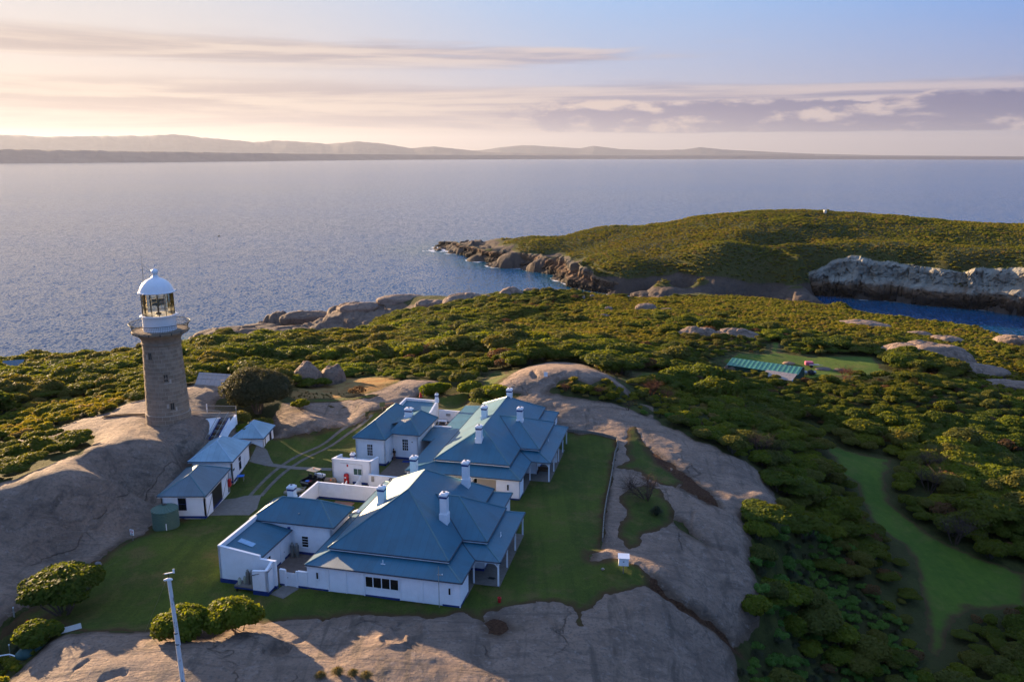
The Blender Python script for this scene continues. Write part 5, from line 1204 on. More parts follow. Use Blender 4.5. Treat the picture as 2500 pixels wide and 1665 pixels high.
def cylinder(u, v, z, label, group, h=1.25, r=.19, mat=None):
    t = hthing('gas_cylinder', label, 'gas cylinder', group)
    mb = MB(); mb.lathe([(0, z), (r * .95, z), (r, z + .06), (r, z + h * .82), (r * .85, z + h * .92), (r * .3, z + h * .97), (0, z + h * .97)], 14, (u, v)); mb.make('body', mat or MAT['cyl'], t, True)
    mb = MB(); mb.lathe([(r * .55, z + h * .92), (r * .55, z + h * 1.06), (r * .48, z + h * 1.06), (r * .48, z + h * .92)], 10, (u, v)); mb.make('collar', MAT['steel'], t)
    mb = MB(); mb.tube([(u, v, z + h * .95), (u, v, z + h * 1.05)], .035, 6); mb.make('valve', MAT['steel'], t)
    settle(t, u, v, z)
    return t


cylinder(-4.45, 5.75, .03, 'left of two tall grey gas cylinders in the courtyard beside the nearer cottage', 'courtyard gas cylinders', 1.5, .22)
cylinder(-3.92, 5.75, .03, 'right of two tall grey gas cylinders in the courtyard beside the nearer cottage', 'courtyard gas cylinders', 1.5, .22)
cylinder(-5.55, -1.15, .56, 'left of two tall grey gas cylinders on the platform outside the raking parapet', 'platform gas cylinders', 1.4, .2)
cylinder(-5.08, -1.15, .56, 'right of two tall grey gas cylinders on the platform outside the raking parapet', 'platform gas cylinders', 1.4, .2)
pale = simple('pale_cylinder', (0.42, 0.44, 0.33), 0.5, 0.4)
cylinder(-6.35, -1.35, .56, 'small pale green gas bottle at the front edge of the platform', 'small gas bottles', .62, .17, pale)
cylinder(-6.0, -1.0, .56, 'small grey green gas bottle behind the pale one on the platform', 'small gas bottles', .62, .16, pale)
cylinder(.95, 51.0, .03, 'left of two grey gas cylinders by the back yard wall, touching the yellow box', 'back yard gas cylinders', 1.6, .24)
cylinder(1.5, 51.0, .03, 'right of two grey gas cylinders by the back yard wall', 'back yard gas cylinders', 1.6, .24)
hb = hthing('hose_cabinet', 'red fire hose cabinet against the wall of the flat-topped white store', 'fire hose cabinet')
mb = MB(); mb.lathe([(0, .12), (.30, .12), (.33, .2), (.33, 1.3), (.28, 1.42), (.12, 1.5), (0, 1.5)], 14, (-6.95, 25.05)); mb.make('cover', MAT['red'], hb, True)
mb = MB(); mb.box(-7.06, -6.86, 24.70, 24.73, .95, 1.15); mb.make('white_mark', MAT['white'], hb)
mb = MB(); mb.box(-7.0, -6.9, 25.0, 25.1, 0, .14); mb.make('foot', MAT['black'], hb)
settle(hb, -6.95, 25.05)
MAT['paving'] = MAT['paver']


# --- paths and aprons: thin sheets laid on the grass
def sheet(name, poly, mat, lift=0.02, parent=None, step=1.5):
    """flat polygon laid on the ground, with a 12 cm skirt"""
    from mathutils.geometry import delaunay_2d_cdt
    pts = [Vector((p[0], p[1])) for p in poly]; dense = []
    for a, b in zip(pts, pts[1:] + pts[:1]):
        n = max(1, int((b - a).length / .7)); dense += [a.lerp(b, k / n) for k in range(n)]
    nb_ = len(dense); P = np.array([tuple(p) for p in dense])
    gx, gy = np.meshgrid(np.arange(P[:, 0].min(), P[:, 0].max(), .7), np.arange(P[:, 1].min(), P[:, 1].max(), .7))
    inn = poly_sd(gx.ravel(), gy.ravel(), [tuple(p) for p in dense]) > .25
    allp = dense + [Vector((x, y)) for x, y in zip(gx.ravel()[inn], gy.ravel()[inn])]
    vo, _, fo, _, _, _ = delaunay_2d_cdt(allp, [(k, (k + 1) % nb_) for k in range(nb_)], [list(range(nb_))], 1, 1e-5)
    zs = ground(np.array([v.x for v in vo]), np.array([v.y for v in vo])) + lift
    bm = bmesh.new(); vv = [bm.verts.new((v.x, v.y, float(z))) for v, z in zip(vo, zs)]
    for f in fo:
        try: bm.faces.new([vv[k] for k in f])
        except ValueError: pass
    bmesh.ops.recalc_face_normals(bm, faces=bm.faces)
    if bm.faces and sum(f.normal.z for f in bm.faces) < 0: bmesh.ops.reverse_faces(bm, faces=bm.faces)
    bm.edges.ensure_lookup_table()
    ed = [e for e in bm.edges if e.is_boundary]
    ex = bmesh.ops.extrude_edge_only(bm, edges=ed)
    for v in ex['geom']:
        if isinstance(v, bmesh.types.BMVert): v.co.z -= .12
    me = bpy.data.meshes.new(name); bm.to_mesh(me); bm.free(); me.materials.append(mat)
    o = bpy.data.objects.new(name, me); COL.objects.link(o); o['kind'] = 'structure'
    return o


def strip(name, pts, wd, mat, lift):
    L = []; Rr = []
    for i, p in enumerate(pts):
        a = Vector((*pts[max(i - 1, 0)], 0)); b = Vector((*pts[min(i + 1, len(pts) - 1)], 0)); d = (b - a).normalized()
        n = Vector((-d.y, d.x, 0)) * wd / 2; L.append((p[0] + n.x, p[1] + n.y)); Rr.append((p[0] - n.x, p[1] - n.y))
    return sheet(name, L + Rr[::-1], mat, lift)


MAT['track'] = simple('worn_concrete', (0.150, 0.130, 0.108), 0.95, 0.15, 0.25, 1.2, bumpd=0.01)
def curve(pts, n=6):
    out_ = []
    for i in range(len(pts) - 1):
        p0 = Vector(pts[max(i - 1, 0)]); p1 = Vector(pts[i]); p2 = Vector(pts[i + 1]); p3 = Vector(pts[min(i + 2, len(pts) - 1)])
        for k in range(n):
            t = k / n; q = 0.5 * ((2 * p1) + (p2 - p0) * t + (2 * p0 - 5 * p1 + 4 * p2 - p3) * t * t + (3 * p1 - p0 - 3 * p2 + p3) * t ** 3); out_.append((q.x, q.y))
    return out_ + [tuple(pts[-1])]
ctr = curve([(-32.0, 94.3), (-31.8, 98.0), (-31.0, 103.0), (-29.6, 108.0), (-27.6, 112.5), (-25.4, 117.5), (-23.0, 124.0)])
def off(pts, d):
    r_ = []
    for i, p in enumerate(pts):
        a = Vector(pts[max(i - 1, 0)]); b = Vector(pts[min(i + 1, len(pts) - 1)]); t = (b - a).normalized(); r_.append((p[0] - t.y * d, p[1] + t.x * d))
    return r_
strip('wheel_track', off(ctr, 0.74), 0.5, MAT['track'], 0.020)
strip('wheel_track', off(ctr, -0.74), 0.5, MAT['track'], 0.020)
strip('path', [(-36.0, 105.2), (-33.0, 104.35), (-29.0, 103.6), (-24.3, 103.1)], 0.95, MAT['concrete'], 0.032)
sheet('path', [(-36.1, 105.6), (-36.1, 109.6), (-34.6, 108.4), (-33.2, 105.6), (-32.6, 104.6), (-33.6, 103.9)], MAT['concrete'], 0.026)
sheet('path', [(-35.75, 88.9), (-31.0, 88.8), (-30.6, 90.5), (-31.0, 92.6), (-31.3, 94.6), (-33.4, 94.6), (-34.4, 93.9), (-35.75, 93.8)], MAT['concrete'], 0.026)
sheet('courtyard_paving', [hxy(*q)[:2] for q in ((-4.86, 0.3), (-4.86, 6.4), (0.1, 6.4), (0.1, 0.3))], MAT['paver'], 0.03)
sheet('courtyard_paving', [hxy(*q)[:2] for q in ((-4.3, 24.9), (-4.0, 32.3), (-4.3, 35.0), (1.3, 35.0), (1.3, 24.9))], MAT['paver'], 0.03)
sheet('courtyard_paving', [hxy(*q)[:2] for q in ((-3.0, 41.4), (-3.0, 51.3), (1.5, 51.3), (1.5, 41.4))], MAT['paver'], 0.03)
sheet('path', [hxy(*q)[:2] for q in ((-3.0, -1.55), (-1.45, -1.95), (-0.75, -0.2), (-0.8, 0.1), (-2.5, 0.1))], MAT['concrete'], 0.03)
# ---------------------------------------------------------------- the three sheds under the tower
def shed(label, x0, x1, y0, y1, wz, ez, rz, roof, plinth=0.3, name='shed'):
    t = thing(name, label, 'shed', (x0, y0, 0))
    X, Y = x1 - x0, y1 - y0
    wall_run(t, [(0, Y), (0, 0)], -.3, wz, .18); wall_run(t, [(0, 0), (X, 0)], -.3, wz, .18)
    wall_run(t, [(X, 0), (X, Y)], -.3, wz, .18); wall_run(t, [(X, Y), (0, Y)], -.3, wz, .18)
    hip_roof(t, -.28, X + .2, -.28, Y + .28, ez, rz, roof, 'v')
    for a in (((0, -.012), (X + .012, -.012)), ((X + .012, -.012), (X + .012, Y))):
        mb = MB(); mb.beam((*a[0], plinth / 2 - .05), (*a[1], plinth / 2 - .05), .03, plinth); mb.make('plinth', MAT['blue'], t)
    return t


A = shed('nearest white shed with dull grey-blue roof beside the green water tank', -40.9, -35.8, 88.1, 96.15, 2.75, 2.85, 4.4, MAT['roof_grey'], name='garage_shed')
window(A, 'v', 0, 2.0, 2.85, 1.0, 2.5, 1, 2, -1, frame=MAT['blue'], sill=False)
mb = MB(); mb.box(5.101, 5.12, 1.75, 5.3, 0.02, 2.35); mb.make('doorway', MAT['black'], A, label='flat black sheet painting the shade inside the garage doorway')  # black panel on the closed wall, the unlit interior put in as colour
def leaf(h, a, ln, z1=2.3):
    """door leaf hinged at h (y), swung out by angle a"""
    d = Vector((math.cos(a), math.sin(a), 0)); mb = MB(); mb.beam((5.13, h, 1.2), (5.13 + d.x * ln, h + d.y * ln, 1.2), .06, z1); o = mb.make('door', MAT['white'], A)
    m2 = MB(); n = Vector((d.y, -d.x, 0)) * .05
    for s_ in (1, -1):
        m2.beam((5.13 + n.x * s_, h + n.y * s_, .25), (5.13 + d.x * ln + n.x * s_, h + d.y * ln + n.y * s_, 2.2), .02, .10)
    m2.make('brace', MAT['grey_paint'], o)
leaf(0.25, R(84), 1.5); leaf(5.4, R(86), 1.6)
mb = MB(); mb.box(5.10, 5.16, 5.3, 5.42, 0, 2.5); mb.make('door_post', MAT['grey_paint'], A)
red = thing('hose_cabinet', 'red fire hose cabinet on the wall at the end of the grey-roofed shed', 'fire hose cabinet', (-35.55, 95.6, 0))
mb = MB(); mb.box(-.16, .16, -.28, .28, .75, 1.75); mb.make('cover', MAT['red'], red, bevel=.05)
mb = MB(); mb.box(-.22, .0, -.04, .04, 0.0, .8); mb.make('post', MAT['grey_paint'], red)
B_ = shed('middle white shed of three with a pale blue roof and a tall window', -41.4, -36.15, 98.55, 105.5, 2.9, 3.0, 4.8, MAT['roof_pale'], name='store_shed')
window(B_, 'u', 5.25, 2.6, 3.3, 0.75, 2.4, 1, 2, 1, frame=MAT['blue'], sill=False)
mb = MB(); mb.box(5.251, 5.30, -.05, .12, 0, 2.8); mb.make('door_frame', MAT['grey_paint'], B_)
mb = MB(); mb.box(5.251, 5.28, .25, .8, 1.5, 1.75); mb.make('vent', MAT['black'], B_)
mb = MB(); mb.tube([(5.30, 4.6, .2), (5.30, 4.6, 1.8), (5.30, 1.6, 1.9)], .03, 5); mb.make('conduit', MAT['white'], B_)
mb = MB(); mb.box(5.251, 5.27, 5.4, 6.1, .05, 2.1); mb.make('door', MAT['white'], B_)
Cs = shed('farthest and smallest white shed, pale blue pyramid-like roof, at the foot of the round tree', -39.3, -35.2, 108.75, 113.8, 2.42, 2.5, 4.1, MAT['roof_pale'], name='garden_shed')
window(Cs, 'u', 4.1, 3.0, 3.85, 0.95, 2.0, 1, 1, 1, frame=MAT['blue'], sill=False)
mb = MB(); mb.box(4.101, 4.15, .75, 1.1, 0, 2.05); mb.make('door', MAT['timber'], Cs)
weatherboards(Cs, 'v', 0, 2.7, 4.05, .32, 2.35)
for xx in (1.0, 2.6):
    mb = MB(); mb.box(xx - .03, xx + .03, -.03, -.002, .05, 2.2); mb.make('door_frame', MAT['white'], Cs)
mb = MB(); mb.box(1.05, 2.55, -.03, -.002, .05, 2.15); dr = mb.make('door', MAT['white'], Cs)
for zz in (1.0, 1.7):
    mb = MB(); mb.box(1.05, 1.35, -.045, -.031, zz, zz + .06); mb.make('hinge', MAT['black'], dr)
bl = thing('bench', 'small blue-topped bench on the grass outside the middle shed', 'bench', (-35.4, 99.3, 0), R(12))
mb = MB(); mb.box(-.45, .45, -.35, .35, .62, .68); mb.make('top', MAT['blue_lid'], bl)
for sx in (-.38, .38):
    for sy in (-.28, .28):
        mb = MB(); mb.tube([(sx, sy, 0), (sx * .9, sy * .9, .62)], .03, 6); mb.make('leg', MAT['steel'], bl)
# water tanks
tk = thing('water_tank', 'round dark green corrugated water tank beside the nearest shed', 'water tank', (-39.6, 85.95, 0))
prof = [(1.43, -.3)]
for k in range(58):
    z = 2.15 * k / 57; prof.append((1.43 + .022 * math.sin(k * 2 * math.pi * 12 / 57), z))
mb = MB(); mb.lathe(prof, 40); mb.make('wall', MAT['tank'], tk, True)
for k in range(20):
    a = 2 * math.pi * k / 20; b = 2 * math.pi * (k + 1) / 20; m_ = (a + b) / 2
    mb = MB(); q = lambda r, t, z: (r * math.cos(t), r * math.sin(t), z)
    mb.add([q(1.47, a, 2.15), q(1.47, m_, 2.20), q(1.47, b, 2.15), q(.22, b, 2.66), q(.22, m_, 2.70), q(.22, a, 2.66)], [(0, 1, 4, 5), (1, 2, 3, 4)])
    mb.make('roof_panel', MAT['tank'], tk)
mb = MB(); mb.lathe([(0, 2.72), (.26, 2.72), (.26, 2.62)], 14); mb.make('hatch', MAT['black'], tk)
mb = MB(); mb.box(.55, .63, -1.36, -1.31, .1, .9); mb.make('level_gauge', MAT['white'], tk)
rt = thing('water_tank', 'low round open tank behind the smallest shed, at the foot of the stairs', 'water tank', (-40.0, 112.6, 0.6))
mb = MB(); mb.lathe([(.78, -.8), (.80, 1.15), (.74, 1.15), (.72, .5), (0, .5)], 22); mb.make('wall', simple('pale_tank', (0.36, 0.40, 0.42), .6), rt, True)
# ---------------------------------------------------------------- lighthouse
TX, TY = -47.4, 107.0
MAT['stone'] = simple('tower_granite', (0.260, 0.196, 0.142), 0.9, 0.2, 0.16, 1.3, bumpd=0.02, dirt=((0.14, 0.11, 0.088), 0.5))
MAT['stone2'] = simple('tower_granite_pale', (0.300, 0.230, 0.168), 0.9, 0.2, 0.16, 1.3, bumpd=0.02, dirt=((0.16, 0.125, 0.10), 0.5))
MAT['mortar'] = simple('pale_mortar', (0.46, 0.39, 0.32), 0.95, 0.1, 0.1)
MAT['bronze'] = simple('dark_iron', (0.030, 0.040, 0.036), 0.6, 0.4, 0.2)
MAT['tower_white'] = simple('white_gloss_paint', (0.78, 0.78, 0.80), 0.35, 0.5, 0.04)
LH = thing('lighthouse', 'grey granite lighthouse with white domed lantern on the rock knoll', 'lighthouse', (TX, TY, 5.0))


def tower_r(z):
    return 2.93 if z < 7.08 else 2.80 - (z - 7.08) / (16.6 - 7.08) * 0.36


mb = MB(); mb.lathe([(tower_r(4.0) - .035, -1.4), (tower_r(7) - .035, 2.05), (tower_r(7.1) - .035, 2.08), (tower_r(16.6) - .035, 11.7), (2.42, 11.7)], 56)
mb.make('shaft_core', MAT['mortar'], LH, True)
courses = [(4.3 + .56 * k, 4.3 + .56 * (k + 1)) for k in range(5)] + [(7.10 + .56 * k, 7.10 + .56 * (k + 1)) for k in range(17)]
TOCAM = math.atan2(-TY, -TX)
back = MB(); nblk = 0
wins = [(9.0 - .5, 9.0 + .3), ]
WIN = [(15.3, TOCAM - R(39)), (12.3, TOCAM + R(2)), (8.35, TOCAM + R(12))]
for ci, (z0, z1) in enumerate(courses):
    nb_ = 19 if ci < 5 else (18 if ci < 14 else 17)
    a0 = R(0.5 * 360 / nb_) * (ci % 2) + R(3.1 * ci)
    for k in range(nb_):
        p, q = a0 + 2 * math.pi * k / nb_, a0 + 2 * math.pi * (k + 1) / nb_
        g = .024 / 2.7; p += g; q -= g; mid = (p + q) / 2
        zt = z1 - 0.05; vs = []
        jut = RNG.uniform(-.010, .010)
        for t in (p, mid, q):
            for r_, z in ((tower_r(z0) - .12, z0), (tower_r(z0) + jut, z0), (tower_r(zt) + jut, zt), (tower_r(zt) - .12, zt)):
                vs.append((r_ * math.cos(t), r_ * math.sin(t), z - 5.0))
        fs = []
        for s_ in (0, 4):
            fs += [(s_ + 1, s_ + 5, s_ + 6, s_ + 2), (s_ + 2, s_ + 6, s_ + 7, s_ + 3), (s_, s_ + 4, s_ + 5, s_ + 1)]
        fs += [(0, 1, 2, 3), (11, 10, 9, 8)]
        d = (mid - TOCAM + math.pi) % (2 * math.pi) - math.pi
        hole = any(abs(((mid - wa + math.pi) % (2 * math.pi)) - math.pi) < R(7) and z0 - .25 < wz < z1 + .3 for wz, wa in WIN)
        if hole: continue
        if abs(d) < R(100) and nblk < 290:
            o = MB().add(vs, fs).make('stone_block', MAT['stone2'] if RNG.random() < .35 else MAT['stone'], LH, True); nblk += 1
        else:
            back.add(vs, fs)
back.make('stone_blocks_behind', MAT['stone'], LH, True, kind='stuff')
for wz, wa in WIN:
    mb = MB(); c, s_ = math.cos(wa), math.sin(wa); rr = tower_r(wz)
    def bx(r0, r1, t0, t1, zz0, zz1, mb):
        q = []
        for r_, t in ((r0, t0), (r1, t0), (r1, t1), (r0, t1)): q.append((r_ * c - t * s_, r_ * s_ + t * c))
        mb.add([(x, y, zz0 - 5) for x, y in q] + [(x, y, zz1 - 5) for x, y in q], [(3, 2, 1, 0), (4, 5, 6, 7), (0, 1, 5, 4), (1, 2, 6, 5), (2, 3, 7, 6), (3, 0, 4, 7)])
    bx(rr - .3, rr - .012, -.26, .26, wz - .45, wz + .5, mb); w_ = mb.make('window', MAT['black'], LH)
    f = MB(); bx(rr - .05, rr + .02, -.40, -.24, wz - .5, wz + .55, f); bx(rr - .05, rr + .02, .24, .40, wz - .5, wz + .55, f); bx(rr - .05, rr + .03, -.4, .4, wz - .62, wz - .48, f); bx(rr - .05, rr + .02, -.4, .4, wz + .5, wz + .62, f)
    f.make('surround', MAT['stone'], w_)
    f = MB(); bx(rr - .02, rr, -.03, .03, wz - .45, wz + .5, f); f.make('frame', MAT['timber'], w_)
prof = [(2.42, 11.55), (2.56, 11.66), (2.58, 11.85), (2.47, 11.95), (2.48, 12.15), (2.56, 12.4), (2.74, 12.68), (3.02, 12.92), (3.34, 13.06), (3.36, 13.2), (3.58, 13.24), (3.62, 13.42), (3.56, 13.5), (2.0, 13.5)]
mb = MB(); mb.lathe(prof, 64); mb.make('cornice', MAT['stone'], LH, True)
for k in range(16):                                              # rail feet on the rim
    a = 2 * math.pi * k / 16; mb = MB(); mb.tube([(3.6 * math.cos(a), 3.6 * math.sin(a), 13.2), (3.62 * math.cos(a), 3.62 * math.sin(a), 13.5)], .07, 6); mb.make('rail_foot', MAT['bronze'], LH)
mb = MB()
for k in range(104):
    a = 2 * math.pi * k / 104; c, s_ = math.cos(a), math.sin(a)
    mb.tube([(3.50 * c, 3.50 * s_, 13.48), (3.52 * c, 3.52 * s_, 13.9), (3.66 * c, 3.66 * s_, 14.25), (3.84 * c, 3.84 * s_, 14.5)], .017, 4, False)
rl = mb.make('railing', MAT['bronze'], LH, kind='stuff')
for r_, z, t in ((3.85, 14.51, .045), (3.5, 13.56, .03), (3.64, 14.2, .018)):
    mb = MB(); n = 72; pts = [(r_ * math.cos(2 * math.pi * k / n), r_ * math.sin(2 * math.pi * k / n), z) for k in range(n + 1)]; mb.tube(pts, t, 6, False); mb.make('rail_hoop', MAT['bronze'], LH)
mb = MB(); mb.lathe([(2.12, 13.45), (2.12, 15.35), (2.14, 15.42), (2.36, 15.46), (2.36, 15.56), (2.1, 15.60), (0, 15.60)], 56); mb.make('lantern_wall', MAT['tower_white'], LH, True)
NP = 14
glass, gn, go_ = new_mat('lantern_glass')
tr = gn.add('ShaderNodeBsdfTransparent', ins={0: (0.92, 0.90, 0.80, 1)}); gl_ = gn.add('ShaderNodeBsdfGlossy', ins={0: (1, 1, 1, 1), 1: 0.03})
fr_ = gn.add('ShaderNodeFresnel', ins={0: 1.5}); mx = gn.add('ShaderNodeMixShader', ins={0: gn.math('ADD', fr_.outputs[0], 0.06), 1: tr.outputs[0], 2: gl_.outputs[0]})
gn.l.new(mx.outputs[0], go_.inputs[0])
RG = 2.03; zs = [15.6, 16.58, 17.56, 18.55]
for j in range(3):
    for k in range(NP):
        a, b = 2 * math.pi * (k + .5) / NP, 2 * math.pi * (k + 1.5) / NP
        mb = MB(); q = lambda t, z, r_=RG: (r_ * math.cos(t), r_ * math.sin(t), z)
        m_ = (a + b) / 2; rm = RG * .995
        mb.add([q(a, zs[j]), q(m_, zs[j], rm), q(b, zs[j]), q(b, zs[j + 1]), q(m_, zs[j + 1], rm), q(a, zs[j + 1])], [(0, 1, 4, 5), (1, 2, 3, 4)]); mb.make('pane', glass, LH)
MAT['bar'] = simple('lantern_bronze', (0.10, 0.075, 0.035), 0.4, 0.5, 0.1, metallic=0.4)
for k in range(NP):
    a = 2 * math.pi * (k + .5) / NP; c, s_ = RG * math.cos(a), RG * math.sin(a)
    mb = MB(); mb.tube([(c, s_, 15.58), (c, s_, 18.58)], .048, 5); mb.make('glazing_bar', MAT['bar'], LH)
for z in zs[1:3]:
    mb = MB(); pts = [((RG + .01) * math.cos(2 * math.pi * (k + .5) / NP), (RG + .01) * math.sin(2 * math.pi * (k + .5) / NP), z) for k in range(NP + 1)]; mb.tube(pts, .028, 5, False); mb.make('glazing_bar', MAT['bar'], LH)
opt = MB(); opt.lathe([(.35, 15.6), (.35, 15.8), (.12, 15.9), (.12, 16.7), (.3, 16.75), (.3, 16.85)], 12); ob_ = opt.make('lamp', MAT['bar'], LH, True)
for a in (0.5, 2.07, 3.64, 5.2):
    for z in (17.0, 17.5):
        mb = MB(); c, s_ = math.cos(a), math.sin(a); mb.beam((.15 * c, .15 * s_, z), (.75 * c, .75 * s_, z), .30, .38); mb.make('lamp_unit', MAT['bronze'], ob_)
mb = MB(); mb.tube([(0, 0, 16.8), (0, 0, 17.9)], .08, 8); mb.make('lamp_post', MAT['steel'], ob_)
dome = [(1.9, 18.5), (2.10, 18.52), (2.34, 18.58), (2.34, 18.70), (2.20, 18.76), (2.12, 19.0), (1.95, 19.4), (1.68, 19.8), (1.30, 20.16), (.88, 20.4), (.56, 20.53), (.40, 20.68), (.33, 20.85), (.30, 20.98), (.38, 21.02)]
mb = MB(); mb.lathe(dome, 48); mb.make('dome', MAT['tower_white'], LH, True)
mb = MB(); mb.blob((0, 0, 21.3), (.46, .46, .43), 20, 12); mb.tube([(0, 0, 21.6), (0, 0, 22.3)], .02, 5); mb.make('ball_vent', MAT['tower_white'], LH, True)
vn = MB(); vn.box(-.02, .02, .0, .28, 21.95, 22.15); vn.make('wind_vane', MAT['tower_white'], LH)
for k in range(10):
    a = 2 * math.pi * k / 10; mb = MB(); mb.blob((2.42 * math.cos(a), 2.42 * math.sin(a), 18.66), (.09, .09, .07), 8, 5); mb.make('gutter_head', MAT['tower_white'], LH)
for k in range(8):
    a = 2 * math.pi * (k + .3) / 8; mb = MB(); mb.tube([(2.36 * math.cos(a), 2.36 * math.sin(a), 15.55), (2.58 * math.cos(a), 2.58 * math.sin(a), 15.58)], .05, 6); mb.make('handhold', MAT['tower_white'], LH)
ant = MB(); ant.tube([(-1.9, .4, 13.5), (-1.75, .4, 24.0)], [.035, .015], 5); am = ant.make('radio_mast', MAT['bronze'], LH)
mb = MB(); mb.tube([(-1.78, .4, 22.4), (-.15, .1, 20.75)], .016, 4); mb.tube([(-1.78, .4, 22.4), (-1.55, .3, 19.1)], .012, 4); mb.make('stay_wire', MAT['bronze'], am)

# ---------------------------------------------------------------- stairs and walkway up to the tower
ST = thing('stairway', 'steep steps between white walls climbing to the lighthouse', 'stairs', (-41.9, 105.5, 0))
def rel(x, y, z): return (x + 41.9, y - 105.5, z)
n = 17; p0 = Vector((-42.35, 103.2, .3)); p1 = Vector((-40.95, 110.3, 4.75)); dirh = Vector((p1.x - p0.x, p1.y - p0.y, 0)).normalized(); sd = Vector((dirh.y, -dirh.x, 0))
for k in range(n):
    a = p0.lerp(p1, k / n); b = p0.lerp(p1, (k + 1) / n)
    mb = MB(); m_ = (a + b) / 2; mb.beam(rel(a.x, a.y, b.z - .25), rel(b.x, b.y, b.z - .25), 1.05, .5); mb.make('step', MAT['darktimber'] if k % 2 else MAT['timber'], ST)
for sg, nm in ((-1, 'left'), (1, 'right')):
    o_ = sd * (.66 * sg); q0 = p0 + o_; q1 = p1 + o_ + dirh * .1
    mb = MB(); t = sd * .11
    v = [q0 - t, q0 + t, q1 + t, q1 - t]; lo = [rel(x.x, x.y, -.5 if i in (0, 1) else .3) for i, x in enumerate(v)]; hi = [rel(x.x, x.y, x.z + .18) for x in v]
    mb.add(lo + hi, [(3, 2, 1, 0), (4, 5, 6, 7), (0, 1, 5, 4), (1, 2, 6, 5), (2, 3, 7, 6), (3, 0, 4, 7)]); w_ = mb.make('wall', MAT['white'], ST)
    mb = MB(); mb.beam(rel(q0.x - sd.x * sg * .08, q0.y - sd.y * sg * .08, q0.z + .1), rel(q1.x - sd.x * sg * .08, q1.y - sd.y * sg * .08, q1.z + .1), .1, .36); mb.make('trim', MAT['blue'], w_)
    hr = MB(); e0 = q0 + o_ * -.06; e1 = q1 + o_ * -.06
    hr.beam(rel(e0.x, e0.y, e0.z + 1.1), rel(e1.x, e1.y, e1.z + 1.1), .05, .05)
    for k in range(24):
        p = e0.lerp(e1, k / 23); hr.beam(rel(p.x, p.y, p.z + .15), rel(p.x, p.y, p.z + 1.08), .022, .022)
    hr.make('handrail', MAT['steel'], ST, kind='stuff')
# white retaining walls either side of the steps
mb = MB(); mb.add([rel(-44.6, 109.6, 2.0), rel(-41.9, 110.35, .2), rel(-41.85, 110.15, .2), rel(-44.6, 109.3, 2.0), rel(-44.6, 109.6, 4.95), rel(-41.55, 110.45, 4.95), rel(-41.5, 110.2, 4.95), rel(-44.6, 109.3, 4.95)],
                  [(3, 2, 1, 0), (4, 5, 6, 7), (0, 1, 5, 4), (1, 2, 6, 5), (2, 3, 7, 6), (3, 0, 4, 7)]); mb.make('retaining_wall', MAT['white'], ST)
mb = MB(); mb.add([rel(-43.25, 104.2, -.3), rel(-41.95, 110.15, .4), rel(-42.25, 110.25, .4), rel(-43.55, 104.3, -.3), rel(-43.25, 104.2, 1.1), rel(-41.7, 110.2, 4.95), rel(-43.6, 109.8, 4.95), rel(-43.9, 104.9, 1.3)],
                  [(3, 2, 1, 0), (4, 5, 6, 7), (0, 1, 5, 4), (1, 2, 6, 5), (2, 3, 7, 6), (3, 0, 4, 7)]); mb.make('retaining_wall', MAT['white'], ST)
mb = MB(); mb.add([rel(-39.75, 107.6, .1), rel(-39.5, 111.2, .3), rel(-39.9, 111.5, .3), rel(-40.9, 107.6, .1), rel(-40.8, 107.6, 2.95), rel(-39.5, 111.2, 5.05), rel(-39.9, 111.5, 5.05), rel(-40.95, 107.6, 2.95)],
                  [(3, 2, 1, 0), (4, 5, 6, 7), (0, 1, 5, 4), (1, 2, 6, 5), (2, 3, 7, 6), (3, 0, 4, 7)]); mb.make('retaining_wall', MAT['white'], ST)
LD = thing('walkway', 'railed landing and walkway from the top of the steps to the tower door', 'walkway', (-41.0, 110.8, 4.8))
def rl2(x, y, z): return (x + 41.0, y - 110.8, z - 4.8)
poly = [(-39.7, 111.4), (-40.0, 112.6), (-44.4, 111.9), (-46.6, 110.0), (-45.2, 108.9), (-42.9, 110.5), (-41.0, 110.4)]
zz = [4.85, 4.95, 5.25, 5.55, 5.55, 5.0, 4.85]
mb = MB(); mb.add([rl2(x, y, z) for (x, y), z in zip(poly, zz)] + [rl2(x, y, z - .9) for (x, y), z in zip(poly, zz)], [tuple(range(7))[::-1]] + [(k, (k + 1) % 7, (k + 1) % 7 + 7, k + 7) for k in range(7)]); mb.make('deck', MAT['concrete'], LD)
def fence_rail(parent, pts, name='railing'):
    mb = MB()
    for a, b in zip(pts[:-1], pts[1:]):
        a = Vector(a); b = Vector(b); L = (b - a).length; up = Vector((0, 0, 1))
        mb.beam(rl2(*(a + up)), rl2(*(b + up)), .05, .05); mb.beam(rl2(*(a + up * .12)), rl2(*(b + up * .12)), .035, .035)
        m_ = max(2, int(L / .14))
        for k in range(m_ + 1):
            p = a.lerp(b, k / m_); mb.beam(rl2(*p), rl2(*(p + up)), .024, .024)
    return mb.make(name, MAT['steel'], parent, kind='stuff')
fence_rail(LD, [(-46.6, 110.1, 5.55), (-44.4, 111.9, 5.25), (-40.0, 112.6, 4.95), (-39.65, 111.4, 4.9)])
fence_rail(LD, [(-45.2, 108.9, 5.55), (-42.9, 110.45, 5.05), (-41.7, 110.55, 4.9)])
mb = MB(); mb.beam(rl2(-44.0, 111.95, 5.2), rl2(-44.0, 111.95, 6.45), .12, .12); mb.make('post', MAT['white'], LD)
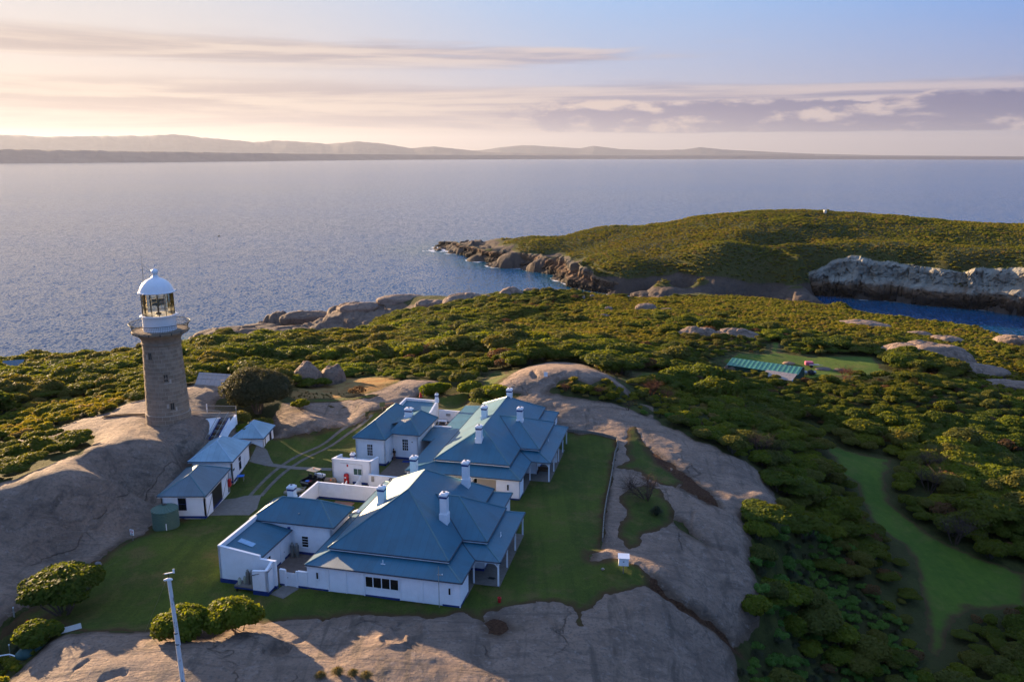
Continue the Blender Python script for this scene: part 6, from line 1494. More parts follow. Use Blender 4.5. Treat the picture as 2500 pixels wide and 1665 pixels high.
# pipes over the rock at the tower's foot
pp = thing('pipe', 'dark pipes running over the rock left of the lighthouse foot', 'pipe', (-52.5, 106.6, 5.2))
mb = MB()
for dy in (0, .5):
    pts = []
    for k in range(9):
        x = -50.2 - k * .95; y = 107.6 + dy + .25 * k + .5 * math.sin(k * .5); pts.append((x + 52.5, y - 106.6, float(ground(x, y)) + .14 - 5.2))
    mb.tube(pts, .09, 6)
mb.make('pipe_run', MAT['darktimber'], pp)

# ---------------------------------------------------------------- solar array seen from behind
SA = thing('solar_array', 'long row of tilted solar panels seen from behind, on the rock right of the tower', 'solar panels', (-49.0, 129.5, 3.4))
MAT['panel_back'] = simple('panel_back', (0.42, 0.36, 0.33), 0.6, 0.3, 0.06)
a_ = Vector((-52.6, 131.5, 0)); b_ = Vector((-42.6, 129.3, 0)); dv = (b_ - a_).normalized(); nv = Vector((-dv.y, dv.x, 0)); base = Vector((-49.0, 129.5, 3.4))
N = 12; step = (b_ - a_).length / N
def slope_pt(s, t): p = a_ + dv * s - nv * (1.2 * (1 - t)) + nv * (.3 * t); p.z = 4.05 + 1.75 * t; return p - base
for k in range(N):
    for (t0, t1) in ((0, .48), (.52, 1)):
        mb = MB(); q = [slope_pt(k * step + .05, t0), slope_pt((k + 1) * step - .05, t0), slope_pt((k + 1) * step - .05, t1), slope_pt(k * step + .05, t1)]; off_ = Vector((0, .03, .03))
        mb.add([tuple(x) for x in q] + [tuple(x + off_) for x in q], [(0, 1, 2, 3), (7, 6, 5, 4), (0, 4, 5, 1), (1, 5, 6, 2), (2, 6, 7, 3), (3, 7, 4, 0)]); mb.make('solar_panel', MAT['panel_back'], SA)
for k in range(N + 1):
    mb = MB(); mb.beam(slope_pt(k * step, -.03) - Vector((0, .05, .05)), slope_pt(k * step, 1.03) - Vector((0, .05, .05)), .07, .07)
    if k % 2 == 0:
        g = slope_pt(k * step, .5); mb.beam(g, (g.x, g.y + .1, -1.2), .07, .07); g = slope_pt(k * step, .98); mb.beam(g, (g.x, g.y, -1.2), .06, .06)
    mb.make('support', MAT['steel'], SA)
for t in (.1, .9):
    mb = MB(); mb.beam(slope_pt(0, t) - Vector((0, .09, .09)), slope_pt(N * step, t) - Vector((0, .09, .09)), .06, .06); mb.make('rail', MAT['steel'], SA)
# ---------------------------------------------------------------- things about the place
def gz(x, y): return float(ground(x, y))


# --- little utility truck with a tray and a canopy, and its trailer
UT = thing('utility_vehicle', 'small black utility vehicle with tray and cream canopy on the grass beside the walled yard', 'utility vehicle', (-25.55, 98.1, gz(-25.55, 98.1)), R(64))
def part(name, fn, mat, par=UT, **kw):
    m_ = MB(); fn(m_); return m_.make(name, mat, par, **kw)
part('chassis', lambda m: (m.box(-1.75, 1.55, -.62, .62, .42, .62),), MAT['black'])
def tray(m):
    m.box(-1.85, -.25, -.74, .74, .70, .76); m.box(-1.85, -1.80, -.74, .74, .76, 1.06); m.box(-.30, -.25, -.74, .74, .76, 1.06); m.box(-1.80, -.30, -.74, -.69, .76, 1.06); m.box(-1.80, -.30, .69, .74, .76, 1.06)
tr_ = part('tray', tray, MAT['black'])
part('tail_panel', lambda m: m.box(-1.875, -1.852, -.6, .6, .8, .98), MAT['steel'], tr_)
part('hood', lambda m: m.add([(.85, -.62, .62), (1.75, -.55, .62), (1.75, .55, .62), (.85, .62, .62), (.85, -.62, 1.12), (1.72, -.5, .88), (1.72, .5, .88), (.85, .62, 1.12)], [(3, 2, 1, 0), (4, 5, 6, 7), (0, 1, 5, 4), (1, 2, 6, 5), (2, 3, 7, 6), (3, 0, 4, 7)]), MAT['white'], bevel=.04)
for sy in (-.35, .35):
    part('seat', lambda m: (m.box(-.15, .35, sy - .26, sy + .26, .62, .85), m.box(-.22, -.06, sy - .26, sy + .26, .8, 1.35)), MAT['black'], bevel=.03)
cab = part('canopy_frame', lambda m: [m.tube([(x0, y, .7), (x1, y, 1.92)], .028, 6) for x0, x1, y in ((-.22, -.18, -.68), (-.22, -.18, .68), (1.05, .62, -.66), (1.05, .62, .66))], MAT['black'])
cn = part('canopy', lambda m: m.box(-.55, .75, -.74, .74, 1.92, 1.98), simple('canopy_cream', (.42, .34, .25), .6), bevel=.015)
part('beacon', lambda m: m.lathe([(.08, 1.98), (.08, 2.08), (.04, 2.13), (0, 2.13)], 10, (.2, .1)), MAT['orange'], cn)
part('steering_wheel', lambda m: m.tube([(.62 + .08 * math.sin(t), .32 + .17 * math.cos(t), 1.18 + .15 * math.sin(t)) for t in np.linspace(0, 6.28, 13)], .018, 5), MAT['black'])
for sx in (-1.15, 1.2):
    for sy in (-.72, .72):
        wh = part('wheel', lambda m: m.tube([(sx, sy - .11, .33), (sx, sy + .11, .33)], .33, 16), MAT['black'])
        part('rim', lambda m: m.tube([(sx, sy - .118, .33), (sx, sy + .118, .33)], .17, 12), MAT['red'] if sx > 0 else MAT['steel'], wh)
for sy in (-.42, .42):
    part('headlight', lambda m: m.box(1.70, 1.765, sy - .1, sy + .1, .72, .82), MAT['steel'])
bkt = thing('tub', 'bright blue tub lying in the tray of the small utility vehicle', 'tub', (-26.1, 96.95, gz(-26, 97) + .76))
m_ = MB(); m_.lathe([(0, 0), (.24, 0), (.27, .16), (.24, .2), (0, .22)], 14); m_.make('body', MAT['blue_lid'], bkt, True)
m_ = MB(); m_.lathe([(.27, .15), (.29, .16), (.29, .18), (.27, .19)], 14); m_.make('rim', MAT['blue_lid'], bkt, True)
gc = thing('fuel_can', 'red fuel can lying in the tray of the small utility vehicle', 'fuel can', (-25.72, 96.8, gz(-26, 97) + .76), R(64))
m_ = MB(); m_.box(-.35, .35, -.1, .1, 0, .18); m_.make('body', MAT['red'], gc, bevel=.03)
m_ = MB(); m_.tube([(-.1, 0, .18), (-.1, 0, .25), (.1, 0, .25), (.1, 0, .18)], .02, 5); m_.make('handle', MAT['red'], gc)
TRL = thing('trailer', 'flat grey trailer parked behind the small utility vehicle', 'trailer', (-27.1, 94.6, gz(-27.1, 94.6)), R(58))
part('bed', lambda m: (m.box(-1.2, 1.0, -.7, .7, .45, .52), m.box(-1.2, -1.15, -.7, .7, .52, .75), m.box(-1.2, 1.0, -.7, -.66, .52, .75), m.box(-1.2, 1.0, .66, .7, .52, .75)), MAT['steel'], TRL)
part('drawbar', lambda m: (m.beam((1.0, -.5, .45), (1.9, 0, .45), .07, .07), m.beam((1.0, .5, .45), (1.9, 0, .45), .07, .07)), MAT['steel'], TRL)
for sy in (-.8, .8):
    w_ = part('wheel', lambda m: m.tube([(-.1, sy - .09, .29), (-.1, sy + .09, .29)], .29, 14), MAT['black'], TRL)
    part('rim', lambda m: m.tube([(-.1, sy - .1, .29), (-.1, sy + .1, .29)], .15, 10), MAT['steel'], w_)
# --- covered machine with an orange lamp
BM = thing('ride_on_mower', 'brown covered machine with an orange lamp in front of the flat-topped store', 'mower', (*hxy(-8.7, 24.2)[:2], gz(*hxy(-8.7, 24.2)[:2])), TH)
tan = simple('tan_cover', (.21, .145, .095), .8, .2, .15, 2.0)
part('cover', lambda m: m.tube([(-.75, 0, .55), (-.7, 0, .62), (.55, 0, .68), (.72, 0, .6)], [.25, .46, .42, .2], 14), tan, BM, smooth=True)
part('lamp', lambda m: m.blob((.15, -.38, .95), (.10, .10, .11), 10, 6), MAT['orange'], BM, smooth=True)
for sx in (-.5, .5):
    for sy in (-.38, .38): part('wheel', lambda m: m.tube([(sx, sy - .07, .2), (sx, sy + .07, .2)], .2, 12), MAT['black'], BM)
CO = thing('hose_pile', 'dark coil of hose and cans on the ground beside the red hose cabinet', 'hose', (*hxy(-7.6, 24.6)[:2], gz(*hxy(-7.6, 24.6)[:2])), TH)
for k in range(4): part('coil', lambda m: m.tube([(.3 * math.cos(t) * (1 - .08 * k), .3 * math.sin(t) * (1 - .08 * k), .06 + .07 * k) for t in np.linspace(0, 6.28, 15)], .04, 6), MAT['black'], CO)
part('can', lambda m: m.lathe([(0, 0), (.12, 0), (.12, .35), (0, .38)], 10, (-.55, .1)), MAT['grey_paint'], CO)
hr2 = thing('hose_reel', 'dark hose reels on the coping of the low wall beside the farther cottage', 'hose reel', (*hxy(-.35, 24.5)[:2], 1.15), TH)
for sx in (-.22, .22): part('reel', lambda m: m.tube([(sx + .26 * math.cos(t), -.12, .25 + .26 * math.sin(t)) for t in np.linspace(0, 6.28, 13)], .07, 6), MAT['black'], hr2)
for i_, (uu, vv, rz_) in enumerate(((-.2, 25.3, 0), (-2.2, 34.2, .1))):
    m_ = MB(); m_.box(-.5, .5, -.35, .35, 0, .03); o = m_.make('door_mat', simple('blue_mat%d' % i_, (.02, .05, .22), .9), None); o.name = 'door_mat'
    o.location = (*hxy(uu, vv)[:2], gz(*hxy(uu, vv)[:2]) + .035); o.rotation_euler = (0, 0, TH + rz_)
    tag(o, ('blue mat on the paving nearest the low wall, beside the farther cottage', 'blue mat on the paving under the wing window of the L-shaped block')[i_], 'mat')
rg = thing('garden_bench', 'brown timber bench on the verandah of the nearer cottage', 'bench', (*hxy(17.1, 10.4)[:2], .07), TH + R(90))
part('seat', lambda m: m.box(-.8, .8, -.22, .25, .42, .47), MAT['darktimber'], rg); part('back', lambda m: m.box(-.8, .8, .22, .27, .5, .9), MAT['darktimber'], rg)
for sx in (-.75, .75): part('leg', lambda m: (m.box(sx - .04, sx + .04, -.2, -.14, 0, .42), m.box(sx - .04, sx + .04, .2, .27, 0, .9)), MAT['darktimber'], rg)
rg2 = dup(rg, (*hxy(17.2, 34.0)[:2], .07), TH, 'brown timber bench on the verandah of the farther cottage')
cr_ = thing('boot_tray', 'small dark object lying on the concrete of the nearer verandah', 'tray', (*hxy(17.2, 6.0)[:2], .075), TH)
part('tray', lambda m: m.box(-.3, .3, -.18, .18, 0, .06), MAT['black'], cr_, bevel=.02); part('lip', lambda m: m.box(-.42, .42, -.05, .05, .0, .03), MAT['black'], cr_)

# --- mast at the front wall, hydrant, nest box, signs, stones
ms = thing('aerial_mast', 'thin grey mast standing against the front wall of the nearer cottage', 'mast', (*hxy(13.68, -.15)[:2], -.1), TH)
part('pole', lambda m: m.tube([(0, 0, -.2), (0, 0, 4.3)], .032, 6), MAT['grey_paint'], ms); part('cross_arm', lambda m: m.box(-.16, .35, -.03, .03, 3.42, 3.5), MAT['steel'], ms); part('insulator', lambda m: m.blob((.35, 0, 3.52), (.06, .06, .07), 8, 5), MAT['white'], ms)
hy = thing('hydrant', 'small red hydrant pot on bare soil right of the nearer cottage', 'hydrant', (-1.2, 69.95, gz(-1.2, 69.95)))
part('pot', lambda m: m.lathe([(.14, -.1), (.17, .42), (.2, .43), (.2, .5), (.12, .5), (.1, .3), (0, .3)], 14), MAT['red'], hy, smooth=True); part('lug', lambda m: m.box(-.06, .06, -.22, -.15, .2, .32), MAT['red'], hy)
nb_ = thing('letter_box', 'white hive-like box on a post at the grass edge right of the cottages', 'nest box', (11.3, 75.15, gz(11.3, 75.15)), R(-6))
part('post', lambda m: m.box(-.05, .05, -.05, .05, -.2, 1.05), MAT['timber'], nb_); part('box', lambda m: m.box(-.5, .5, -.35, .35, 1.0, 1.82), MAT['white'], nb_); part('lid', lambda m: m.add([(-.58, -.45, 1.8), (.58, -.45, 1.8), (.58, .42, 1.95), (-.58, .42, 1.95), (-.58, -.45, 1.86), (.58, -.45, 1.86), (.58, .42, 2.01), (-.58, .42, 2.01)], [(3, 2, 1, 0), (4, 5, 6, 7), (0, 1, 5, 4), (1, 2, 6, 5), (2, 3, 7, 6), (3, 0, 4, 7)]), MAT['white'], nb_)
part('latch', lambda m: m.box(-.08, .06, -.37, -.352, 1.42, 1.5), MAT['black'], nb_)
def sign(x, y, h, wd, ht, rz, label, mat, red=True):
    s_ = thing('sign', label, 'sign', (x, y, gz(x, y)), rz)
    part('post', lambda m: m.box(-.035, .035, .03, .08, -.2, h), MAT['timber'], s_)
    b_ = part('board', lambda m: m.box(-wd / 2, wd / 2, -.01, .025, h - ht, h), mat, s_)
    if red:
        rr_ = wd * .30; part('symbol', lambda m: (m.tube([(rr_ * math.cos(t), -.02, h - ht * .38 + rr_ * math.sin(t)) for t in np.linspace(0, 6.28, 17)], .022, 5), m.beam((-rr_ * .7, -.02, h - ht * .38 + rr_ * .7), (rr_ * .7, -.02, h - ht * .38 - rr_ * .7), .02, .045)), MAT['red'], b_)
        part('lettering', lambda m: [m.box(-wd * .34, wd * .34, -.016, -.011, h - ht * z1, h - ht * z0) for z0, z1 in ((.76, .82), (.86, .92))], MAT['black'], b_)
    return s_
sign(-41.7, 82.1, 1.35, .52, .66, R(-20), 'white sign with a red prohibition ring at the foot of the dark rock', MAT['white'])
sign(5.7, 132.4, 1.1, .62, .8, R(0), 'plain white sign board standing on the granite dome behind the farther cottage', MAT['white'], False)
sign(-21.0, 125.8, 1.5, .9, .8, R(30), 'dark green board sign on the grass left of the L-shaped block', simple('green_board', (.05, .075, .04), .7), False)
rp = thing('marker', 'red marker beside a thin post in front of the clipped hedge', 'marker', (-15.8, 134.8, gz(-15.8, 134.8)))
part('cone', lambda m: m.lathe([(.3, 0), (.26, .1), (.1, .85), (0, .9)], 12), MAT['red'], rp, smooth=True); part('post', lambda m: m.tube([(.45, 0, 0), (.42, 0, 1.5)], .04, 5), MAT['timber'], rp)
pt = thing('picnic_table', 'weathered picnic table with benches on the rock left of the L-shaped block', 'picnic table', (-20.3, 127.6, gz(-20.3, 127.6)), R(25))
for k in range(4): part('top_plank', lambda m: m.box(-.9, .9, -.36 + .18 * k, -.2 + .18 * k, .72, .77), MAT['darktimber'], pt)
for sy in (-.7, .7): part('bench_seat', lambda m: m.box(-.9, .9, sy - .14, sy + .14, .42, .47), MAT['darktimber'], pt)
for sx in (-.65, .65): part('leg_frame', lambda m: (m.beam((sx, -.7, 0), (sx, .25, .72), .07, .07), m.beam((sx, .7, 0), (sx, -.25, .72), .07, .07), m.beam((sx, -.75, .4), (sx, .75, .4), .06, .06)), MAT['darktimber'], pt)
for i_, (x, y, s_, lb) in enumerate(((9.3, 75.8, .28, 'pale stone lying on the grass left of the white box on a post'), (-43.0, 77.1, .5, 'weathered grey stump in the bare soil at the foot of the dark rock'))):
    m_ = MB(); m_.blob((0, 0, s_ * .35), (s_ * .7, s_ * .5, s_ * .5), 10, 7, i_, .35); o = m_.make('stone', MAT['lead'] if i_ else simple('pale_stone', (.3, .26, .22), .9), None, True); o.location = (x, y, gz(x, y)); tag(o, lb, 'stone')
# --- flagpole with wind vane
fx, fy = -19.95, 44.0; fz = gz(fx, fy)
FP = thing('mast', 'tall peeling white pole with a wind vane at its top, in front of the bushes', 'pole', (fx, fy, fz))
pm_, pn, po = new_mat('peeling_white_paint'); tc = pn.add('ShaderNodeTexCoord').outputs['Object']
pl = pn.noise(pn.mapping(tc, scale=(6, 6, .8)), 1.6, 6, .7); principled(pn, po, pn.mix(pn.ramp(pl, .56, .64), (.66, .66, .67), (.06, .055, .05)), .7, .3)
lean = Vector((-.55, .1, 0))
h_ = 16.7 - fz
part('lower_pole', lambda m: m.tube([(0, 0, -.3), tuple(lean * .79 + Vector((0, 0, h_ * .79)))], [.165, .128], 16), pm_, FP, smooth=True)
part('upper_pole', lambda m: m.tube([tuple(lean * .74 + Vector((.05, 0, h_ * .74))), tuple(lean + Vector((.0, 0, h_)))], [.122, .112], 16), pm_, FP, smooth=True)
for t in (.745, .79): part('collar', lambda m: m.tube([tuple(lean * t + Vector((0, 0, h_ * t - .03))), tuple(lean * t + Vector((0, 0, h_ * t + .03)))], .155, 14), MAT['black'], FP)
tp = lean + Vector((0, 0, h_))
gl2 = part('gull', lambda m: (m.blob(tuple(tp + Vector((.0, 0, .06))), (.24, .1, .1), 12, 8), m.blob(tuple(tp + Vector((-.24, 0, .02))), (.09, .07, .07), 10, 6)), MAT['white'], FP, smooth=True); gl2.name = 'top_fitting'
part('spindle', lambda m: m.tube([tuple(tp), tuple(tp + Vector((0, 0, .45)))], .022, 6), MAT['black'], FP)
vn = part('vane_arm', lambda m: m.beam(tp + Vector((-.22, 0, .42)), tp + Vector((.35, .05, .52)), .05, .06), MAT['white'], FP)
part('vane_fin', lambda m: m.add([tuple(tp + Vector(q)) for q in ((.26, .04, .44), (.36, .05, .44), (.36, .05, .76), (.24, .04, .70), (.26, .055, .44), (.36, .065, .44), (.36, .065, .76), (.24, .055, .70))], [(3, 2, 1, 0), (4, 5, 6, 7), (0, 1, 5, 4), (1, 2, 6, 5), (2, 3, 7, 6), (3, 0, 4, 7)]), MAT['white'], vn)
part('counterweight', lambda m: m.blob(tuple(tp + Vector((-.27, 0, .41))), (.05, .05, .05), 8, 5), MAT['bar'], vn)
part('guy_wire', lambda m: m.tube([tuple(tp + Vector((-.2, 0, -.05))), (-32.6 - fx, 64.5 - fy, gz(-32.6, 64.5) - fz)], .012, 4), MAT['timber'], FP)
# --- tarpaulin, sheets and pipe rail in the dip at lower left
tarp = simple('green_tarpaulin', (.045, .105, .100), .6, .3, .15)
TP = thing('covered_tank', 'green domed cover at the edge of the rock, bottom left', 'tank', (-41.2, 62.1, gz(-41.2, 62.1) - .2), R(38))
part('cover', lambda m: m.blob((0, 0, .35), (1.35, .72, .62), 20, 12, 3, .05), tarp, TP, smooth=True)
part('lid', lambda m: m.lathe([(.3, .9), (.3, 1.02), (0, 1.04)], 14, (-.55, .1)), tarp, TP)
SK = thing('sack_pile', 'heap of pale sacks behind the green domed cover', 'sacks', (-41.0, 63.9, gz(-41.0, 63.9)), R(20))
for k, (dx, dy, dz_) in enumerate(((-.5, 0, .12), (.0, .1, .14), (.45, -.05, .12), (-.2, .05, .34), (.3, .1, .36))): part('sack', lambda m: m.blob((dx, dy, dz_), (.34, .26, .14), 10, 6, k, .3), simple('pale_sack', (.36, .37, .40), .7) if k == 0 else bpy.data.materials['pale_sack'], SK, smooth=True)
SH = thing('iron_sheet', 'grey corrugated sheet lying beside the sacks, bottom left', 'roofing sheet', (-39.5, 64.2, gz(-39.5, 64.2) + .15), R(33))
part('sheet', lambda m: [m.poly((-1.3, -.5 + .1 * k, .02 + (.05 if k % 2 else 0)), (1.3, -.5 + .1 * k, .02 + (.05 if k % 2 else 0)), (1.3, -.4 + .1 * k, .02 + (0 if k % 2 else .05)), (-1.3, -.4 + .1 * k, .02 + (0 if k % 2 else .05))) for k in range(10)], MAT['steel'], SH); part('batten', lambda m: m.box(-1.2, 1.2, -.05, .05, -.2, .0), MAT['timber'], SH)
PR = thing('pipe_rail', 'pale bent pipe rail on two legs at the bottom left edge', 'rail', (-43.6, 62.9, gz(-43.6, 62.9)))
q = [(-46.6, 62.6), (-44.1, 63.3), (-43.4, 63.0), (-42.2, 62.3)]
part('rail', lambda m: m.tube([(a - -43.6, b - 62.9, .75 + (.02 * k)) for k, (a, b) in enumerate(q)], .06, 8), MAT['white'], PR, smooth=True)
for (a, b) in ((-45.6, 62.7), (-44.0, 63.2)): part('leg', lambda m: m.tube([(a + 43.6, b - 62.9, -.8), (a + 43.6, b - 62.9, .76)], .07, 8), MAT['grey_paint'], PR)
for i_, (x, y, hgt, lb) in enumerate(((-47.0, 68.9, .9, 'short white post at the foot of the dark rock, left edge'), (-45.3, 65.1, .7, 'thin white-topped stake in the grass left of the green domed cover'))):
    o = thing('stake', lb, 'post', (x, y, gz(x, y))); part('shaft', lambda m: m.tube([(0, 0, -.2), (.03, 0, hgt)], .07 if i_ == 0 else .045, 6), MAT['grey_paint'], o); part('top', lambda m: m.tube([(.03, 0, hgt), (.03, 0, hgt + .12)], .06, 6), MAT['white'], o)
for i_, (x, y) in enumerate(((-45.6, 68.6), (-45.5, 67.6))):
    o = thing('red_pot', ('upper', 'lower')[i_] + ' of two small red pots in the grass beside the round bush, left edge', 'pot', (x, y, gz(x, y)), 0, 'red pots at the left edge'); part('pot', lambda m: m.lathe([(.12, 0), (.16, .3), (.1, .3), (0, .2)], 10), MAT['red'], o); part('handle', lambda m: m.tube([(-.13, 0, .3), (0, 0, .45), (.13, 0, .3)], .02, 5), MAT['red'], o)

# --- low timber retaining fence along the lawn
fpts = FENCE_LINE
RF = thing('retaining_fence', 'low weathered timber edging fence between the lawn and the bare rock', 'fence', (*fpts[0], gz(*fpts[0])))
bz = gz(*fpts[0])
for a, b in zip(fpts[:-1], fpts[1:]):
    za, zb = gz(*a), gz(*b); A_ = Vector((a[0] - fpts[0][0], a[1] - fpts[0][1], za - bz)); B_ = Vector((b[0] - fpts[0][0], b[1] - fpts[0][1], zb - bz))
    n = max(1, round((B_ - A_).length / 1.6))
    for k in range(n):
        p, q_ = A_.lerp(B_, k / n + .01), A_.lerp(B_, (k + 1) / n - .01)
        part('plank', lambda m: m.beam(p + Vector((0, 0, .34 + RNG.uniform(-.02, .02))), q_ + Vector((0, 0, .34 + RNG.uniform(-.02, .02))), .13, .20), MAT['timber'], RF)
        part('plank', lambda m: m.beam(p + Vector((0, 0, .13)), q_ + Vector((0, 0, .13)), .13, .21), MAT['timber'], RF)
        part('post', lambda m: m.box(p.x - .07, p.x + .07, p.y - .07, p.y + .07, p.z - .3, p.z + .52), MAT['timber'], RF)

# --- shed with the green roof in the far clearing, trailer and heaps
FS = thing('farm_shed', 'low shed with a long green ribbed roof and a grey lean-to in the far clearing', 'shed', (66.0, 203.0, -13.6), R(-33))
MAT['green_roof'] = roof_mat('green_corrugated_iron', (0.045, 0.20, 0.125)); MAT['rust_roof'] = roof_mat('grey_weathered_iron', (0.20, 0.165, 0.145))
MAT['green_wall'] = simple('green_wall', (.02, .06, .045), .7)
wall_run(FS, [(-9, -4), (8.4, -4), (8.4, 4), (-9, 4), (-9, -4)], -.8, 1.7, .15, MAT['green_wall'])
roof_part('roof', [[(-9.4, -4.3, 1.7), (8.8, -4.3, 1.7), (8.8, 0, 2.7), (-9.4, 0, 2.7)], [(8.8, 4.3, 1.7), (-9.4, 4.3, 1.7), (-9.4, 0, 2.7), (8.8, 0, 2.7)]], MAT['green_roof'], FS)
for k in range(16):
    mb = MB(); x = -9.1 + k * 1.16; mb.beam((x, -4.3, 1.74), (x, 0, 2.74), .12, .06); mb.beam((x, 0, 2.74), (x, 4.3, 1.74), .12, .06); mb.make('roof_rib', MAT['green_roof'], FS)
skillion(FS, [(1.0, -9.2, 1.35), (8.6, -9.2, 1.35), (8.6, -4.4, 1.95), (1.0, -4.4, 1.95)], MAT['rust_roof'], 'lean_to_roof')
wall_run(FS, [(1.2, -9.0), (8.6, -9.0), (8.6, -4.2)], -.8, 1.3, .15, MAT['green_wall'])
mb = MB(); mb.box(8.55, 8.75, -9.15, -8.7, -.8, 1.6); mb.make('door_post', MAT['roof_cap_pale'], FS)
PT = thing('box_trailer', 'small pink box trailer on the grass behind the green-roofed shed', 'trailer', (79.8, 210.6, gz(79.8, 210.6)), R(-8))
pink = simple('pink_paint', (.42, .09, .16), .5)
part('box', lambda m: m.box(-1.3, .8, -.8, .8, .5, 1.5), pink, PT, bevel=.15); part('drawbar', lambda m: (m.box(1.0, 2.4, -.5, .5, .55, .75), m.beam((2.4, 0, .6), (3.4, 0, .6), .1, .1)), MAT['steel'], PT)
for sy in (-1.0, 1.0):
    w_ = part('wheel', lambda m: m.tube([(.2, sy - .12, .42), (.2, sy + .12, .42)], .42, 14), MAT['black'], PT); part('mudguard', lambda m: m.box(-.35, .75, sy - .14, sy + .14, .82, .92), MAT['white'], w_)
JK = thing('scrap_heap', 'dark heap of scrap and a wheel beside the end of the green-roofed shed', 'scrap', (77.0, 202.8, gz(77, 202.8)), R(10))
for k, (dx, dy, dz_, s_) in enumerate(((-1.2, .2, .5, .8), (.2, 0, .6, .9), (1.4, .3, .45, .7), (.8, -.4, .4, .5))): part('lump', lambda m: m.blob((dx, dy, dz_), (s_, s_ * .6, s_ * .75), 10, 7, k, .5), MAT['black'] if k % 2 else MAT['steel'], JK)
for i_, (x, y, s_) in enumerate(((82.5, 208.2, 2.2), (86.5, 206.8, 1.9), (75.0, 213.5, 1.8))):
    m_ = MB(); m_.blob((0, 0, 0), (s_, s_ * .7, .55), 14, 8, i_, .25); o = m_.make('soil_heap', simple('heap%d' % i_, ((.17, .13, .11), (.12, .09, .07), (.25, .17, .12))[i_], .95, .1, .2), None, True); o.location = (x, y, gz(x, y)); tag(o, ('long grey heap on the grass right of the pink trailer', 'dark brown heap farthest right on the clearing grass', 'sandy heap on the grass behind the green-roofed shed')[i_], 'heap')
hu = thing('hut', 'blue-grey hut roof showing above the trees at the left edge', 'hut', (-148.5, 234.5, gz(-148.5, 234.5) - 2.2), R(20))
wall_run(hu, [(-2.5, -1.8), (2.5, -1.8), (2.5, 1.8), (-2.5, 1.8), (-2.5, -1.8)], -2, 4.6, .15); roof_part('roof', [[(-2.8, -2.1, 4.5), (2.8, -2.1, 4.5), (2.8, 0, 5.8), (-2.8, 0, 5.8)], [(2.8, 2.1, 4.5), (-2.8, 2.1, 4.5), (-2.8, 0, 5.8), (2.8, 0, 5.8)]], MAT['roof_grey'], hu)
tg = thing('trig_point', 'small pale survey pillar on top of the headland', 'survey pillar', (283.5, 742.7, gz(283.5, 742.7)))
part('pillar', lambda m: m.box(-1.1, 1.1, -1.1, 1.1, -.5, 2.6), MAT['cream'], tg); part('cap', lambda m: m.box(-1.3, 1.3, -1.3, 1.3, 2.6, 2.9), MAT['white'], tg)
# --- gull over the sea
gb = thing('gull', 'dark bird gliding low over the sea', 'bird', (-108.0, 300.0, 12.0), R(20))
part('body', lambda m: m.tube([(-.5, 0, 0), (-.2, 0, .03), (.3, 0, .03), (.62, 0, .06)], [.02, .16, .14, .02], 8), MAT['black'], gb, smooth=True)
for sy in (-1, 1): part('wing', lambda m: m.add([(-.15, sy * .1, .06), (.2, sy * .1, .06), (.3, sy * .8, .42), (-.05, sy * .85, .42), (-.35, sy * 1.7, .28), (-.15, sy * .1, .03), (.2, sy * .1, .03), (.3, sy * .8, .39), (-.05, sy * .85, .39), (-.35, sy * 1.7, .26)], [(0, 1, 2, 3), (3, 2, 4), (5, 8, 7, 6), (8, 9, 7), (1, 6, 7, 2), (2, 7, 9, 4), (0, 3, 8, 5), (3, 4, 9, 8)]), MAT['black'], gb)

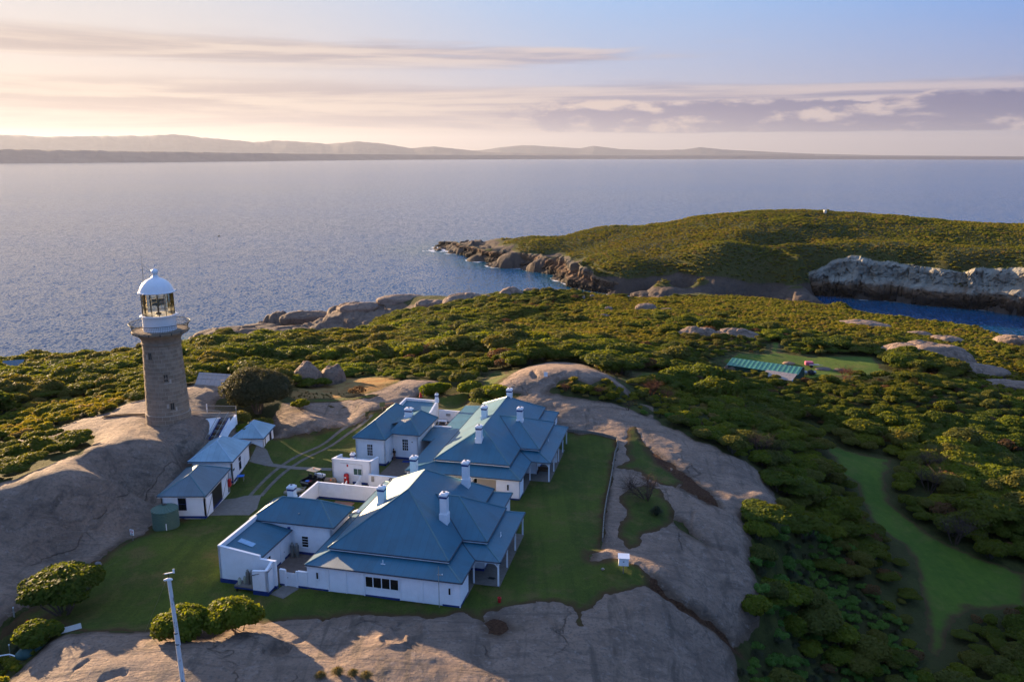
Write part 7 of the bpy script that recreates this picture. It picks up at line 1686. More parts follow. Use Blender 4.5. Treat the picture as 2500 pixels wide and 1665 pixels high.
# --- person standing in the courtyard, head bowed over the hands
def make_person(x, y, z, rz):
    root = thing('person', 'person in dark top and tan trousers standing head bowed by the L-shaped block', 'person', (x, y, z), rz)
    J = {'pel': (0, 0, .93, .135), 'wst': (0, -.01, 1.08, .125), 'che': (0, -.02, 1.28, .150), 'nek': (0, -.05, 1.45, .060), 'hd0': (0, -.10, 1.53, .078), 'hd1': (0, -.15, 1.60, .095), 'hd2': (0, -.175, 1.68, .070)}
    E_ = [('pel', 'wst'), ('wst', 'che'), ('che', 'nek'), ('nek', 'hd0'), ('hd0', 'hd1'), ('hd1', 'hd2')]
    for s_, t in ((-1, 'l'), (1, 'r')):
        J.update({t + 'hip': (s_ * .09, 0, .88, .095), t + 'kne': (s_ * .10, -.015, .48, .062), t + 'ank': (s_ * .10, .01, .09, .042), t + 'toe': (s_ * .12, -.15, .035, .035),
                  t + 'sho': (s_ * .19, -.02, 1.38, .062), t + 'elb': (s_ * .235, .0, 1.10, .043), t + 'wri': (s_ * .09, -.22, 1.12, .028), t + 'pal': (s_ * .055, -.275, 1.145, .030)})
        E_ += [('pel', t + 'hip'), (t + 'hip', t + 'kne'), (t + 'kne', t + 'ank'), (t + 'ank', t + 'toe'), ('che', t + 'sho'), (t + 'sho', t + 'elb'), (t + 'elb', t + 'wri'), (t + 'wri', t + 'pal')]
        for k in range(4):
            a = (s_ * (.06 - .018 * k), -.325, 1.165 - .006 * k, .009); b = (s_ * (.055 - .018 * k), -.345 + .004 * k, 1.195 - .006 * k, .008)
            J[t + 'f%d' % k] = a; J[t + 'g%d' % k] = b; E_ += [(t + 'pal', t + 'f%d' % k), (t + 'f%d' % k, t + 'g%d' % k)]
        J[t + 'th'] = (s_ * .02, -.30, 1.19, .010); E_.append((t + 'pal', t + 'th'))
    names = list(J); me = bpy.data.meshes.new('body'); me.from_pydata([J[n][:3] for n in names], [(names.index(a), names.index(b)) for a, b in E_], [])
    o = bpy.data.objects.new('body', me); COL.objects.link(o)
    sk = o.modifiers.new('skin', 'SKIN'); o.modifiers.new('sub', 'SUBSURF').levels = 1; o.modifiers['sub'].render_levels = 1
    for n, v in zip(names, me.skin_vertices[0].data): v.radius = (J[n][3], J[n][3]); v.use_root = (n == 'pel')
    dg = bpy.context.evaluated_depsgraph_get(); m2 = bpy.data.meshes.new_from_object(o.evaluated_get(dg)); o.modifiers.clear(); o.data = m2; m2.name = 'body'
    for mm in (simple('dark_shirt', (.012, .012, .016), .85), simple('tan_trousers', (.20, .12, .075), .85), simple('skin', (.42, .24, .17), .6), simple('shoe', (.03, .025, .02), .6)): m2.materials.append(mm)
    for p in m2.polygons:
        c = p.center
        p.material_index = 3 if c.z < .10 else 1 if c.z < .96 else 2 if (c.z > 1.46 or (c.y < -.2 and c.z < 1.3)) else 0
        p.use_smooth = True
    o.parent = root
    part('hair', lambda m: m.blob((0, -.15, 1.66), (.112, .125, .115), 14, 9), MAT['black'], root, smooth=True)
    hd = part('nose', lambda m: m.blob((0, -.275, 1.585), (.016, .02, .022), 8, 5), bpy.data.materials['skin'], root, smooth=True)
    for s_ in (-1, 1):
        part('ear', lambda m: m.blob((s_ * .098, -.14, 1.60), (.014, .028, .035), 8, 5), bpy.data.materials['skin'], root, smooth=True)
        part('eye', lambda m: m.blob((s_ * .035, -.238, 1.615), (.012, .01, .01), 8, 5), MAT['black'], root, smooth=True)
    part('mouth', lambda m: m.box(-.025, .025, -.252, -.243, 1.545, 1.552), MAT['red'], root)
    ph = thing('phone', 'small dark phone held in the hands of the person in the courtyard', 'phone', (x, y, z), rz)
    part('case', lambda m: m.box(-.035, .035, -.325, -.312, 1.13, 1.27), MAT['black'], ph, bevel=.004)
    settle_w(ph, (0, -.318, 1.13))
def settle_w(t, d):
    c, s_ = math.cos(t.rotation_euler.z), math.sin(t.rotation_euler.z)
    t.location = (t.location.x + d[0] * c - d[1] * s_, t.location.y + d[0] * s_ + d[1] * c, t.location.z + d[2])
    for ch in t.children: ch.location = (-d[0], -d[1], -d[2])
px_, py_, _ = hxy(-3.95, 34.35)
make_person(px_, py_, gz(px_, py_) + .035, TH + R(-12))


# --- boulders and bare slabs standing out of the scrub
def boulder(i, x, y, z, wd, dep, h, label, group, mat):
    n, m_ = (64, 26) if wd > 10 else (36, 16)
    th = np.linspace(0, 2 * np.pi, n, endpoint=False); ph = np.linspace(0.0, 1.0, m_)
    T_, P_ = np.meshgrid(th, ph); rr = np.sin(P_ * np.pi * .60) ** .85; zz = np.sign(np.cos(P_ * np.pi * .60)) * np.abs(np.cos(P_ * np.pi * .60)) ** .75
    seed = 50 + i; k = 1 + .16 * vnoise(np.cos(T_) * 1.6 + 3 * i, np.sin(T_) * 1.6 + P_ * 2, seed) + .05 * vnoise(np.cos(T_) * 5 + i, np.sin(T_) * 5 + P_ * 6, seed + 1)
    X = rr * np.cos(T_) * k * wd / 2 * 1.04; Y = rr * np.sin(T_) * k * dep / 2 * 1.05
    Z = zz * h * (1 + .14 * vnoise(np.cos(T_) * rr * 1.5 + i, np.sin(T_) * rr * 1.5, seed + 2)) - .12 * h
    f1_, f2_, id_ = worley(X / (wd * .22) + i, Y / (wd * .16), 80 + i); Z = Z + h * (.16 * (id_ - .5) - .10 * np.exp(-((f2_ - f1_) / .08) ** 2)) * np.clip(zz + .3, 0, 1)
    V = np.stack([X, Y, Z], -1).reshape(-1, 3); F = []
    for a in range(m_ - 1):
        for b in range(n):
            q = (a * n + b, a * n + (b + 1) % n, (a + 1) * n + (b + 1) % n, (a + 1) * n + b); F.append(q[::-1])
    o = link_mesh('boulder', V, np.array(F, np.int64), mat, True, attrs={'edge': np.full(len(V), 3.0)})
    o.location = (x, y, gz(x, y) * .5 + z * .5); o.rotation_euler = (0, 0, -math.atan2(x, y))
    return tag(o, label, 'boulder', group)


BL = ['low slab at the left end of the row on the coast crest', 'largest rounded boulder of the row on the coast crest', 'boulder tucked against the right of the largest crest boulder', 'second large dome on the coast crest, standing clear against the sea', 'flatter rock joined to the right of the second crest dome', 'small rounded rock right of the crest domes', 'smaller rock right of the rounded one on the crest', 'tiny upright stone in the heath, left of a pair', 'small round stone in the heath, right of a pair', 'small pale rock half hidden in the heath left of the single round boulder', 'single round boulder rising from the middle of the heath', 'small sloping pale slab lowest in the central heath', 'flat grey rock among bushes in the central heath', 'long low slab near the far edge of the plateau', 'left half of the twin granite domes above the clearing', 'right half of the twin granite domes above the clearing', 'big bare granite back on the slope beyond the clearing', 'lower rounded end of the big granite back, stained yellow', 'long flat slab in the heath near the strait', 'narrow flat slab above the big granite back', 'flat pale slab right of the narrow one above the granite back', 'flat slab at the right edge below the granite back', 'rock at the right edge near the strait', 'small rock among shrubs right of the mown track', 'rock at the right edge beside the mown track', 'small grey dome beside the green-roofed shed', 'long shore slab reaching into the surf beyond the tower', 'rounded shore rock at the water behind the long slab', 'sloping granite sheet above the shore slabs', 'low slab on the coast crest left of the big boulders', 'long low granite back on the coast crest', 'slab joining the granite back to the largest crest boulder', 'left and larger half of the split boulder beyond the dry grass', 'right half of the split boulder beyond the dry grass', 'flat rock peeping through scrub behind the granite dome', 'flat pale slab beside the single round boulder']
for i, (b, lb) in enumerate(zip(BOULDERS, BL)):
    x, y, z, wd, dep, h = b
    h *= 1.1 if i in (32, 33) else .8 if wd > 8 else .9
    boulder(i, x, y, z, wd, dep, h, lb, None, MAT['shore'] if 26 <= i <= 28 else MAT['granite'])
# ---------------------------------------------------------------- plants
def leaf_mat(name, dark, light, trans, dry=None):
    m, n, o = new_mat(name)
    rnd = n.add('ShaderNodeObjectInfo').outputs['Random']
    hue = attr(n, 'hue')
    p = pos(n)
    patch = n.noise(p, 0.022, 5, 0.65)
    f = n.math('ADD', n.math('MULTIPLY', hue, 0.55), n.math('MULTIPLY', rnd, 0.45))
    c = n.mix(f, dark, light)
    c = n.mix(n.math('MULTIPLY', n.ramp(patch, 0.42, 0.62), 0.75), c, tuple(0.5 * (a + b) * s for a, b, s in zip(dark, light, (1.35, 1.05, .8))))
    if dry: c = n.mix(n.ramp(rnd, 0.80, 0.95), c, dry)
    d = n.add('ShaderNodeBsdfPrincipled', ins={'Base Color': c, 'Roughness': 0.65, 'Specular IOR Level': 0.10})
    t = n.add('ShaderNodeBsdfTranslucent', ins={0: n.mix(1.0, c, (*trans, 1), 'MULTIPLY')})
    mx = n.add('ShaderNodeMixShader', ins={0: 0.34, 1: d.outputs[0], 2: t.outputs[0]})
    n.l.new(mx.outputs[0], o.inputs[0])
    return m


MAT['leaf_dark'] = leaf_mat('dark_foliage', (0.028, 0.050, 0.007), (0.086, 0.112, 0.012), (3.6, 2.9, 1.2))
MAT['leaf_olive'] = leaf_mat('olive_foliage', (0.044, 0.058, 0.012), (0.122, 0.130, 0.026), (2.9, 2.4, 1.2))
MAT['leaf_bright'] = leaf_mat('bright_foliage', (0.040, 0.070, 0.008), (0.130, 0.150, 0.015), (3.0, 2.7, 1.1))
MAT['leaf_grey'] = leaf_mat('grey_green_foliage', (0.026, 0.036, 0.020), (0.062, 0.072, 0.042), (2.2, 2.0, 1.2))
MAT['leaf_heath'] = leaf_mat('heath_foliage', (0.070, 0.098, 0.010), (0.165, 0.175, 0.020), (3.0, 2.4, 1.1), (0.17, 0.135, 0.045))
MAT['leaf_herb'] = leaf_mat('herb_foliage', (0.046, 0.110, 0.020), (0.090, 0.170, 0.034), (2.2, 2.2, 1.2))
MAT['leaf_brown'] = leaf_mat('brown_foliage', (0.060, 0.040, 0.018), (0.130, 0.082, 0.036), (2.2, 1.7, 1.0))
MAT['reed'] = leaf_mat('dry_reed', (0.10, 0.085, 0.03), (0.19, 0.16, 0.06), (2.0, 1.7, 1.0))
MAT['twig'] = simple('bare_twigs', (0.085, 0.058, 0.045), 0.9, 0.1, 0.2)
MAT['twig_red'] = simple('reddish_dry_twigs', (0.16, 0.068, 0.038), 0.9, 0.1, 0.25)
MAT['bark'] = simple('grey_bark', (0.105, 0.085, 0.070), 0.9, 0.1, 0.2, 5.0)


def crown_mesh(name, w, h, lobes, leaves, size, seed, mat, flat=1.0, droop=0.0, up=0.25, core=True, aspect=1.6):
    """leaf-sized faces spread over and just inside a cluster of rounded lobes, unit: metres"""
    g = np.random.default_rng(seed); L = []
    for k in range(lobes):
        a = 2.399 * k + g.uniform(-.5, .5); r = w / 2 * (0.62 * math.sqrt((k + .3) / lobes))
        rad_ = w / 2 * g.uniform(0.34, 0.50); cz = h - rad_ * flat * 0.9 - (r / (w / 2)) ** 2 * h * 0.38 - g.uniform(0, .10) * h
        L.append((r * math.cos(a), r * math.sin(a), max(cz, rad_ * flat * .55), rad_, rad_ * flat * g.uniform(.75, 1.0)))
    V = []; F = []; Hh = []
    wts = np.array([l[3] ** 2 for l in L]); wts /= wts.sum()
    pick = g.choice(len(L), leaves, p=wts)
    for li in pick:
        cx, cy, cz, ra, rz = L[li]
        z = g.uniform(-0.55, 1); t = g.uniform(0, 2 * math.pi); s_ = math.sqrt(max(0, 1 - z * z)); depth = 1 - abs(g.normal(0, .10)) + g.uniform(0, .05)
        n_ = np.array([s_ * math.cos(t), s_ * math.sin(t), z])
        c = np.array([cx + n_[0] * ra * depth, cy + n_[1] * ra * depth, cz + n_[2] * rz * depth])
        if any(((c[0] - q[0]) / q[3]) ** 2 + ((c[1] - q[1]) / q[3]) ** 2 + ((c[2] - q[2]) / q[4]) ** 2 < .62 for q in L): continue
        d = n_ + np.array([0, 0, up]) + g.normal(0, .55, 3); d /= np.linalg.norm(d)
        a = np.cross(d, g.normal(0, 1, 3)); a /= np.linalg.norm(a) + 1e-9; b = np.cross(d, a)
        sz = size * g.uniform(.6, 1.3)
        a = a * sz * .5; b = b * sz * .5 * aspect; i0 = len(V)
        tip = d * sz * .25
        V += [c - a - b * .6, c + a - b * .6, c + a * .7 + b * .7 + tip, c - a * .7 + b * .7 + tip]
        F.append((i0, i0 + 1, i0 + 2, i0 + 3)); hv = min(1, max(0, .5 + g.normal(0, .28))); Hh += [hv] * 4
    if core:
        for (cx, cy, cz, ra, rz) in L:
            i0 = len(V); n, m_ = 8, 5
            for i in range(m_ + 1):
                for k in range(n):
                    t = math.pi * i / m_; a = 2 * math.pi * k / n; q = .82 * (1 + g.uniform(-.12, .12))
                    V.append(np.array([cx + ra * q * math.sin(t) * math.cos(a), cy + ra * q * math.sin(t) * math.sin(a), cz + rz * q * math.cos(t)])); Hh.append(0.1)
            for i in range(m_):
                for k in range(n):
                    a = i0 + i * n + k; b = i0 + i * n + (k + 1) % n; F.append((a, a + n, b + n, b))
    me = bpy.data.meshes.new(name); me.from_pydata([tuple(v) for v in V], [], F); me.materials.append(mat)
    at_ = me.attributes.new('hue', 'FLOAT', 'POINT'); at_.data.foreach_set('value', np.array(Hh, np.float32))
    me.update()
    return me


def stems_mesh(name, w, h, n, seed, mat, r0=.07, lean=.5, twigs=0, base=.1):
    g = np.random.default_rng(seed); mb = MB()
    for k in range(n):
        a = 2.4 * k + g.uniform(-.4, .4); rr = w / 2 * lean * g.uniform(.5, 1.0)
        p0 = Vector((base * math.cos(a), base * math.sin(a), -.4)); p2 = Vector((rr * math.cos(a), rr * math.sin(a), h * g.uniform(.6, .85)))
        p1 = p0.lerp(p2, .5) + Vector((g.uniform(-.1, .1) * w, g.uniform(-.1, .1) * w, h * .05))
        mb.tube([p0, p1, p2], [r0, r0 * .7, r0 * .35], 5, False)
        for q in range(twigs):
            t = g.uniform(.35, 1.0); b = p1.lerp(p2, t); e = b + Vector((g.normal(0, .20) * w, g.normal(0, .20) * w, abs(g.normal(0, .22)) * h + .05 * h)); mid = b.lerp(e, .5) + Vector((g.normal(0, .03) * w, g.normal(0, .03) * w, .03))
            mb.tube([b, mid, e], [r0 * .30, r0 * .2, r0 * .08], 3, False)
            for _ in range(3):
                b2 = b.lerp(e, g.uniform(.3, 1)); e2 = b2 + Vector((g.normal(0, .11) * w, g.normal(0, .11) * w, abs(g.normal(0, .10)) * h)); mb.tube([b2, e2], [r0 * .13, r0 * .05], 3, False)
    me = bpy.data.meshes.new(name); me.from_pydata(mb.v, [], mb.f); me.materials.append(mat); me.update()
    return me


def tuft_mesh(name, w, h, blades, seed, mat, wd=.05):
    g = np.random.default_rng(seed); V = []; F = []; Hh = []
    for k in range(blades):
        a = g.uniform(0, 2 * math.pi); r = w / 2 * g.uniform(.35, 1.0); c, s_ = math.cos(a), math.sin(a); hh = h * g.uniform(.6, 1.1) * (1.15 - .6 * r / (w / 2))
        b = np.array([c * w * .06 * g.random(), s_ * w * .06 * g.random(), 0]); m_ = np.array([c * r * .5, s_ * r * .5, hh * .85]); e = np.array([c * r, s_ * r, hh * g.uniform(.55, .95)]); t = np.array([-s_, c, 0]) * wd * g.uniform(.7, 1.3) / 2
        i0 = len(V); V += [b - t, b + t, m_ + t, m_ - t, e]; F += [(i0, i0 + 1, i0 + 2, i0 + 3), (i0 + 3, i0 + 2, i0 + 4)]; Hh += [min(1, max(0, g.normal(.5, .25)))] * 5
    me = bpy.data.meshes.new(name); me.from_pydata([tuple(v) for v in V], [], F); me.materials.append(mat)
    at_ = me.attributes.new('hue', 'FLOAT', 'POINT'); at_.data.foreach_set('value', np.array(Hh, np.float32)); me.update()
    return me


KIND = {                                        # kind -> list of (crown mesh, trunk mesh), all about 4 m wide, 3 m high
    'dark': [(crown_mesh('crown', 4.4, 3.1, 9, 2600, .27, 11 + k, MAT['leaf_dark'], .80), stems_mesh('trunk', 3.6, 2.2, 6, 21 + k, MAT['bark'])) for k in range(3)],
    'olive': [(crown_mesh('crown', 4.2, 3.3, 12, 2800, .22, 31 + k, MAT['leaf_olive'], .85, up=.5), stems_mesh('trunk', 3.6, 2.4, 7, 41 + k, MAT['bark'])) for k in range(3)],
    'bright': [(crown_mesh('crown', 4.4, 2.5, 10, 2400, .28, 51 + k, MAT['leaf_bright'], .66), stems_mesh('trunk', 3.6, 1.8, 6, 61 + k, MAT['bark'])) for k in range(3)],
    'swept': [(crown_mesh('crown', 4.8, 2.9, 11, 2800, .25, 71 + k, MAT['leaf_dark'], .42, up=.8), stems_mesh('trunk', 4.2, 2.3, 9, 81 + k, MAT['bark'], twigs=2)) for k in range(2)],
}
KIND['brown'] = [(crown_mesh('crown', 3.8, 2.6, 11, 1700, .20, 86 + k, MAT['leaf_brown'], .8, up=.5, core=False), stems_mesh('trunk', 3.6, 2.2, 9, 88 + k, MAT['twig'], twigs=8)) for k in range(2)]
HEATH = [crown_mesh('heath_clump', 1.7, .85, 5, 420, .16, 91 + k, MAT['leaf_heath'], .62) for k in range(3)]
HERB = [crown_mesh('herb_clump', 1.8, .9, 6, 520, .15, 101 + k, MAT['leaf_herb'], .65, up=.6) for k in range(2)]
TUSS = [tuft_mesh('tussock', 2.0, 1.1, 380, 111 + k, MAT['leaf_grey'], .045) for k in range(2)]
REED = [tuft_mesh('reed_clump', 1.4, 2.0, 260, 121 + k, MAT['reed'], .05) for k in range(2)]
DEAD = [stems_mesh('branches', 3.6, 2.7, 8, 131 + k, MAT['twig'], .06, .8, 14) for k in range(2)]
DEADR = [stems_mesh('branches', 3.4, 2.2, 9, 141 + k, MAT['twig_red'], .05, .8, 14) for k in range(2)]


def plant(name, label, cat, x, y, crown, trunk, s=1.0, sz=None, rz=None, group=None, dz=0.0, sxy=None):
    o = thing(name, label, cat, (x, y, gz(x, y) - .05 + dz), RNG.uniform(0, 6.28) if rz is None else rz, group)
    o.scale = (sxy[0], sxy[1], sxy[2] if len(sxy) > 2 else 1.0) if sxy else (s, s, sz or s)
    for nm, me in (('crown', crown), ('trunk', trunk)):
        if me is None: continue
        c = bpy.data.objects.new(nm, me); COL.objects.link(c); c.parent = o
    return o


# --- particular plants
big = crown_mesh('crown', 11.6, 8.2, 30, 26000, .20, 201, MAT['leaf_grey'], .92, up=.35)
plant('round_tree', 'large round dense dark tree beside the steps to the lighthouse', 'tree', -40.2, 122.6, big, stems_mesh('trunk', 6, 5, 6, 202, MAT['bark'], .22), 1.0, rz=0.4, dz=-.6)
plant('shrub', 'small shrub at the right foot of the large round tree', 'shrub', -34.0, 125.0, KIND['bright'][0][0], KIND['bright'][0][1], .72)
bushA = crown_mesh('crown', 7.4, 5.0, 18, 9000, .24, 211, MAT['leaf_dark'], .62, up=.7)
plant('round_bush', 'round spreading bush on bare stems at the foot of the dark rock, lower left', 'bush', -42.4, 69.2, bushA, stems_mesh('trunk', 6.6, 3.8, 10, 212, MAT['bark'], .13, .75, 2), 1.0, rz=1.0, dz=-.2)
bushB = [crown_mesh('crown', 5.6, 3.4, 12, 5200, .24, 221 + k, MAT['leaf_bright'], .80) for k in range(2)]
plant('bush', 'glossy bush behind the white pole, left of a pair on the rock edge', 'bush', -28.5, 63.0, bushB[0], stems_mesh('trunk', 4, 2, 6, 223, MAT['bark']), .92, dz=-.5)
plant('bush', 'glossy bush on the rock edge, right of the pair by the white pole', 'bush', -24.6, 64.4, bushB[1], stems_mesh('trunk', 4, 2, 6, 224, MAT['bark']), 1.0, dz=-.4)
hedge = crown_mesh('crown', 6.4, 1.7, 14, 3200, .20, 231, MAT['leaf_bright'], .5)
plant('hedge', 'low clipped hedge behind the L-shaped block', 'hedge', -13.6, 137.0, hedge, stems_mesh('trunk', 4, 1.2, 6, 232, MAT['bark']), rz=R(25), sxy=(1.0, .45, 1.15))
plant('bush', 'dense bush on the sunlit grass behind the farther cottage', 'bush', -7.2, 134.4, bushB[0], KIND['dark'][0][1], .98, dz=-.3, sxy=(.95, .75, .85))
bare = stems_mesh('branches', 4.6, 3.0, 7, 241, MAT['twig'], .085, .85, 26, .05)
bt = plant('bare_tree', 'leaning bare tree with a fine twiggy crown on the small green island in the rock', 'tree', 16.6, 93.7, bare, None, 1.0, rz=0.2)
bt.rotation_euler = (R(12), R(-24), .2); bt.children[0].name = 'branches'
fl = tuft_mesh('leaves', 2.3, 1.35, 260, 251, MAT['leaf_grey'], .085)
o = plant('flax_plant', 'spiky flax clump on the small green island in the rock', 'plant', 17.2, 89.6, fl, None, 1.0); o.children[0].name = 'leaves'
plant('shrub', 'low shrub overhanging the rock edge above the valley, with yellow-green tips', 'shrub', 30.3, 91.5, KIND['bright'][1][0], KIND['bright'][1][1], .95)
plant('shrub', 'yellow-green shrub at the lower edge of the rock slope, lower right of centre', 'shrub', 25.8, 77.5, KIND['bright'][2][0], KIND['bright'][2][1], .8)
tg_ = tuft_mesh('grass_tuft', 1.6, .8, 420, 252, MAT['reed'], .04)
for k, (x, y) in enumerate(((-15.3, 57.2), (-14.0, 57.5), (-12.7, 57.3), (-11.6, 57.0))):
    o = plant('grass_tuft', 'dry grass tuft on the rock at the bottom edge of the picture', 'grass tuft', x, y, tg_, None, .8 + .1 * (k % 2), group='grass tufts on the foreground rock'); o.children[0].name = 'blades'
for k, (x, y, me, s_, lb) in enumerate(((9.0, 129.3, DEADR[0], .62, 'reddish dry shrub at the left end of the gap in the granite dome'), (10.6, 128.5, KIND['dark'][0][0], .5, 'dark shrub second from the left in the gap of the granite dome'), (12.4, 129.0, KIND['bright'][0][0], .58, 'yellow-green shrub in the middle of the gap in the granite dome'), (14.3, 128.6, DEADR[1], .7, 'reddish twiggy shrub right of the middle in the gap of the granite dome'), (16.4, 127.4, KIND['dark'][1][0], .55, 'dark shrub at the right end of the gap in the granite dome'), (18.6, 124.5, DEAD[0], .55, 'grey bare shrub at the lower end of the gap in the granite dome'), (24.6, 138.4, DEADR[0], 1.25, 'reddish bush at the foot of the granite dome'), (27.3, 136.8, DEADR[1], 1.0, 'reddish bush right of the one at the foot of the dome'), (38.4, 119.4, DEAD[1], 1.25, 'large grey leafless shrub below the pale granite slope'), (41.5, 122.0, DEAD[0], 1.0, 'smaller grey leafless shrub right of the large leafless one'), (84.0, 197.1, DEADR[1], 1.5, 'rounded brown shrub behind the clearing'), (74.9, 136.5, DEAD[0], 1.4, 'pale bare shrub among green ones right of the mown track'), (70.0, 127.0, DEAD[1], 1.5, 'pale branching shrub nearest the bend of the mown track'), (66.5, 112.0, DEAD[0], 1.6, 'grey branching shrub under the big bush at the right edge of the mown track'))):
    o = plant('dry_shrub', lb, 'shrub', x, y, me, None, s_)
    o.children[0].name = 'branches' if 'branches' in me.name else 'crown'

# --- the scrub
BP = np.array([(b[0], b[1], b[3] / 2, b[4] / 2, math.atan2(b[0], b[1])) for b in BOULDERS])
OTHER = np.array([(-49.0, 129.5, 6.5), (-45.5, 130.5, 6.0), (-40.2, 122.6, 6.0), (-13.6, 137, 3.5), (-7.2, 134.4, 2.8), (70.6, 207, 11), (76, 202.5, 6), (66, 212, 9), (79.8, 210.6, 3.5), (-34, 125, 2), (-148.5, 234.5, 5), (30.3, 91.5, 2.2), (25.8, 77.5, 2), (74.9, 136.5, 2), (70, 127, 2.2), (66.5, 112, 2.2), (84, 197, 2.6), (38.4, 119.4, 2.4), (24.6, 138.4, 2), (27.3, 136.8, 1.6), (-20.3, 127.6, 3), (-15.8, 134.8, 1.5), (5.7, 132.4, 2)])


def free(x, y, m=0.3):
    ok = np.ones(x.shape, bool)
    for bx_, by_, ra, rb, a in BP:
        dx, dy = x - bx_, y - by_; u = dx * math.cos(a) - dy * math.sin(a); v = dx * math.sin(a) + dy * math.cos(a)
        ok &= (u / (ra + m)) ** 2 + (v / (rb + m)) ** 2 > .85
    for ox, oy, r_ in OTHER: ok &= np.hypot(x - ox, y - oy) > r_
    return ok


def jgrid(sp, rmin, rmax, seed, amax=R(39)):
    g = np.random.default_rng(seed); n = int(rmax / sp) + 2
    X, Y = np.meshgrid(np.arange(-n, n + 1) * sp, np.arange(0, n + 1) * sp * .87); X = X + (np.arange(X.shape[0])[:, None] % 2) * sp / 2
    X = X + g.uniform(-.36, .36, X.shape) * sp; Y = Y + g.uniform(-.36, .36, X.shape) * sp
    r = np.hypot(X, Y); m = (r > rmin) & (r < rmax) & (np.abs(np.arctan2(X, Y)) < amax)
    return X[m], Y[m]


def seen(x, y, h):
    """is the top of a plant above the ground between it and the eye"""
    t = np.linspace(.25, .96, 40)[None, :]; X = x[:, None] * t; Y = y[:, None] * t
    z = EYE + ((ground(x, y) + h * .7) - EYE)[:, None] * t
    return (z > ground(X, Y)).all(1)


X, Y = jgrid(2.6, 48, 452, 301)
La, Ro, Cst, Dr, Lo = (field_at(F_, X, Y) for F_ in (f_lawn, f_rock, f_coast, f_dry, f_low))
gap = field_at(np.max([poly_sd(GX.ravel(), GY.ravel(), HOLE[k]) for k in ('domegap', 'bracken', 'pit', 'seam1', 'seam2', 'footgap')], axis=0).reshape(shp), X, Y)
Z = ground(X, Y); rng_ = np.hypot(X, Y)
clump = fbm(X / 22, Y / 22, 3, 61)
ok = (La < np.where(X > 40, -1.7, -1.2)) & (Ro < -.9) & (Cst < -1.5) & (Dr < .2) & free(X, Y) & (gap < -.5) & (Z > -50)
open_ = (Lo > 0) & (fbm(X / 13, Y / 13, 2, 63) < .36)
valley = (X > 20) & (Y < 125)
open_ |= (X > 92) & (Y > 252)
open_ = np.where(valley & (Lo > 0), fbm(X / 9, Y / 9, 2, 64) < .10, open_)
tall = ok & ~open_ & (RNG.random(X.shape) < .93)
X, Y, Z, Lo, rng_, clump, La = X[tall], Y[tall], Z[tall], Lo[tall], rng_[tall], clump[tall], La[tall]
S = (0.80 + .42 * np.clip(clump + .2, -.6, .8) + RNG.uniform(-.16, .22, X.shape))
S = S * np.where((X > 40) & (La > -6), .72, 1.0)
S = S * np.exp(RNG.normal(0, .20, X.shape))
S *= np.where(Lo > -3, .72, 1.0) * np.where((rng_ > 330), .85, 1.0) * np.where((X < -50) & (Y < 118), .55, 1.0)
S *= np.where((X > 48) & (X < 125) & (Y > 165) & (Y < 206), .62, 1.0) * np.where((X > 28) & (X < 72) & (Y >= 200) & (Y < 250), .62, 1.0) * np.where((X < -2) & (Y > 140), 1.18, 1.0) * np.where((X > -85) & (X < -4) & (Y > 120) & (Y < 182), .56, 1.0)
S *= np.where((Y < 135) & (X > 24) & (X < 60), .92, 1.0)
kn = fbm(X / 30, Y / 30, 3, 65) + RNG.normal(0, .22, X.shape)
kind = np.where(kn < -.25, 0, np.where(kn < .05, 3, np.where(kn < .28, 1, 2)))
kind = np.where((X < -45) & (kind == 2) & (Y > 150), 0, kind)
NAMES = ['dark', 'olive', 'bright', 'swept', 'brown']
kind = np.where((RNG.random(X.shape) < .075) & (X > -30), 4, kind)
vis = seen(X, Y, 2.6 * S) & (np.abs(np.arctan2(X, Y)) < R(32.8))
score = np.where(vis, S * 4 / rng_, 0)
top = np.argsort(-score)[:286]
indiv = np.zeros(X.shape, bool); indiv[top] = True
ADJ = {'dark': 'dense dark green', 'olive': 'feathery olive green', 'bright': 'leafy bright green', 'swept': 'flat-topped wind-swept dark', 'brown': 'brown thin-leaved'}


MARKS = [('the hut roof at the left edge', -148, 234), ('the steep slope left of the tower', -105, 190), ('the gully straight behind the tower', -75, 170), ('the scrub past the solar panels', -55, 146), ('the slope above the round tree', -62, 195), ('the slope above the split boulder', -42, 182), ('the lower slope towards the shore slabs', -85, 260), ('the thicket above the L-shaped block', -20, 178), ('the row of crest boulders', -20, 370), ('the flat rock in the scrub', 10, 203), ('the far scrub seen over the hedge', -20, 215),
         ('the hollow in the rock left of the lighthouse', -72, 100), ('the lighthouse', -47.4, 107), ('the solar panels', -49, 129.5), ('the large round tree', -40.2, 122.6), ('the split boulder', -36, 146), ('the dry grass patch', -22, 140), ('the clipped hedge', -13.6, 137), ('the pale reeds', -9, 146),
         ('the granite dome', 11, 141), ('the reddish bushes at the foot of the dome', 26, 137.5), ('the small patch of grass beyond the dome', 33, 160), ('the green-roofed shed', 66, 203), ('the small grey dome by the shed', 58, 205), ('the mown clearing', 90, 215), ('the big bare granite back', 117, 225), ('the twin granite domes', 63, 246),
         ('the large grey leafless shrub', 38.4, 119.4), ('the pale rock above the dead bracken', 33, 112), ('the yellow-tipped shrub on the rock edge', 30.3, 91.5), ('the long dark seam in the rock', 24, 80), ('the yellow-green shrub at the foot of the slope', 25.8, 77.5), ('the upper end of the mown track', 55, 137), ('the bend of the mown track', 58, 118), ('the wide lower end of the mown track', 57, 95), ('the pale bare shrub', 74.9, 136.5), ('the grey branching shrub', 66.5, 112), ('the small rock right of the mown track', 84.6, 136.9), ('the bottom right corner', 54, 80), ('the bottom edge right of the rock', 34, 68), ('the small shore of herbs at the rock foot', 33, 82)]
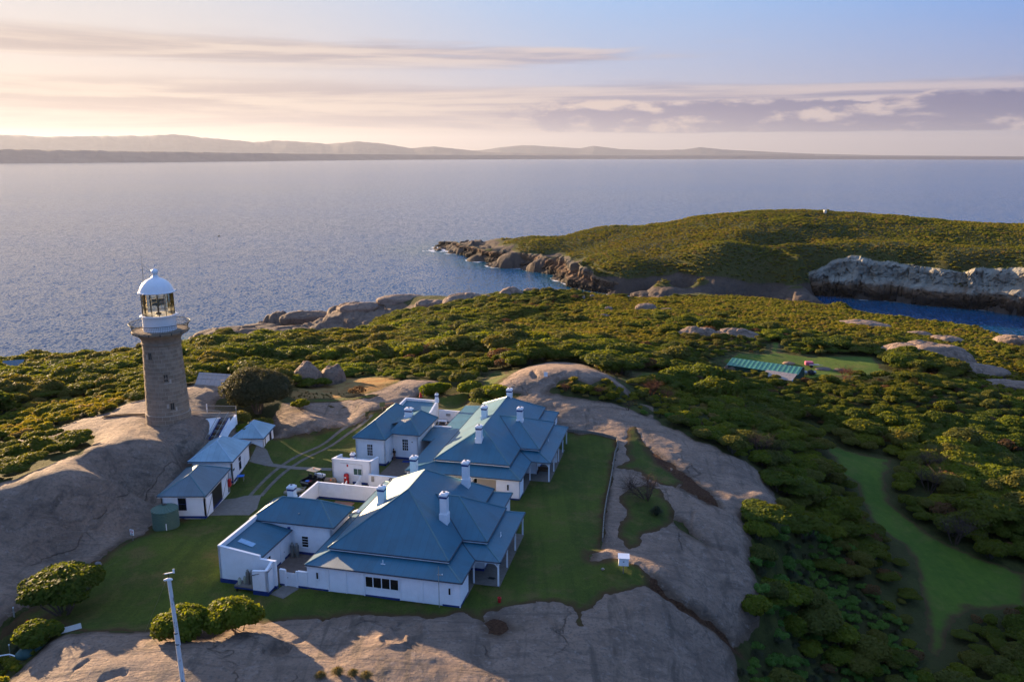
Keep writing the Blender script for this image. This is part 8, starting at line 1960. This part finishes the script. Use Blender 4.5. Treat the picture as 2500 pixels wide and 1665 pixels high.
MK = np.array([(a, b) for _, a, b in MARKS]); used = {}


def where(x, y):
    r0 = math.hypot(x, y); d = np.hypot(MK[:, 0] - x, MK[:, 1] - y); i = int(d.argmin()); mx, my = MK[i]; rm = math.hypot(mx, my)
    side = (math.atan2(x, y) - math.atan2(mx, my)) * r0; dep = r0 - rm; near = 'close ' if d[i] < 6 else 'well ' if d[i] > 15 else ''
    if abs(side) > abs(dep) * 1.2: w_ = ('just ' if near == 'close ' else 'well ' if near else '') + ('right of ' if side > 0 else 'left of ')
    else: w_ = near + ('beyond ' if dep > 0 else 'in front of ')
    return w_ + MARKS[i][0]


def grp(x, y): return 'shrubs left of and below the lighthouse' if x < -46 else 'shrubs between the dry grass and the sea' if x < -2 and y > 118 else 'shrubs beyond the granite dome' if y > 128 and x < 45 else 'shrubs round the far clearing' if y > 165 else 'shrubs in the valley at right'


for i in np.where(indiv)[0]:
    kd = NAMES[kind[i]]; var = KIND[kd][int(RNG.integers(len(KIND[kd])))]
    sz_ = float(S[i] * RNG.uniform(.85, 1.15)); sw = 'big ' if S[i] > 1.12 else 'small ' if S[i] < .84 else ''
    lb = f'{sw}{ADJ[kd]} shrub {where(X[i], Y[i])}'
    if len(lb.split()) > 16: lb = f'{ADJ[kd].split()[-1]} shrub {where(X[i], Y[i])}'
    o = plant('shrub', lb, 'shrub', X[i], Y[i], var[0], var[1], float(S[i] * 1.12), sz_ * .92, group=grp(X[i], Y[i]))
    if kd == 'swept': o.rotation_euler = (0, 0, R(-45) + RNG.uniform(-.3, .3)); o.scale[0] *= 1.15


# --- everything beyond the 300 nearest, and the low cover: instanced on point clouds
def scatter(name, label, cat, x, y, s, mesh, sz=None, dz=-.06):
    if len(x) == 0: return
    me = bpy.data.meshes.new(name); P_ = np.stack([x, y, ground(x, y) + dz], 1).astype(np.float32)
    me.vertices.add(len(x)); me.vertices.foreach_set('co', P_.ravel())
    g = np.random.default_rng(len(x))
    rot = np.zeros((len(x), 3), np.float32); rot[:, 2] = g.uniform(0, 6.28, len(x)); rot[:, :2] = g.normal(0, .07, (len(x), 2))
    sc = np.stack([s * g.uniform(.88, 1.15, len(x)), s * g.uniform(.88, 1.15, len(x)), (sz if sz is not None else s) * g.uniform(.85, 1.15, len(x))], 1).astype(np.float32)
    for an, av in (('rot', rot), ('scl', sc)):
        a = me.attributes.new(an, 'FLOAT_VECTOR', 'POINT'); a.data.foreach_set('vector', av.ravel())
    o = bpy.data.objects.new(name, me); COL.objects.link(o)
    src = bpy.data.objects.new(mesh.name + '_source', mesh)                     # mesh source only, not placed in the scene
    ng = bpy.data.node_groups.new(name, 'GeometryNodeTree'); ng.interface.new_socket('Geometry', in_out='INPUT', socket_type='NodeSocketGeometry'); ng.interface.new_socket('Geometry', in_out='OUTPUT', socket_type='NodeSocketGeometry')
    gi = ng.nodes.new('NodeGroupInput'); go = ng.nodes.new('NodeGroupOutput'); ip = ng.nodes.new('GeometryNodeInstanceOnPoints'); oi = ng.nodes.new('GeometryNodeObjectInfo'); oi.inputs['Object'].default_value = src; oi.inputs['As Instance'].default_value = True
    ra = ng.nodes.new('GeometryNodeInputNamedAttribute'); ra.data_type = 'FLOAT_VECTOR'; ra.inputs[0].default_value = 'rot'
    sa = ng.nodes.new('GeometryNodeInputNamedAttribute'); sa.data_type = 'FLOAT_VECTOR'; sa.inputs[0].default_value = 'scl'
    er = ng.nodes.new('FunctionNodeEulerToRotation')
    l = ng.links.new
    l(gi.outputs[0], ip.inputs['Points']); l(oi.outputs['Geometry'], ip.inputs['Instance']); l(ra.outputs[0], er.inputs[0]); l(er.outputs[0], ip.inputs['Rotation']); l(sa.outputs[0], ip.inputs['Scale']); l(ip.outputs[0], go.inputs[0])
    md = o.modifiers.new('scatter', 'NODES'); md.node_group = ng
    return tag(o, label, cat, None, 'stuff')


rest = ~indiv
for kd in range(5):
    for v in range(len(KIND[NAMES[kd]])):
        m = rest & (kind == kd) & (np.arange(len(X)) % len(KIND[NAMES[kd]]) == v)
        scatter('shrub_thicket', f'{ADJ[NAMES[kd]]} thicket covering the farther slopes of the island', 'thicket', X[m], Y[m], S[m] * 1.14, KIND[NAMES[kd]][v][0], S[m] * .92)

# low heath on the plateau, herbs in the valley, tussocks between
X2, Y2 = jgrid(1.45, 48, 455, 311)
La, Ro, Cst, Dr, Lo = (field_at(F_, X2, Y2) for F_ in (f_lawn, f_rock, f_coast, f_dry, f_low))
gap2 = field_at(np.max([poly_sd(GX.ravel(), GY.ravel(), HOLE[k]) for k in ('pit', 'seam1', 'bracken')], axis=0).reshape(shp), X2, Y2)
ok = (La < -.7) & (Ro < -.5) & (Cst < -1.0) & (Dr < -.2) & free(X2, Y2, -.1) & (gap2 < -.3) & (ground(X2, Y2) > -52)
low = ok & ((Lo > -1.5) | ((X2 > 92) & (Y2 > 252))) & (RNG.random(X2.shape) < .92)
X2, Y2 = X2[low], Y2[low]
val = (X2 > 15) & (Y2 < 125); left = X2 < -40
sel = RNG.random(X2.shape)
S2 = RNG.uniform(.55, 1.15, X2.shape) * (1 + .35 * fbm(X2 / 8, Y2 / 8, 2, 66))
a = val & (sel < .70)
for k in range(2):
    m = a & (np.arange(len(X2)) % 2 == k); scatter('herb_cover', 'soft dark green herb cover in the valley below the granite slope', 'ground cover', X2[m], Y2[m], S2[m] * 1.1, HERB[k])
a = (val & (sel >= .70)) | ((~val) & (sel > .96))
for k in range(2):
    m = a & (np.arange(len(X2)) % 2 == k); scatter('tussock_cover', 'grey-green grass tussocks among the low cover', 'ground cover', X2[m], Y2[m], S2[m] * .95, TUSS[k])
a = (~val) & (sel <= .96)
for k in range(3):
    m = a & (np.arange(len(X2)) % 3 == k); scatter('heath', 'low yellow-green heath on the open plateau', 'heath', X2[m], Y2[m], S2[m] * 1.05, HEATH[k])
# dry grass patch and reeds by the track
X3, Y3 = jgrid(.95, 120, 155, 321, R(25))
Dr = field_at(f_dry, X3, Y3); m = (Dr > .0) & (RNG.random(X3.shape) < .55) & (field_at(f_rock, X3, Y3) < .4)
scatter('dry_grass', 'orange dry grass on the slope behind the round tree', 'dry grass', X3[m], Y3[m], RNG.uniform(.25, .5, m.sum()), REED[0], RNG.uniform(.14, .26, m.sum()))
rp_ = [(-16, 141), (-9, 138.5), (-2.5, 143), (-3, 150), (-12, 153), (-18, 148)]
inr = (poly_sd(X3, Y3, rp_) > 0) & (field_at(f_lawn, X3, Y3) < -.5)
scatter('reed_bed', 'pale reeds beside the grassy track behind the cottages', 'reeds', X3[inr], Y3[inr], RNG.uniform(.7, 1.1, inr.sum()), REED[1])
# headland cover
X4, Y4 = jgrid(2.9, 470, 1010, 331, R(34))
Z4 = ground(X4, Y4); Cst = field_at(f_coast, X4, Y4)
m = (Z4 > -50) & (Cst < -1.2) & (X4 > -40) & (RNG.random(X4.shape) < .9)
X4, Y4 = X4[m], Y4[m]; S4 = RNG.uniform(1.0, 2.0, X4.shape) * (1 + .4 * fbm(X4 / 25, Y4 / 25, 2, 67))
for k in range(3):
    m = np.arange(len(X4)) % 3 == k; scatter('headland_scrub', 'low clumped scrub covering the headland', 'scrub', X4[m], Y4[m], S4[m], HEATH[k], S4[m] * .9)
# ---------------------------------------------------------------- the mainland and the air between
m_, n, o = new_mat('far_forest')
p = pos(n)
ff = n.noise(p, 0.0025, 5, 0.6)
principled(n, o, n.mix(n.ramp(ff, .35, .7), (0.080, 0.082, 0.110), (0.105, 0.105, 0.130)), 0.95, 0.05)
MAT['forest'] = m_


def ridge(name, pts, width, seed, rough, label=None):
    """a hill range: pts = (azimuth deg, distance m, crest height m)"""
    P = np.array(pts); a = np.arange(P[0, 0], P[-1, 0], .06); d = np.interp(a, P[:, 0], P[:, 1]); h = np.interp(a, P[:, 0], P[:, 2])
    k = np.arange(len(a)); h = h + rough * h.clip(30) * fbm(a * 2.1, a * 0 + seed, 5, seed)
    t = np.linspace(-1, 1, 17); V = []
    foot = SEA - d ** 2 / (2 * 6.371e6) - 3
    for q in t:
        prof = (1 - abs(q)) ** 1.15 if q < 0 else (1 - q)
        dd = d + q * width + width * .10 * fbm(a * 1.1 + 2 * q, a * 0 + q * 2 + seed, 3, seed + 3)
        z = foot + (h - foot) * prof * (1 + .30 * (1 - prof) * fbm(a * 1.3, a * 0 + q * 2, 3, seed + 5))
        V.append(np.stack([dd * np.sin(np.radians(a)), dd * np.cos(np.radians(a)), z], -1))
    V = np.array(V); m = len(a); F = []
    idx = np.arange(len(t) * m).reshape(len(t), m)
    F = np.stack([idx[:-1, :-1].ravel(), idx[:-1, 1:].ravel(), idx[1:, 1:].ravel(), idx[1:, :-1].ravel()], 1)
    return link_mesh(name, V.reshape(-1, 3), F, MAT['forest'], True, kind='structure')


def crest(px, py, d):                       # survey of the skyline: bearing and height at distance d
    return (math.degrees(math.atan((px - 1250) / 1983)), d, EYE + d * (376.8 - py) / 1983)


sky_pts = [(0, 318), (150, 322), (250, 320), (440, 316), (500, 322), (560, 326), (600, 331), (650, 326), (700, 328), (760, 333), (830, 328), (870, 330), (920, 337), (950, 342), (1000, 338), (1080, 346), (1110, 350), (1180, 352), (1300, 354), (1400, 357)]
ridge('mountains', [(-50, 30000, 500), (-40, 30000, 640)] + [crest(x * 1.062, y * 1.062, 31000) for x, y in sky_pts] + [(20, 33000, 40)], 3500, 71, .05)
ridge('mountains', [crest(1000 * 1.062, 352 * 1.062, 43000)] + [crest(x * 1.062, y * 1.062, 43000) for x, y in ((1110, 346), (1150, 340), (1200, 335), (1260, 338), (1330, 342), (1360, 337), (1420, 344), (1500, 346), (1560, 345), (1600, 340), (1650, 345), (1750, 350), (1850, 354), (2000, 357), (2354, 359))] + [(50, 43000, 100)], 3000, 75, .05)
ridge('coastal_land', [(-50, 12500, 130)] + [crest(x * 1.062, y * 1.062, d) for x, y, d in ((0, 345, 12600), (200, 347, 12900), (400, 350, 13600), (600, 352.5, 15000), (720, 354, 17000), (900, 355.5, 20000), (1300, 357.5, 26000), (1700, 358.5, 29000), (2000, 359.5, 30000), (2354, 360.5, 30000))] + [(50, 30000, 60)], 900, 79, .10)

hz = MB(); hz.box(-74000, 74000, -60000, 74000, -420, 1500)
m_, n, o = new_mat('thin_haze')
pv = n.add('ShaderNodeVolumePrincipled', ins={'Color': (0.36, 0.40, 0.50, 1), 'Density': 1.9e-5, 'Anisotropy': 0.35, 'Absorption Color': (0, 0, 0, 1)})
n.l.new(pv.outputs[0], o.inputs['Volume'])
hz.make('haze', m_, None, kind='stuff')
# ---------------------------------------------------------------- cliffs of the headland across the strait
def cliff_mat(low=False):
    m, n, o = new_mat('dark_shore_granite' if low else 'cliff_granite')
    p = pos(n); sz = n.add('ShaderNodeSeparateXYZ'); n.l.new(p, sz.inputs[0])
    mid = n.noise(p, .10, 6, .65); fine = n.noise(n.mapping(p, scale=(1, 1, .35)), .55, 6, .68); cell = attr(n, 'cell')
    up = n.mix(n.ramp(mid, .32, .7), (0.20, 0.185, 0.152), (0.32, 0.30, 0.245))
    up = n.mix(n.math('MULTIPLY', n.ramp(fine, .52, .76), .7), up, (0.13, 0.115, 0.09))
    up = n.mix(n.math('MULTIPLY', n.ramp(cell, .55, .95), .45), up, (0.20, 0.17, 0.13))
    if low: up = n.mix(0.72, up, (0.050, 0.038, 0.030))
    rust = n.mix(n.ramp(fine, .35, .7), (0.105, 0.062, 0.038), (0.20, 0.115, 0.062))
    zz = n.math('ADD', sz.outputs[2], n.math('MULTIPLY', mid, 13.0))
    a = n.mix(n.ramp(zz, -42.0, -36.0), rust, up)
    a = n.mix(n.ramp(zz, -47.5, -41.0), (0.022, 0.018, 0.016), a)
    green = n.ramp(n.math('ADD', attr(n, 'ledge'), n.math('MULTIPLY', n.noise(p, .22, 5, .7), 1.0)), 1.12, 1.25)
    a = n.mix(green, a, (0.045, 0.055, 0.016))
    principled(n, o, a, .9, .15, bump(n, fine, .8, 1.2))
    return m


MAT['cliff'] = cliff_mat(); MAT['cliff_low'] = cliff_mat(True)


def cliff(line, seed, low=False):
    P = np.array(line); seg = np.hypot(*np.diff(P[:, :2], axis=0).T); cum = np.concatenate([[0], np.cumsum(seg)])
    s = np.arange(0, cum[-1], 1.0); x = np.interp(s, cum, P[:, 0]); y = np.interp(s, cum, P[:, 1]); h = np.interp(s, cum, P[:, 2])
    x += 6 * fbm(s / 34, s * 0 + seed, 4, seed); y += 6 * fbm(s / 30, s * 0 + seed + 5, 4, seed + 1)
    h = h * (1 + .22 * fbm(s / 26, s * 0, 4, seed + 2))
    k = 9; xs = np.convolve(np.pad(x, k, mode='edge'), np.ones(2 * k + 1) / (2 * k + 1), 'valid'); ys = np.convolve(np.pad(y, k, mode='edge'), np.ones(2 * k + 1) / (2 * k + 1), 'valid')
    tx, ty = np.gradient(xs), np.gradient(ys); L = np.hypot(tx, ty) + 1e-9; nx, ny = -ty / L, tx / L
    flip = np.sign(nx * xs + ny * ys); nx *= flip; ny *= flip                       # inland = away from the strait
    t = np.linspace(0, 1, 46)
    S, T = np.meshgrid(s, t, indexing='ij'); z = -60.5 + T * (h + 4.0)[:, None]
    set_ = 3.2 * T + 7.5 * np.clip((T - .50) / .12, 0, 1) + 5 * np.clip((T - .88) / .12, 0, 1) ** 2
    set_ = set_ * (.5 if low else 1.0) * (1 + .5 * fbm(S / 40, T * 2, 3, seed + 9))
    f1, f2, ida = worley(S / 4.4, (z + S * .12) / 10.0, seed + 3); g1, g2, idb = worley(S / 2.6, z / 4.2, seed + 4)
    k1, k2, idc = worley(S / 11.0, z / 26.0, seed + 6)
    off = (ida - .5) * 3.4 + (idb - .5) * 1.3 + (idc - .5) * 6.0 - 1.5 * np.exp(-((f2 - f1) / .07) ** 2) - .5 * np.exp(-((g2 - g1) / .08) ** 2) + 1.2 * fbm(S / 12, z / 12, 4, seed + 7)
    cave = 3.5 * np.exp(-((T - .14) / .10) ** 2) * np.clip(fbm(S / 20, S * 0 + 3, 2, seed + 8) * 3, 0, 1)
    D = set_ - off * np.clip(T * 6, .2, 1) * np.clip((1.04 - T) * 8, .1, 1) + cave - 5.0
    X = x[:, None] + nx[:, None] * D; Y = y[:, None] + ny[:, None] * D
    z = z + .6 * (ida - .5) * np.clip((1 - T) * 4, 0, 1)
    ni, nj = X.shape; idx = np.arange(ni * nj).reshape(ni, nj)
    F = np.stack([idx[:-1, :-1].ravel(), idx[1:, :-1].ravel(), idx[1:, 1:].ravel(), idx[:-1, 1:].ravel()], 1)
    # a cap that runs back into the slope
    o = link_mesh('cliff', np.stack([X, Y, z], -1).reshape(-1, 3), F, MAT['cliff_low' if low else 'cliff'], False, kind='structure', attrs={'cell': ida.ravel(), 'ledge': (np.exp(-((T - .58) / .07) ** 2) * .55 + np.clip((T - .9) / .1, 0, 1) * .8).ravel()})
    return o


cliff(CLIFF_LINES[0], 301)
cliff(CLIFF_LINES[1], 331, True)
